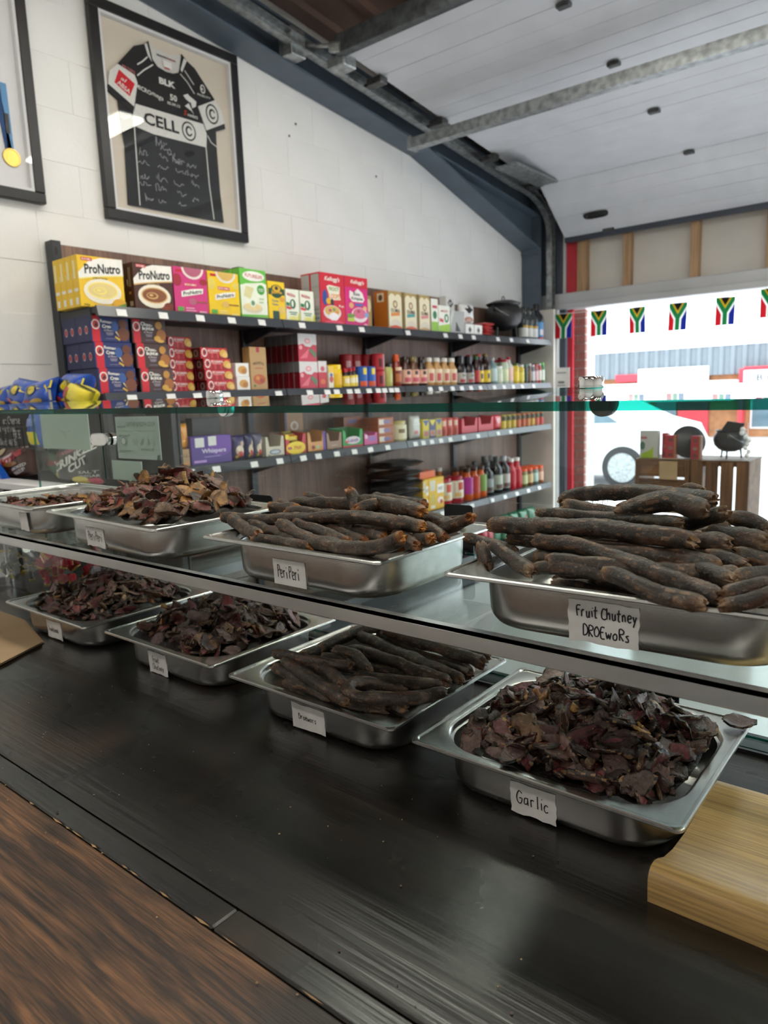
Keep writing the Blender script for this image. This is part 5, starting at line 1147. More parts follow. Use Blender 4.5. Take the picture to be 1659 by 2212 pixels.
bottle('bottle with black pourer top behind the white-label bottles', 5.66, 0, .04, .30, '2a3034', '0d0d0d', xf=-3.06, caph=.12)
# second shelf ----------------------------------------------------
def biscuit(t1, t2, x=0): return [('r', .04, 0, .24, 1, 'd01f2e'), ('e', .14, .66, .105, .19, W_), ('e', .14, .66, .08, .15, 'cf3a3a'), ('p', [(.09, .55), (.2, .6), (.16, .75), (.13, .68)], '222222'), ('t', t1, .43, .76, .34, .15, {'b': .03, 'slope': -.05}, W_), ('t', t2, .47, .60, .34, .14, {'b': .03}, W_), ('t', 'Choc', .47, .45, .26, .08, {'s': .3}, 'd8d0d0'), ('r', .38, .33, .58, .36, 'a8a0b0'), ('r', .40, .27, .56, .3, 'a8a0b0'), ('r', .36, .12, .62, .135, '9a90a8')]
romf = biscuit('Romany', 'Creams') + [('e', .84, .72, .12, .18, '6a3a22'), ('e', .84, .32, .16, .26, '7a4428'), ('p', [(.62, .4), (.72, .2), (.66, .42)], 'e8d8b0'), ('p', [(.60, .18), (.72, .05), (.74, .12), (.62, .24)], 'e0b850'), ('e', .62, .6, .1, .2, '3a5a9a')]
chof = biscuit('Choc-', 'kits') + [('e', .78, .74, .1, .16, 'c08a3a'), ('e', .84, .34, .15, .24, 'a8682a'), ('e', .72, .2, .1, .12, 'd8a848'), ('e', .82, .1, .1, .06, 'e0b050')]
sidef = [('e', .3, .45, .1, .16, 'd8c8c8'), ('e', .3, .45, .08, .125, 'c03038'), ('e', .74, .45, .1, .16, 'd8c8c8'), ('e', .74, .45, .08, .125, 'c03038')]
for l in range(3):
    dy = .012 * l
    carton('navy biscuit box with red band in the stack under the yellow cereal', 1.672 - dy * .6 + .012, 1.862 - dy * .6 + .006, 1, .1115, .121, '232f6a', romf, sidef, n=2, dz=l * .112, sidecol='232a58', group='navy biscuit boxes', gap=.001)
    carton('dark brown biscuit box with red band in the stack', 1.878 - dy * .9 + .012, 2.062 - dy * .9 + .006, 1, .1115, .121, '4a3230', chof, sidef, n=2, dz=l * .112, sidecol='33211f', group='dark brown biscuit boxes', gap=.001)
redf = [('r', 0, 0, 1, .5, 'c41f2c'), ('r', .04, .06, .98, .11, '7a1420'), ('r', .04, .26, .98, .30, '7a1420'), ('r', .3, 0, .34, .5, '8a1822'), ('r', .5, 0, .54, .5, '8a1822'), ('r', .7, 0, .74, .5, '8a1822'), ('r', .4, .0, .42, .5, 'e86a6a'), ('r', .62, 0, .64, .5, 'e86a6a'), ('e', .13, .55, .1, .4, W_), ('e', .13, .55, .075, .3, 'c03038'), ('p', [(.08, .5), (.2, .45), (.17, .75)], '222222'), ('t', 'EET-SUM-MOR', .48, .74, .44, .2, {'b': .02}, W_), ('r', .3, .52, .62, .58, 'e8b0a8'), ('e', .84, .5, .15, .36, 'd8a648'), ('e', .9, .35, .1, .26, 'e8c070')]
reds = [('e', .5, .5, .22, .32, 'a89090'), ('e', .5, .5, .15, .24, '2a1416')]
ys = ((2.262, 2.432), (2.254, 2.424), (2.25, 2.418), (2.236, 2.40))
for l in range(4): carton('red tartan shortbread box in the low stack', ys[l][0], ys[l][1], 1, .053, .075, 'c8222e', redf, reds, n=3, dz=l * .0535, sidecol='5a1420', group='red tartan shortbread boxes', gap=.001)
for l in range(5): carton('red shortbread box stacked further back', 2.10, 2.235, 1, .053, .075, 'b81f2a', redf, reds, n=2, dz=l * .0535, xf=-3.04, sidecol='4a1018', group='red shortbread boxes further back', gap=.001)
for l in range(2): carton('little white biscuit box with golden biscuit picture', 2.452 - .003 * l, 2.540 - .003 * l, 1, .07, .06, 'ecebe6', [('e', .5, .5, .34, .3, 'd09a4a'), ('e', .62, .4, .2, .2, 'b87a30')], dz=.0705 * l, group='little white biscuit boxes')
carton('tall kraft brown box with spice picture', 2.548, 2.662, 1, .225, .06, 'b8935f', [('r', .4, .88, .58, 1, 'a82a3a'), ('t', 'PROVITAS', .5, .6, .66, .07, {'arc': .03}, '4a3420'), ('r', .25, .5, .75, .52, 'a8583a'), ('e', .5, .25, .38, .12, 'b85a2a'), ('e', .4, .28, .12, .05, 'd08a3a'), ('e', .66, .22, .14, .05, '9a3a20'), ('e', .2, .1, .08, .03, '5a7a3a')], [('r', .1, .1, .9, .3, '9a7a4a')])
teaf = [('p', [(0, .58), (.25, .64), (.38, .55), (.65, .52), (.8, .62), (1, .60), (1, 1), (0, 1)], 'd9d5d4'), ('e', .5, .74, .16, .1, 'd88a94'), ('e', .5, .74, .1, .06, 'e8c0c4'), ('p', [(.05, .1), (.6, .5), (.45, .12)], 'e06a7a'), ('p', [(.55, .4), (.9, .1), (.98, .3), (.7, .48)], '5a7a58'), ('e', .12, .5, .09, .08, 'e8a0a8')]
teas = [('r', 0, .62, 1, 1, '77777a'), ('r', .46, 0, .5, 1, 'a8aaac'), ('p', [(.3, .5), (.5, .56), (.7, .5), (.5, .52)], 'b85a64')]
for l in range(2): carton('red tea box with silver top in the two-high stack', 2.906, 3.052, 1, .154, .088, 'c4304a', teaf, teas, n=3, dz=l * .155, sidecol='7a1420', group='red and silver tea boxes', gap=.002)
carton('small white and red tea carton next to the tea stack', 3.058, 3.128, 1, .158, .06, 'c02a3c', [('r', 0, .6, 1, 1, 'd9d5d4'), ('e', .5, .72, .25, .1, 'c85a68'), ('e', .5, .25, .3, .1, 'd8683a')])
carton('white and yellow packet before the yellow tubs', 3.134, 3.176, 1, .13, .05, 'e9e4d0', [('r', 0, .7, 1, 1, 'e8c020'), ('e', .5, .4, .4, .15, 'c04a4a'), ('e', .5, .6, .3, .08, '3a5a9a')], xf=-2.96)
for k, (y, xf) in enumerate(((3.175, -3.02), (3.235, -2.965))): bottle('bright yellow plastic tub with yellow lid', y, 1, .05 if k else .045, .14, 'f0c818', 'f2cc10', ('e8b818', .15, .6), shape='jar', name='tub', group='yellow tubs', xf=xf, caph=.2)
for k, (y, xf) in enumerate(((3.312, -2.965), (3.36, -2.965), (3.408, -2.98))): bottle('small dark bottle with red cap and yellow label', y, 1, .024, .115 + .006 * k, '2a1a14', 'b81f30', ('e8d050', .08, .62), group='small red-capped bottles', caph=.16, xf=xf, n=2, stripes=[('f0e8c8', .25, .5, *FRONTA)])
for k, y in enumerate((3.483, 3.565)): bottle('blue tin with yellow sun mark and carrots', y, 1, .037, .131, '2a62b8', None, ('2a62b8', .04, .94), shape='can', name='tin', group='blue tins', n=2, stripes=[('e8d030', .62, .92, -.5, .2), ('d8582a', .06, .3, -1.1, .3)])
for k in range(2): bottle('red tin with dark fruit print in the two-high row', 3.655, 1, .042, .106, 'b82a34', None, ('b82a34', .04, .94), shape='can', name='tin', group='red tins', z=ZSH[1] + .107 * k, n=3, stripes=[('5a1218', .2, .7, -.7, -.1), ('e8c8c8', .05, .95, .25, .5)])
for k in range(2): bottle('red tin on the row behind the blue tins', 3.47 + .09 * k, 1, .042, .106, 'a8242e', None, ('a8242e', .04, .94), shape='can', name='tin', group='red tins behind', z=ZSH[1] + .107, xf=-3.08, stripes=[('d8a8a8', .2, .6, -.8, 0)])
for k in range(2): bottle('red tin on the lower row behind the blue tins', 3.47 + .09 * k, 1, .042, .106, 'a8242e', None, ('a8242e', .04, .94), shape='can', name='tin', group='red tins behind, lower row', xf=-3.16, stripes=[('d8a8a8', .2, .6, -.8, 0)])
bottle('jar of pale green pickles with black lid', 3.742, 1, .035, .15, 'b8ba6a', '1a1a1a', shape='jar', name='jar', caph=.12, stripes=())
bottle('orange-capped hot sauce bottle with dark label', 3.839, 1, .036, .212, '8a2a18', 'd8541c', ('7a3018', .1, .5), shape='sauce', caph=.2, stripes=[('e8c8a8', .5, .6, *FRONTA), ('b86a3a', .15, .4, *FRONTA)])
for k, (y, b, c) in enumerate(((3.943, '4a2a22', '3a2a20'), (4.033, '6a4430', '8a7a4a'), (4.127, '2c1c1c', '2a1418'))): bottle(('brown sauce bottle with pink oval label and dark cap', 'brown sauce bottle with pink label and olive cap', 'dark sauce bottle with pink label and maroon cap')[k], y, 1, .040, .20, b, c, ('eab8a0', .1, .56), shape='sauce', n=2, caph=.14, stripes=[('c85a6a', .15, .3, *FRONTA), ('3a2420', .40, .52, -.6, .1)])
for k in range(4): bottle('creamy beige sauce bottle with white cap', 4.217 + .096 * k, 1, .041, .198, 'c89a62', 'e9e6de', ('e4cfae', .12, .6), shape='sauce', n=2, caph=.13, group='beige sauce bottles', stripes=[('c85a5a', .18, .45, -.8, .1)])
for k, (y, lc, b) in enumerate(((4.628, 'b8b0a8', '1c1416'), (4.745, 'a8a4a0', '161216'))): bottle('black-topped bottle with grey-white label and berries', y, 1, .048, .218, b, '14121a', (lc, .08, .42), shape='sauce', n=2, caph=.30, group='black-topped bottles', stripes=[('a82a30', .10, .2, -.9, .1), ('5a7a4a', .3, .36, -.5, .2)])
bottle('slim bottle with green neck and red band', 4.83, 1, .028, .22, '3a1a1a', '2a6a3a', ('b83a3a', .1, .5), caph=.1)
for k, y in enumerate((4.885, 4.985)): bottle('dark brown bottle with bright yellow label', y, 1, .043, .235 + .006 * k, '2a1410', 'b82a24' if k == 0 else '8a6a2a', ('e0c030', .08, .46), caph=.07, n=2, group='yellow-label bottles', stripes=[('2a3a2a', .2, .36, -.5, 0)])
for k, (y, b, c, lc, h, sh) in enumerate(((5.09, '7a9aa0', 'b8b8b8', 'b8cfd0', .21, 'bottle'), (5.18, 'c8d8c0', 'e8e8e8', 'd8e0c8', .145, 'jar'), (5.27, 'b8c8b0', 'a82a3a', 'd0dcb0', .2, 'jar'), (5.35, 'd8d8d0', 'a82a3a', 'e8c0b0', .22, 'bottle'), (5.45, 'd8b820', '3a5a2a', 'e8d040', .17, 'jar'), (5.54, 'c8b030', 'c8c8c8', 'e0d050', .16, 'jar'))):
    bottle(('slim glass bottle with pale blue label', 'round white jar with pale lid', 'squat glass jar with red lid', 'clear bottle with pink label and red cap', 'yellow mustard jar with dark green lid', 'yellow jar with silver lid')[k], y, 1, .038, h, b, c, (lc, .12, .6), shape=sh, name='jar' if sh == 'jar' else 'bottle', n=2)
for k in range(6):
    y = 5.61 + k * .062
    bottle(('dark spice jar with green lid', 'brown spice jar with silver lid', 'grey spice jar with white label', 'spice jar with pink label and red lid', 'red spice jar with silver band', 'slim green-topped spice bottle')[k], y, 1, .028, (.165, .17, .16, .165, .175, .18)[k], ('2a3a30', '4a2e20', '5a5a58', '8a4a4a', 'a82a2a', '3a7a3a')[k], ('2a6a3a', 'b0b0b0', 'c8c8c8', 'b82a34', 'a8a8a8', '6ac04a')[k], (('3a4a3a', '7a5a3a', 'c8ccd0', 'd8b0b0', 'd8d0c8', 'd8e0d0')[k], .15, .65), shape='jar', name='spice_jar', n=3)
# third shelf ------------------------------------------------------
carton('kraft tray holding the orange packets', 1.96, 2.125, 2, .085, .11, 'a8845a', [('r', .02, .55, .98, .62, '8a6a44'), ('r', .5, .15, .95, .22, 'd88a2a')])
for k in range(3): bag('orange_packet', 'orange snack packet standing in the kraft tray', 1.955 + .06 * k, 2.02 + .062 * k, ZSH[2] + .086, .125, .035, 'e2981f', [('r', .1, .25, .9, .5, 'd88818'), ('r', .2, .3, .8, .33, 'f0c060')], xf=-2.99, group='orange packets in the kraft tray', seed=20 + k)
carton('purple chocolate carton with white lettering and round dot', 2.135, 2.385, 2, .141, .09, '4a2a86', [('e', .72, .7, .32, .45, '6a3aa0'), ('t', 'Whispers', .55, .45, .6, .2, {'b': .02}, 'd8d0e8'), ('r', .1, .62, .32, .95, 'd8d8d6'), ('r', .42, .65, .62, .98, 'd8d8d6'), ('r', .3, .25, .7, .28, '9a80c8'), ('r', .05, .08, .35, .16, 'b890d8')], [])
carton('dark box with flower print behind the purple carton', 2.26, 2.44, 2, .23, .05, '3a2c34', [('e', .35, .45, .1, .08, 'a83a5a'), ('e', .6, .3, .12, .08, '8a2a4a'), ('e', .75, .55, .08, .06, 'c87a3a')], xf=-3.12)
for k, (a, b) in enumerate(((2.394, 2.482), (2.487, 2.540), (2.543, 2.606))): bag('sweet_bag', ('dark blue sweet bag with cream and red print', 'blue sweet bag with white figures', 'grey-blue sweet bag with orange print')[k], a, b, ZSH[2], .132, .05, ('33285e', '3a3a66', '5a5a72')[k], [('e', .5, .4, .3, .2, 'd8c8b0'), ('e', .55, .25, .2, .12, 'c0342c'), ('e', .3, .15, .12, .07, 'b8a03a'), ('e', .7, .65, .15, .1, 'c9a89a')], seed=30 + k)
def tray(label, y0, y1, s, h, dep, col, side, xf=-2.965, front=(), inner='6a5240', back=None, cut=.45):
    """open display tray with cut-out front"""
    z = ZSH[s]; w = y1 - y0; c = S(col); mb = MB(); t = .003
    mb.box(xf - dep, xf, y0, y1, z, z + .004, 0, S(inner)); mb.box(xf - dep, xf - dep + t, y0, y1, z, z + h * (1.0 if back is None else back), 0, S(inner))
    for yy in (y0, y1 - t): mb.prism([(xf - dep, z), (xf, z), (xf, z + h * .9), (xf - dep, z + h)], lambda a, b, d: (a, d, b), yy, yy + t, c)
    e = .13 * w
    mb.prism([(y0, z), (y1, z), (y1, z + h * .9), (y1 - e, z + h * .9), (y1 - e - .012, z + h * cut), (y0 + e + .012, z + h * cut), (y0 + e, z + h * .9), (y0, z + h * .9)], lambda a, b, d: (d, a, b), xf - t, xf, c)
    o = mb.build('display_tray', 'card'); tag(o, label, 'display tray')
    if front: pb = MB(); art(pb, front, w, h, front_fn(xf, y0, z)); stuff(pb.build('print', 'card', o, fix=False))
    return o
tray('empty cream display tray with blue oval logo', 2.612, 2.752, 2, .121, .12, 'cfc6b2', '', front=[('e', .5, .2, .3, .12, '4a5a7a'), ('e', .5, .2, .24, .08, 'b8c0c8'), ('r', .1, .05, .25, .1, '6a7a5a')])
tray('red and yellow display tray holding snack bars', 2.760, 2.922, 2, .123, .13, 'c8283a', '', front=[('e', .5, .28, .46, .3, 'f0d020'), ('t', 'TNX', .58, .28, .4, .16, {'b': .03, 's': .2}, 'b82a24'), ('r', .1, .22, .3, .34, 'b84a5a'), ('e', .1, .8, .1, .12, 'f0d020')])
for k in range(5): bag('snack_bar', 'yellow snack bar lying in the red and yellow tray', 2.79 + .012 * k, 2.89 + .004 * k, ZSH[2] + .07 + .006 * k, .03, .02, ('e0c020', 'c03028', 'd8b828', '3a3028', 'd8c030')[k], xf=-2.99 - .018 * k, group='snack bars in the yellow tray', seed=40 + k)
tray('orange and purple display tray, nearly empty', 2.934, 3.083, 2, .126, .12, 'd89a5a', '', front=[('r', .86, 0, 1, .9, '5a3a9a'), ('e', .3, .2, .1, .1, '8a3a2a'), ('e', .55, .2, .1, .07, 'a8d0a0')])
tray('plain brown display tray, nearly empty', 3.092, 3.228, 2, .11, .12, '9a7a66', '', inner='5a463a', front=[('r', .3, .2, .7, .24, 'c8b0a0')])
tray('green and red display tray with white lettering', 3.234, 3.424, 2, .12, .12, '2a9a4a', '', inner='3a7a4a', front=[('r', 0, 0, 1, .1, 'b82a34'), ('e', .5, .36, .36, .2, 'd8ccd4'), ('t', 'Lunch', .5, .36, .5, .18, {'b': .03}, '6a4a8a'), ('e', .2, .3, .08, .06, 'd84a4a')])
tray('pink and white display tray', 3.434, 3.568, 2, .085, .10, 'd85a9a', '', front=[('r', .3, .3, .9, .65, '9a6ab0'), ('r', .05, .5, .25, .8, 'e8c0d8')], cut=.7)
for l in range(3):
    carton('orange-brown biscuit carton in the pile of three', 3.585, 3.742, 2, .055, .09, 'a85a30', [('r', .05, .2, .4, .8, 'd8ccc0'), ('r', .35, .3, .8, .7, '7a6a9a')], dz=l * .0555, group='orange-brown cartons', n=2)
carton('brown carton row behind the green tray', 3.40, 3.58, 2, .06, .09, '8a4a2a', [('r', .2, .3, .7, .7, '6a5a8a')], xf=-3.1, n=1, dz=.0)
for l in range(2): carton('brown carton piled up behind the green tray', 3.40, 3.58, 2, .06, .09, '8a4a2a', [('r', .2, .3, .7, .7, '6a5a8a')], xf=-3.1, dz=.0605 * (l + 1), group='brown cartons piled behind')
carton('tall tan box with cartoon-free swirl print behind the trays'.replace('cartoon-free ', ''), 2.93, 3.08, 2, .24, .05, 'a8784a', [('e', .5, .62, .22, .12, 'd8c8b8'), ('e', .5, .62, .12, .07, 'a8784a'), ('r', .0, 0, .1, 1, '4a3a7a')], xf=-3.14)
bottle('cream jar with paper label', 3.865, 2, .062, .135, 'd8cfa0', 'c8b878', ('e8e0c0', .1, .8), shape='jar', name='jar', caph=.1, stripes=[('8a7a5a', .4, .6, -.8, 0)])
bag('clear_packet', 'clear plastic packet of sweets with red dots', 3.945, 4.06, ZSH[2], .165, .05, 'c8c8c4', [('e', .4, .3, .2, .08, 'b83a3a'), ('r', .1, .6, .9, .66, 'e8e8ea')], seed=55)
for k in range(3): carton(('yellow and navy soup box', 'navy soup box with yellow chevron', 'yellow soup box with vegetables')[k], 4.072 + .08 * k, 4.149 + .08 * k, 2, .132, .05, ('d8c020', '2a3a6a', 'c8b028')[k], [('p', [(0, .95), (1, .95), (.5, .62)], '2a4a8a' if k != 1 else 'e0c828'), ('r', .1, .08, .9, .4, 'a89088'), ('e', .5, .25, .3, .12, 'b85a3a')], n=2)
for k in range(3): bottle('red tin with round face print'.replace('face ', ''), 4.355 + .077 * k, 2, .036, .128, 'c84a48', None, ('d05a50', .05, .92), shape='can', name='tin', group='red tins on the third shelf', n=2, stripes=[('e8c8b8', .55, .85, -.8, 0), ('a83a2a', .1, .4, -.8, .1)])
for k in range(2): tray('red display tray with slanted open side' if k == 0 else 'red display tray of packets', 4.56 + .235 * k, 4.785 + .24 * k, 2, .125, .13, 'd03448', '', inner='4a3428', front=[('r', .1, .1, .9, .35, 'c83044')])
bag('red_packet', 'glossy red packet beside the small tins', 5.05, 5.175, ZSH[2], .12, .05, 'd8283c', [('e', .5, .6, .3, .2, 'e8a0a8')], seed=57)
for k in range(9): bottle('small tin with yellow and red fruit band', 5.225 + .084 * k, 2, .034, .112, ('b8a040' if k < 3 else 'c0703a'), None, (('d8c048', 'c8a838', 'd0b040', 'c8683a', 'c05a34', 'c87840', 'c8a03a', 'c05a40', 'c83a40')[k], .05, .55), shape='can', name='tin', group='small fruit tins', n=2, stripes=[('2a3a2c', .6, .9, *FRONTA)])
# fourth shelf -----------------------------------------------------
for k in range(6): bag('charcoal_packet', 'black and silver packet lying in the tall stack', 3.62 + .008 * (k % 2), 4.035 + .008 * (k % 2), 0, .2, .06, '1c1a1a', [('r', .62, .1, .95, .9, '9aa0a8'), ('r', .1, .35, .5, .6, '3a3434'), ('r', .7, .3, .85, .7, '2a2a2c')], group='black packets in the stack', seed=60 + k, fn=lambda a, b, d, k=k: (-3.14 + b, 3.62 + .008 * (k % 2) + a, ZSH[3] + .034 + .066 * k + d * .9))
for k, (a, b) in enumerate(((4.052, 4.118), (4.124, 4.312))): carton('yellow cereal-biscuit box with white panels', a, b, 3, .232, .09, 'e8b81c', [('r', .55, .5, 1, .78, W_), ('t', 'WEET', .77, .64, .36, .1, {}, '4a4a5a'), ('e', .75, .28, .2, .1, 'f0e0d8'), ('e', .8, .22, .1, .07, 'c83a2c'), ('r', .08, .6, .42, .92, 'd8d4c0'), ('r', .08, .18, .4, .5, 'd0b848'), ('r', .1, .05, .38, .15, 'e8e4d0')], n=2 if k else 1, group='yellow cereal-biscuit boxes')
carton('orange box lying on the yellow cereal-biscuit boxes', 4.06, 4.25, 3, .05, .09, 'e0662a', [], z=ZSH[3] + .233, xf=-3.0)
for k in range(2): bottle('wide jar with dark red lid and cream label', 4.398 + .158 * k, 3, .074, .205, 'a82430', 'a01828', ('e2d8c4', .2, .84), shape='jar', name='jar', group='wide red-lidded jars', caph=.12, n=1, stripes=[('c84a34', .5, .78, -.5, .2), ('d8b070', .25, .4, -.9, -.1)])
for k, c in enumerate(('a82a8a', 'b83a30', '7a9a4a')): bottle(('orange sauce bottle with purple label', 'orange sauce bottle with red label', 'orange sauce bottle with green label')[k], 4.70 + .102 * k, 3, .05, .25, 'c8581c', '3a2016', (c, .2, .72), shape='sauce', n=2, caph=.12)
for k in range(2): bottle('orange bottle with white cap standing behind the wide jars', 4.45 + .12 * k, 3, .04, .26, 'c8781c', 'e8e4dc', None, shape='sauce', xf=-3.15, group='white-capped orange bottles')
for k, (y, h, lc) in enumerate(((5.01, .27, '8a8f90'), (5.155, .30, 'a8b0a0'), (5.28, .295, 'b0a8a0'))): bottle(('tall black-necked bottle with grey label', 'tall black-necked bottle with white and green label', 'tall dark bottle with silver neck')[k], y, 3, .055, h, '1a1a20', '15151c' if k < 2 else 'a8a8b0', (lc, .1, .5), shape='bottle', n=2, caph=.14, stripes=[('5a4038', .12, .24, *FRONTA)])
for k in range(2): bottle('red ketchup bottle with white cap', 5.385 + .10 * k, 3, .045, .262, 'b81c30', 'e2ded8', ('b0182c', .2, .6), shape='sauce', n=2, caph=.1, group='ketchup bottles')
for k in range(4): bottle(('jar of green relish with orange lid', 'jar of brown relish with orange lid', 'jar with pale label and orange lid', 'pink-labelled jar with orange lid')[k], 5.59 + .10 * k, 3, .043, .155, ('6a6a2a', '6a3a1c', '5a6a60', '9a5a3a')[k], 'd8542a', (('b8c090', 'c8a878', 'a8c0b8', 'd8a890')[k], .15, .65), shape='jar', name='jar', caph=.14, n=2)
# deck
for k in range(4): bag('red_bag', 'big glossy red bag leaning on the bottom deck', 4.10 + .15 * k, 4.245 + .15 * k, ZSH[4], .32, .09, 'b8202e', [('r', .2, .4, .8, .6, 'c84a50')], group='red bags on the bottom deck', seed=80 + k, xf=-2.96)
for k in range(5): bag('green_bag', 'green sparkly bag on the bottom deck', 5.0 + .155 * k, 5.15 + .155 * k, ZSH[4], .22, .10, '2a6a4a', [('e', .4, .5, .2, .1, '5aa87a'), ('e', .6, .7, .1, .08, 'c05a60')], group='green bags on the bottom deck', seed=90 + k, xf=-2.96)
for k in range(2): bag('red_net', 'small red net bag on the bottom deck beside the green bags', 4.82 + .09 * k, 4.92 + .09 * k, ZSH[4], .17, .07, 'a82838', [], group='red net bags', seed=97 + k, xf=-2.96)

# ================================================================== FRAMES ON THE WALL
def picture_frame(y0, y1, z0, z1, bw, label, mount, depth=.035, mw=.012):
    t = thing('picture_frame', (XW, (y0 + y1) / 2, z0), label, 'picture frame')
    x0, x1 = XW + .006, XW + .006 + depth
    mb = MB()
    for (a, b, c, d) in ((y0, y1, z0, z0 + bw), (y0, y1, z1 - bw, z1), (y0, y0 + bw, z0 + bw, z1 - bw), (y1 - bw, y1, z0 + bw, z1 - bw)):
        MB().box(x0, x1, a, b, c, d, .003).build('frame_bar', 'black_frame', t)
    MB().box(x0, x0 + .003, y0 + bw * .6, y1 - bw * .6, z0 + bw * .6, z1 - bw * .6).build('mount', mount, t)
    for (a, b, c, d) in ((y0 + bw, y1 - bw, z0 + bw, z0 + bw + mw), (y0 + bw, y1 - bw, z1 - bw - mw, z1 - bw), (y0 + bw, y0 + bw + mw, z0 + bw + mw, z1 - bw - mw), (y1 - bw - mw, y1 - bw, z0 + bw + mw, z1 - bw - mw)):
        MB().box(x0 + .003, x1 - .006, a, b, c, d).build('spacer', 'mount_white', t)
    MB().box(x1 - .005, x1 - .003, y0 + bw * .8, y1 - bw * .8, z0 + bw * .8, z1 - bw * .8).build('glazing', 'frame_glass', t)
    return t
JY, JZ = 1.975, 2.38
fr = picture_frame(JY, JY + .865, JZ, JZ + .975, .048, 'black box frame with a signed black and white rugby jersey', 'cream_mount')
def jf(a, b, d): return (XW + .0095 + d, JY + a, JZ + b)
body = [(.236, .83), (.292, .856), (.319, .879), (.335, .80), (.36, .775), (.408, .765), (.45, .768), (.49, .785), (.513, .879), (.544, .855), (.589, .834), (.707, .713), (.591, .651), (.632, .545), (.70, .553), (.697, .478), (.699, .251), (.71, .09), (.128, .085), (.138, .352), (.125, .481), (.122, .56), (.206, .515), (.236, .671), (.224, .695), (.136, .719)]
js = MB(S('1d1e21')); n = len(body)
js.add([jf(a, b, .002) for a, b in body], [tuple(range(n))]); js.add([jf(a, b, .010) for a, b in body], [tuple(range(n))]); js.add([jf(a, b, d) for d in (.002, .010) for a, b in body], [(k, (k + 1) % n, n + (k + 1) % n, n + k) for k in range(n)])
je = js.build('jersey', 'cloth', fr, fix=False); je['label'] = 'black and white rugby jersey with signatures'
JW = 'd6d6d2'; JB = '17181a'
sp = MB()
for poly, c in (([(.136, .719), (.224, .695), (.236, .663), (.206, .548), (.077, .614), (.088, .675)], JW), ([(.077, .614), (.206, .548), (.196, .515), (.069, .586)], '202124'), ([(.591, .651), (.707, .713), (.744, .669), (.76, .608), (.635, .544)], JW), ([(.635, .544), (.76, .608), (.763, .582), (.639, .527)], '202124')):
    m_ = MB().prism(poly, jf, .003, .0125, S(c)); m_.build('sleeve', 'cloth', je)
MB().prism([(.319, .872), (.36, .855), (.437, .855), (.513, .872), (.50, .80), (.46, .772), (.408, .768), (.355, .778), (.33, .81)], jf, .002, .005, S('cfcfcb')).build('collar_lining', 'cloth', je)
jp = []
def jr(pts, w, c, d=.0112):
    mb = MB(); mb.ribbon([jf(a, b, d) for a, b in pts], w, (1, 0, 0), S(c)); return mb
def J(shapes, name='jersey_print', d0=.0105):
    mb = MB(); art(mb, shapes, 1, 1, jf, d0=d0, step=.0003, sub=2); stuff(mb.build(name, 'cloth', je, fix=False))
J([('p', [(.215, .565), (.617, .571), (.634, .53), (.624, .457), (.303, .447), (.196, .46), (.20, .513)], JW)], 'white_band')
J([('t', 'BLK', .41, .713, .096, .030, {'b': .05}, JW), ('t', 'MICRO', .268, .643, .085, .021, {'b': .02, 'slope': -.012}, JW), ('t', 'mega', .345, .629, .065, .022, {'b': .01, 's': .25, 'slope': -.012}, JW), ('t', '50', .44, .651, .042, .030, {'b': .03}, JW), ('t', '05.09.15', .438, .619, .076, .014, {'b': .02}, JW),
   ('t', 'HARKS', .552, .592, .062, .014, {'b': .02}, JW), ('t', 'S', .506, .598, .020, .024, {'s': .2}, 'c8402c'), ('t', 'FIDELITY', .634, .711, .085, .010, {'slope': .0}, JW), ('t', 'PILTERS', .193, .712, .068, .013, {'b': .02, 'slope': -.012}, 'b86a6a'),
   ('p', [(.50, .68), (.53, .695), (.555, .67), (.54, .655), (.515, .665)], JW), ('p', [(.53, .69), (.58, .67), (.575, .645), (.55, .63), (.545, .655)], JW), ('p', [(.505, .63), (.53, .65), (.56, .60), (.545, .615)], JW), ('e', .627, .744, .016, .022, JW), ('e', .627, .744, .010, .015, JB), ('r', .612, .738, .628, .748, JW)])
J([('t', 'CELL', .357, .512, .205, .058, {'b': .03}, '1a1a1c'), ('e', .52, .512, .044, .047, '1a1a1c'), ('e', .52, .512, .036, .039, JW), ('e', .52, .512, .022, .026, '1a1a1c'), ('e', .522, .512, .013, .016, JW), ('r', .528, .504, .545, .520, JW)], 'sponsor_print', .0112)
J([('e', .679, .635, .042, .050, '1a1a1c'), ('e', .679, .635, .034, .041, JW), ('e', .679, .635, .021, .026, '1a1a1c'), ('e', .681, .635, .012, .016, JW), ('r', .687, .627, .703, .643, JW)], 'sleeve_print', .0130)
J([('p', [(.139, .696), (.22, .654), (.186, .589), (.109, .63)], 'c8222c'), ('t', 'ABSA', .158, .623, .07, .022, {'b': .02, 'rot': -27}, JW), ('t', 'al', .160, .656, .03, .018, {'s': .2, 'rot': -20}, JW)], 'sleeve_print', .0130)
J([('p', [(.294, .857), (.308, .865), (.330, .785), (.309, .809)], JW), ('p', [(.523, .863), (.541, .856), (.505, .79), (.497, .801)], JW), ('r', .395, .785, .445, .815, 'e4e4e0'), ('r', .36, .828, .47, .833, '1a1a1c'), ('r', .42, .828, .47, .831, 'b8404a'), ('r', .40, .778, .43, .785, 'b83a3a')], 'collar_print', .0108)
for pts, w in (([(.244, .749), (.275, .772), (.306, .802)], .006), ([(.239, .698), (.28, .735), (.334, .775)], .006), ([(.522, .804), (.575, .751)], .005), ([(.493, .78), (.534, .752), (.574, .707)], .005), ([(.202, .58), (.196, .386), (.191, .091)], .006), ([(.632, .53), (.624, .461), (.628, .271), (.643, .094)], .006), ([(.128, .487), (.15, .483), (.172, .495), (.18, .512)], .005), ([(.64, .52), (.66, .49), (.695, .476)], .005)):
    jr(pts, w, JW).build('piping', 'cloth', je, fix=False)
sg = MB(); r2 = random.Random(5)
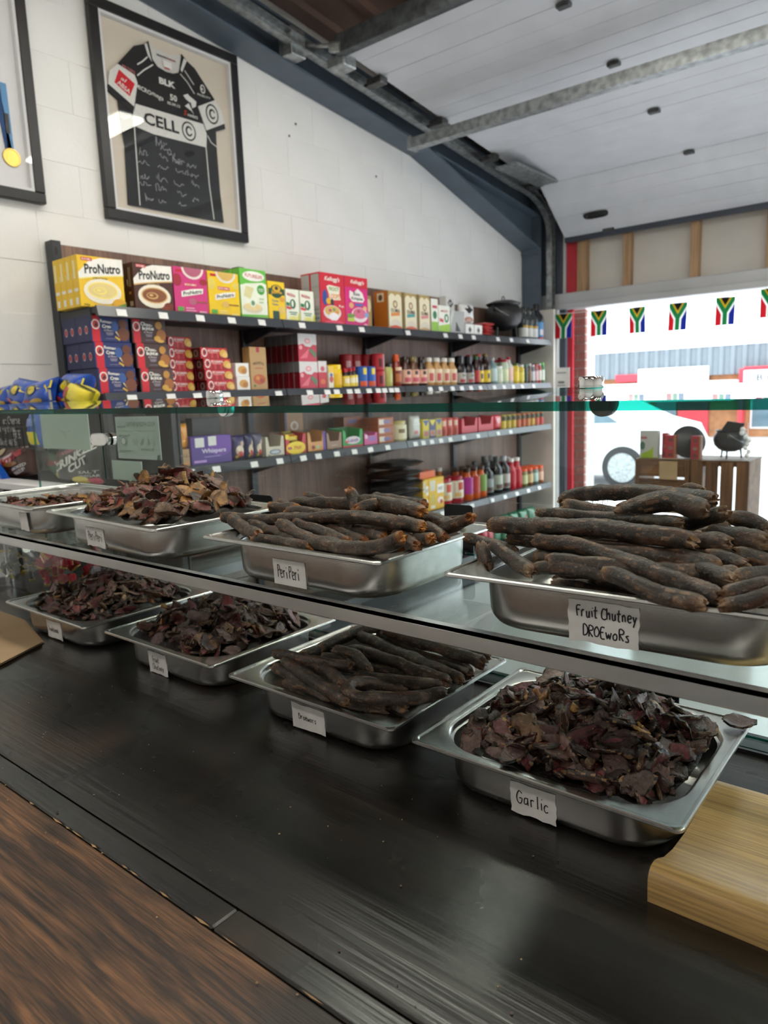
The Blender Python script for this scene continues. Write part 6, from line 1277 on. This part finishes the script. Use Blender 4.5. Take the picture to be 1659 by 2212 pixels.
for k in range(23):                 # pen signatures
    row = k // 4; cx = .235 + (k % 4) * .095 + r2.uniform(-.02, .02); cz = .40 - row * .052 + r2.uniform(-.012, .012)
    if row == 0: cx = .33 + (k % 4) * .03; cz = .415 - (k % 4) * .022
    if cx > .60: cx = .58
    pts = []; wd_ = r2.uniform(.045, .075); n_ = r2.randint(10, 16); hh = r2.uniform(.008, .018)
    for i in range(n_): pts.append(jf(cx + wd_ * i / n_ - wd_ * .3 + r2.uniform(-.006, .006), cz + r2.uniform(-1, 1) * hh * (1.4 if i < 3 else .7) + .006 * math.sin(i), .0116))
    sg.ribbon(pts, .0026, (1, 0, 0), S('b0b1b4'))
stuff(sg.build('signatures', 'cloth', je, fix=False))
# medal frame, mostly out of the picture
f2 = picture_frame(.72, 1.682, 2.39, 3.36, .045, 'black box frame with a medal on a blue ribbon', 'mount_white')
rb_ = MB()
for (ya, za, yb, zb, c) in ((1.512, 2.86, 1.540, 2.60, '2a4a7a'), (1.545, 2.86, 1.548, 2.60, '6a9ac8')):
    rb_.add([(XW + .016, ya, za), (XW + .016, ya + .026, za), (XW + .016, yb + .026, zb), (XW + .016, yb, zb), (XW + .012, ya, za), (XW + .012, ya + .026, za), (XW + .012, yb + .026, zb), (XW + .012, yb, zb)], [(0, 1, 2, 3), (4, 7, 6, 5), (0, 4, 5, 1), (1, 5, 6, 2), (2, 6, 7, 3), (3, 7, 4, 0)], S(c))
ro = rb_.build('ribbon', 'cloth', f2)
mat('gold', (.75, .52, .14), .3, 1.0, var=.1)
pm = MB()
L = [[(XW + .011 + d, 1.562 + r_ * math.cos(q), 2.565 + r_ * math.sin(q)) for q in [2 * PI * k / 28 for k in range(28)]] for r_, d in ((.036, 0), (.038, .003), (.036, .006), (.031, .006), (.030, .0045), (.002, .0045))]
pm.loops(L).build('medal', 'gold', f2, smooth=40); MB().box(XW + .0155, XW + .0165, 1.540, 1.584, 2.553, 2.573).build('medal_relief', 'gold', f2)
MB().box(XW + .016, XW + .0168, 1.549, 1.566, 2.66, 2.74).build('ribbon_patch', 'black_frame', f2)

# ================================================================== SNACK RACK AT THE WALL END
rk = thing('snack_rack', (-2.8, 1.42, 0), 'black wire snack rack with chalkboard standing by the block wall', 'rack')
for x in (-3.24, -2.36):
    for y in (1.36, 1.62): MB().box(x - .012, x + .012, y - .012, y + .012, 0, 1.50, .002).build('post', 'black_plastic', rk)
for z in (.62, 1.205): MB().box(-3.25, -2.35, 1.30, 1.63, z, z + .014, .002).build('rack_shelf', 'black_plastic', rk)
MB().box(-3.25, -2.42, 1.32, 1.63, 1.49, 1.504, .002).build('rack_shelf', 'black_plastic', rk)
MB().box(-3.25, -2.35, 1.64, 1.65, .62, 1.49).build('rack_back', 'black_plastic', rk)
for k in range(10):
    x = -3.22 + k * .045; MB().tube([(x, 1.30, 1.455), (x + .012, 1.30, 1.345)], .0018, 6).build('wire', 'black_plastic', rk)
for z in (1.345, 1.43): MB().tube([(-3.24, 1.30, z), (-2.81, 1.30, z)], .0022, 6).build('wire', 'black_plastic', rk)
cbd = MB().box(-3.24, -2.80, 1.336, 1.346, 1.335, 1.485).build('chalkboard', 'chalk_board', rk)
for (s, x, z, h) in (('Mac Cheese', -3.16, 1.442, .030), ('One + get one', -3.21, 1.410, .024), ('FREE', -3.06, 1.384, .028), ('Best 04/05', -3.19, 1.352, .026)):
    mb = MB(); hand(mb, s, lambda a, b, d: (a, 1.3355 - d, b), x, z, h, h * .1, R, (0, 1, 0)); stuff(mb.build('chalk_writing', 'chalk', cbd, fix=False))
def chip(label, x0, x1, z0, z1, y, col, shapes, seed, lean=.15, rot=0, name='chip_bag'):
    cx, cz = (x0 + x1) / 2, (z0 + z1) / 2; w, h = x1 - x0, z1 - z0; ca, sa = math.cos(rot), math.sin(rot)
    def fn(a, b, d):
        u, v = a - w / 2, b - h / 2; uu, vv = u * ca - v * sa, u * sa + v * ca
        return (cx + uu, y - d + (vv + h / 2) * lean, cz + vv)
    return bag(name, label, 0, w, 0, h, .09, col, shapes, fn=fn, cat='chip bag', seed=seed)
chip('brown crisp bag with red and white lion-free logo'.replace(' lion-free', ''), -3.22, -2.90, 1.222, 1.352, 1.34, '4a2a20', [('p', [(.1, .42), (.25, .62), (.75, .88), (.92, .9), (.85, .68), (.5, .5), (.2, .3)], 'd8ccc8'), ('t', 'Simba', .5, .62, .7, .3, {'b': .03, 'rot': 14}, 'c02a3a'), ('e', .2, .85, .14, .12, 'd8c8a0'), ('t', 'SMOKED', .75, .3, .34, .1, {'b': .02, 'rot': 10}, 'd8d8d8'), ('t', 'BEEF', .75, .16, .3, .1, {'b': .02, 'rot': 10}, 'd8d8d8'), ('e', .55, .42, .2, .08, '9a6a3a')], 101, rot=.1)
chip('green crisp bag with red logo between the brown and black bags', -2.92, -2.66, 1.222, 1.335, 1.40, '1f5a34', [('t', 'Simba', .45, .55, .5, .25, {'b': .03, 'rot': 18}, 'a83a44'), ('e', .8, .25, .2, .2, 'd8c070'), ('p', [(.45, .55), (.62, .95), (.75, .9), (.6, .5)], 'd8d4c8'), ('e', .75, .6, .12, .2, '2c7a4a')], 102, rot=-.3)
chip('black crinkle-cut crisp bag with bold white lettering', -2.69, -2.36, 1.222, 1.365, 1.33, '1a1618', [('t', 'Willards', .42, .86, .5, .12, {'b': .02, 'rot': 12}, 'b86a74'), ('t', 'CRINKLE', .5, .68, .84, .24, {'b': .04, 'rot': 18}, 'd8d8d4'), ('t', 'CUT', .62, .50, .42, .22, {'b': .04, 'rot': 16}, 'd8d8d4'), ('t', 'SALT', .82, .30, .3, .07, {'b': .02}, 'b8b8b4'), ('t', 'VINEGAR', .82, .2, .34, .07, {'b': .02}, 'b8b8b4'), ('e', .66, .1, .18, .1, 'd8c44a'), ('e', .9, .07, .12, .08, 'c83a5a'), ('e', .1, .75, .06, .1, 'b85a4a')], 103, rot=.05)
chip('dark crisp bag hanging behind the black bag', -2.62, -2.40, 1.36, 1.48, 1.52, '2a2426', [('r', .3, .2, .7, .3, '8a8a8c')], 108, lean=.05)
# yellow and blue maize snack bags on top of the rack
for k, (x0, x1, z1, rot, y) in enumerate(((-3.24, -3.06, 1.60, .1, 1.36), (-3.08, -2.87, 1.615, -.12, 1.35), (-2.92, -2.70, 1.605, .12, 1.34), (-2.78, -2.58, 1.625, -.05, 1.40), (-2.66, -2.47, 1.575, -.25, 1.37))):
    chip('blue, white and yellow snack bag on top of the rack', x0, x1, 1.512, z1, y, '1c50b8' if k < 4 else 'e0cf2a', [('p', [(0, .05), (1, .05), (1, .45), (.6, .75), (.3, .6), (0, .5)], 'e9e3c4'), ('p', [(.45, .45), (.95, .4), (.9, .7), (.6, .78)], 'e4d63a'), ('e', .45, .62, .2, .22, '2a3a5a'), ('e', .5, .62, .12, .16, 'e8d020'), ('p', [(.6, .95), (1, .85), (1, .55), (.7, .6)], 'e8d428'), ('e', .3, .15, .2, .12, 'a82a3a'), ('e', .65, .12, .18, .1, 'd8b040')] if k < 4 else [('r', .0, .2, .35, .8, 'b83a3a'), ('r', .3, .05, .8, .18, '3a6ab0')], 110 + k, lean=.35, rot=rot)
for o in [o for o in COL.objects if o.get('label') == 'blue, white and yellow snack bag on top of the rack']: o['group'] = 'snack bags on top of the rack'
chip('yellow snack bag hanging beside the chalkboard', -2.80, -2.72, 1.35, 1.49, 1.31, '2a5ab0', [('r', .1, .1, .9, .45, 'e0cf2a'), ('r', .1, .6, .9, .8, '7a90c8')], 120, lean=0)
o = MB().prism([(-3.22, 1.222), (-3.02, 1.222), (-3.10, 1.285), (-3.22, 1.31)], lambda a, b, d: (a, d, b), 1.255, 1.285, S('1f5ec8')).build('blue_packet', 'gloss'); tag(o, 'plain bright blue folded packet beside the rack', 'packet')
MB().box(-3.25, -2.35, 1.20, 1.30, 1.195, 1.222, .003).build('rack_lip', 'mount_white', rk)

# ================================================================== SWEET TUBS BESIDE THE PANS
def tub(x0, x1, y0, y1, z0, h, label, cols, name, lab2, grp):
    t = thing('sweet_tub', ((x0 + x1) / 2, (y0 + y1) / 2, z0), label, 'tub')
    MB().box(x0, x1, y0, y1, z0, z0 + h, .012).build('tub_body', 'clear_plastic', t)
    MB().box(x0 - .006, x1 + .006, y0 - .006, y1 + .006, z0 + h + .0005, z0 + h + .014, .005).build('tub_lid', 'clear_plastic', t)
    me = None
    for k in range(34):
        c = R.choice(cols); x = R.uniform(x0 + .03, x1 - .03); y = R.uniform(y0 + .018, y0 + .05) if k % 2 else R.uniform(y0 + .02, y1 - .02); z = z0 + .012 + (h - .05) * (k / 34)
        mb = MB().box(-.019, .019, -.007, .007, -.012, .012, .003, S(c))
        o = mb.build(name, 'gloss'); MB().box(-.013, .013, -.0078, .0078, -.003, .003, .001, S('b8a040')).build('gold_band', 'gloss', o, local=True); o.location = (x, y, z + .012); o.rotation_euler = (R.uniform(-.6, .6), R.uniform(-.8, .8), R.uniform(-.5, .5)); tag(o, lab2, 'sweet', grp)
tub(-2.34, -2.065, .88, 1.04, CZ + .0006, .13, 'clear tub of black and gold wrapped sweets', ['14181a', '1c2420', '232a1c'], 'wrapped_sweet', 'black and gold wrapped sweet in the clear tub', 'black and gold sweets')
tub(-2.05, -1.80, .875, 1.04, CZ + .0006, .155, 'clear tub of red wrapped sweets', ['a81c2c', 'b82434', '8a1826'], 'wrapped_sweet', 'red wrapped sweet in the clear tub', 'red wrapped sweets')

# ================================================================== CRATES BY THE WINDOW
def crate(x0, x1, z0, z1, horiz, label):
    y0, y1 = 5.0, 5.36; t = thing('wooden_crate', ((x0 + x1) / 2, 5.18, z0), label, 'crate'); th = .018
    w = x1 - x0; h = z1 - z0
    if horiz:
        n = 4; s = (h - 3 * .016) / n
        for k in range(n): a = z0 + k * (s + .016); MB().box(x0, x1, y0, y0 + th, a, a + s, .002).build('slat', 'crate_wood', t)
    else:
        n = 4; s = (w - 3 * .016) / n
        for k in range(n): a = x0 + k * (s + .016); MB().box(a, a + s, y0, y0 + th, z0, z1, .002).build('slat', 'crate_wood_v', t)
        for zz in (z0, z1 - .03): MB().box(x0, x1, y0 + th, y0 + th + .015, zz, zz + .03).build('rail', 'crate_wood', t)
    for xx in (x0, x1 - th): MB().box(xx, xx + th, y0 + th + .001, y1 - th - .001, z0, z1, .002).build('end_board', 'crate_wood', t)
    if horiz:
        for xx in (x0, x1 - .03): MB().box(xx + .001, xx + .03, y0 - .012, y0 - .001, z0, z1, .002).build('corner_batten', 'crate_wood_v', t)
    MB().box(x0, x1, y0, y1, z1 + .0005, z1 + .012, .002).build('lid_board', 'crate_wood', t)
    return t
crate(-1.81, -1.445, .50, .985, True, 'brown wooden crate with horizontal slats, upper of its stack')
crate(-1.44, -1.08, .50, .985, False, 'brown wooden crate with upright slats, upper of its stack')
crate(-1.81, -1.445, .0, .485, True, 'brown wooden crate with horizontal slats on the floor')
crate(-1.44, -1.08, .0, .485, False, 'brown wooden crate with upright slats on the floor')
ZK = .9978
pt = potjie(-1.235, 5.15, ZK, .105, 'small black cast-iron pot on the wooden crate', lid=False)
MB().prism([(-.07, 0), (.06, -.01), (.075, .05), (-.03, .065)], lambda a, b, d: (-1.22 + a, 5.12 + d, ZK + .185 + b), 0, .006).build('card', 'black_plastic', pt)
# domed lid leaning on the crate
L = []
for (r_, d) in ((.11, 0), (.113, .006), (.105, .014), (.07, .030), (.03, .038), (.001, .040)):
    L.append([Vector((r_ * math.cos(q), -d, r_ * math.sin(q))) for q in [2 * PI * k / 28 for k in range(28)]])
rm = Matrix.Translation((-1.50, 5.14, ZK + .108)) @ Matrix.Rotation(.5, 4, 'Z') @ Matrix.Rotation(-.25, 4, 'X')
lid = MB().loops([[tuple(rm @ v) for v in l] for l in L]).build('pot_lid', 'cast_iron', smooth=40); tag(lid, 'black domed pot lid standing on edge on the crate', 'pot lid')
def stand_box(label, x0, x1, y, h, col, shapes, dep=.05, z=None, name='food_carton'):
    z = ZK if z is None else z
    o = MB().box(x0, x1, y, y + dep, z, z + h, .0015, S(col)).build(name, 'card'); tag(o, label, 'box')
    pb = MB(); art(pb, shapes, x1 - x0, h, lambda a, b, d: (x0 + a, y - d, z + b)); stuff(pb.build('print', 'card', o, fix=False)); return o
stand_box('white and lime packet standing on the crate', -1.80, -1.675, 5.05, .19, 'b8b8b4', [('p', [(.1, 0), (.75, 0), (.75, .45), (.6, .3), (.1, .15)], '9ab82a'), ('r', 0, 0, 1, .03, '8aa828'), ('e', .15, .45, .15, .15, '4a6a5a'), ('r', .05, .7, .4, .78, 'a85a5a')])
for k, x0 in enumerate((-1.668, -1.625)): stand_box('slim red packet with round marks on the crate', x0, x0 + .04 + .03 * k, 5.05 + .06 * (1 - k), .16 + .01 * (1 - k), 'a82a38', [('e', .5, .8, .25, .08, '6a3a34'), ('e', .5, .45, .25, .08, '8a6a5a'), ('e', .5, .15, .25, .08, '6a3a34'), ('r', .85, 0, 1, 1, '8a7a4a')])['group'] = 'slim red packets on the crate'
stand_box('single red packet with round marks before the lid', -1.455, -1.39, 5.04, .155, '9a2430', [('e', .45, .8, .25, .08, '6a3a34'), ('e', .45, .45, .25, .08, '8a6a5a'), ('e', .45, .15, .25, .08, '6a3a34'), ('r', .85, 0, 1, 1, '8a7a4a')])
o = MB().box(-1.64, -1.52, 4.984, 4.987, .86, .985).box(-1.64, -1.52, 4.984, 5.05, .9985, 1.0).build('brown_bag', 'kraft'); tag(o, 'grey-brown paper bag hung over the slatted crate', 'paper bag')
# string of white ornaments beside the pot
so_ = thing('ornament_string', (-1.115, 5.08, ZK + .02), 'string of white round ornaments hanging beside the small pot', 'ornament')
for k in range(8):
    MB().lathe([(.0005, -.016), (.010, -.013), (.0155, 0), (.010, .013), (.0005, .016)], -1.115 + .012 * math.sin(k * 2.1) - .006 * k * (k > 5), 5.08, ZK + .03 + .024 * k, 12).build('bauble', 'ext_white', so_, smooth=60)
MB().tube([(-1.115, 5.08, ZK + .0015), (-1.115, 5.08, ZK + .24)], .002, 6).build('cord', 'ext_white', so_)

# ================================================================== FLAG BUNTING
bt = thing('flag_bunting', (-1.9, 6.15, 2.14), 'string of South African flags hung across the shop window', 'bunting')
FX = [(-2.972, -2.815, 2.155, .21), (-2.64, -2.495, 2.15, .21), (-2.305, -2.17, 2.145, .21), (-1.975, -1.832, 2.145, .215), (-1.618, -1.478, 2.15, .21), (-1.305, -1.16, 2.18, .21), (-.96, -.82, 2.19, .21), (-.62, -.48, 2.19, .21)]
MB().tube([(-3.02, 6.155, 2.17)] + [((a + b) / 2, 6.155, z + .004) for a, b, z, h in FX] + [(-.2, 6.155, 2.20)], .0025, 6).build('cord', 'ext_white', bt)
for (a, b, z, h) in FX:
    w = b - a; mb = MB()
    tw = R.uniform(-.15, .15)
    for sd, yy in ((-1, 6.150),):
        fn = lambda p, q, d: (a + p + (.012 * (1 - q / h) * math.sin(tw * 8)), yy + sd * d + .0015 * math.sin(q * 9 + a * 9) + .012 * tw, z - h + q)
        bs = MB(); art(bs, [('r', 0, 0, 1, 1, 'e6e6e4')], w, h, fn, d0=0, sub=6); fl_ = bs.build('flag', 'flag_cloth', bt, fix=False)
        art(mb, [('p', [(0, .78), (0, 0), (.30, 0), (.30, .40)], 'd8222c'), ('p', [(1, .78), (1, 0), (.70, 0), (.70, .40)], '1c2f9a'), ('p', [(.38, 0), (.62, 0), (.62, .44), (.5, .60), (.38, .44)], '1f8a4a'), ('p', [(.38, .44), (.5, .60), (.15, 1), (0, 1), (0, .88)], '1f8a4a'), ('p', [(.62, .44), (.5, .60), (.85, 1), (1, 1), (1, .88)], '1f8a4a'),
                 ('p', [(.15, 1), (.5, .60), (.85, 1), (.75, 1), (.5, .71), (.25, 1)], 'e8c01c'), ('p', [(.25, 1), (.5, .71), (.75, 1)], '151515')], w, h, fn, d0=.0010, step=.0007, sub=6)
    stuff(mb.build('print', 'flag_cloth', fl_, fix=False))

# ================================================================== THE STREET
struct(MB().box(-40, 30, 6.42, 60, -.14, -.03).build('ground', 'asphalt'), 'pale sunlit street and pavement outside', 'street')
yb = 22.0
bd = thing('building', (-6, yb, -.03), 'low shop building with ribbed grey cladding across the street', 'building')
MB().box(-13, 8, yb + .1, yb + 6, -.03, 2.2).build('wall', 'ext_brick', bd)
cl = MB(); xs = []; x = -9.7
pts = []
while x < 8: pts += [(x, 0), (x + .12, 0), (x + .16, -.06), (x + .26, -.06), (x + .30, 0)]; x += .30
for z0, z1 in ((1.72, 2.52),):
    n = len(pts); cl.add([(p, yb + q, z) for z in (z0, z1) for p, q in pts], [(k, k + 1, n + k + 1, n + k) for k in range(n - 1)])
    cl.box(-9.7, 8, yb + .01, yb + .1, z0, z1)
cl.build('cladding', 'clad', bd, fix=False)
MB().box(-10.5, 8.5, yb - .05, yb + 6.2, 2.52, 2.62).build('roof', 'ext_white', bd)
MB().box(-9.8, -5.05, yb - .9, yb, 1.02, 1.56, .03).build('awning', 'ext_white', bd)
MB().box(-7.9, -5.9, yb - .12, yb - .04, 1.50, 1.98, .01).build('sign_board', 'ext_white', bd)
MB().box(-8.6, -7.9, yb - .10, yb - .03, 1.62, 1.84).build('red_sign', 'red_paint', bd)
yp = MB(S('e8c840')).box(-8.5, -7.8, yb - .915, yb - .905, 1.14, 1.28); yp.build('yellow_print', 'card', bd)
MB().box(-6.75, -5.9, yb + .02, yb + .09, -.03, 1.02).build('door', 'red_paint', bd)
MB().box(-7.4, -6.8, yb + .03, yb + .09, .0, 1.0).build('window', 'car_glass', bd)
MB().box(-5.05, -4.93, yb - .3, yb + .05, -.03, 1.85).build('red_post', 'red_paint', bd)
MB().box(-4.93, 2, yb - .32, yb - .2, 1.40, 1.80, .01).build('sign_board', 'ext_white', bd)
sb = MB(); art(sb, [('t', 'B O', .5, .5, .8, .5, {'b': .02}, '2a3034')], .60, .38, lambda a, b, d: (-4.66 + a, yb - .32 - d, 1.41 + b), d0=.004); stuff(sb.build('lettering', 'card', bd, fix=False))
MB().box(-4.93, 2, yb - .31, yb - .2, 1.82, 1.90).build('red_trim', 'red_paint', bd)
for k in range(4): MB().box(-4.75 + k * 1.3, -4.2 + k * 1.3, yb + .02, yb + .09, .25, 1.3).build('window', 'car_glass', bd); MB().box(-4.80 + k * 1.3, -4.15 + k * 1.3, yb + .05, yb + .095, .2, 1.36).build('window_frame', 'ext_white', bd)
# parked white car, seen from the side
ca_ = thing('car', (-5.9, 10.6, -.03), 'white car parked outside beyond the brick pier', 'car')
sil = [(0, .25), (0, .62), (.08, .78), (.85, .92), (1.55, 1.38), (2.9, 1.42), (3.7, 1.02), (4.15, .9), (4.3, .6), (4.28, .3), (3.9, .22), (.4, .22)]
def cf(a, b, d): return (-3.25 - 4.3 + a, 10.6 + d, -.03 + b)
MB().prism(sil, cf, 0, 1.7).build('car_body', 'car_white', ca_, smooth=35)
MB().prism([(1.0, .95), (1.62, 1.33), (2.2, 1.35), (2.2, .97)], cf, -.012, -.002).build('side_window', 'car_glass', ca_)
MB().prism([(2.28, .97), (2.28, 1.35), (2.88, 1.35), (3.45, .99)], cf, -.012, -.002).build('side_window', 'car_glass', ca_)
MB().box(-4.9, -4.72, 10.44, 10.59, .93, 1.05, .03).build('mirror', 'car_white', ca_)
for a in (.85, 3.52):
    cx = -7.55 + a
    for (r_, m_, nm, d0, d1) in ((.32, 'tyre', 'tyre', -.02, .2), (.22, 'galvanised', 'wheel', -.035, -.021)):
        MB().loops([[(cx + r_ * math.cos(q), 10.6 + d, .29 + r_ * math.sin(q)) for q in [2 * PI * k / 28 for k in range(28)]] for d in (d0, d1)]).build(nm, m_, ca_, smooth=40)
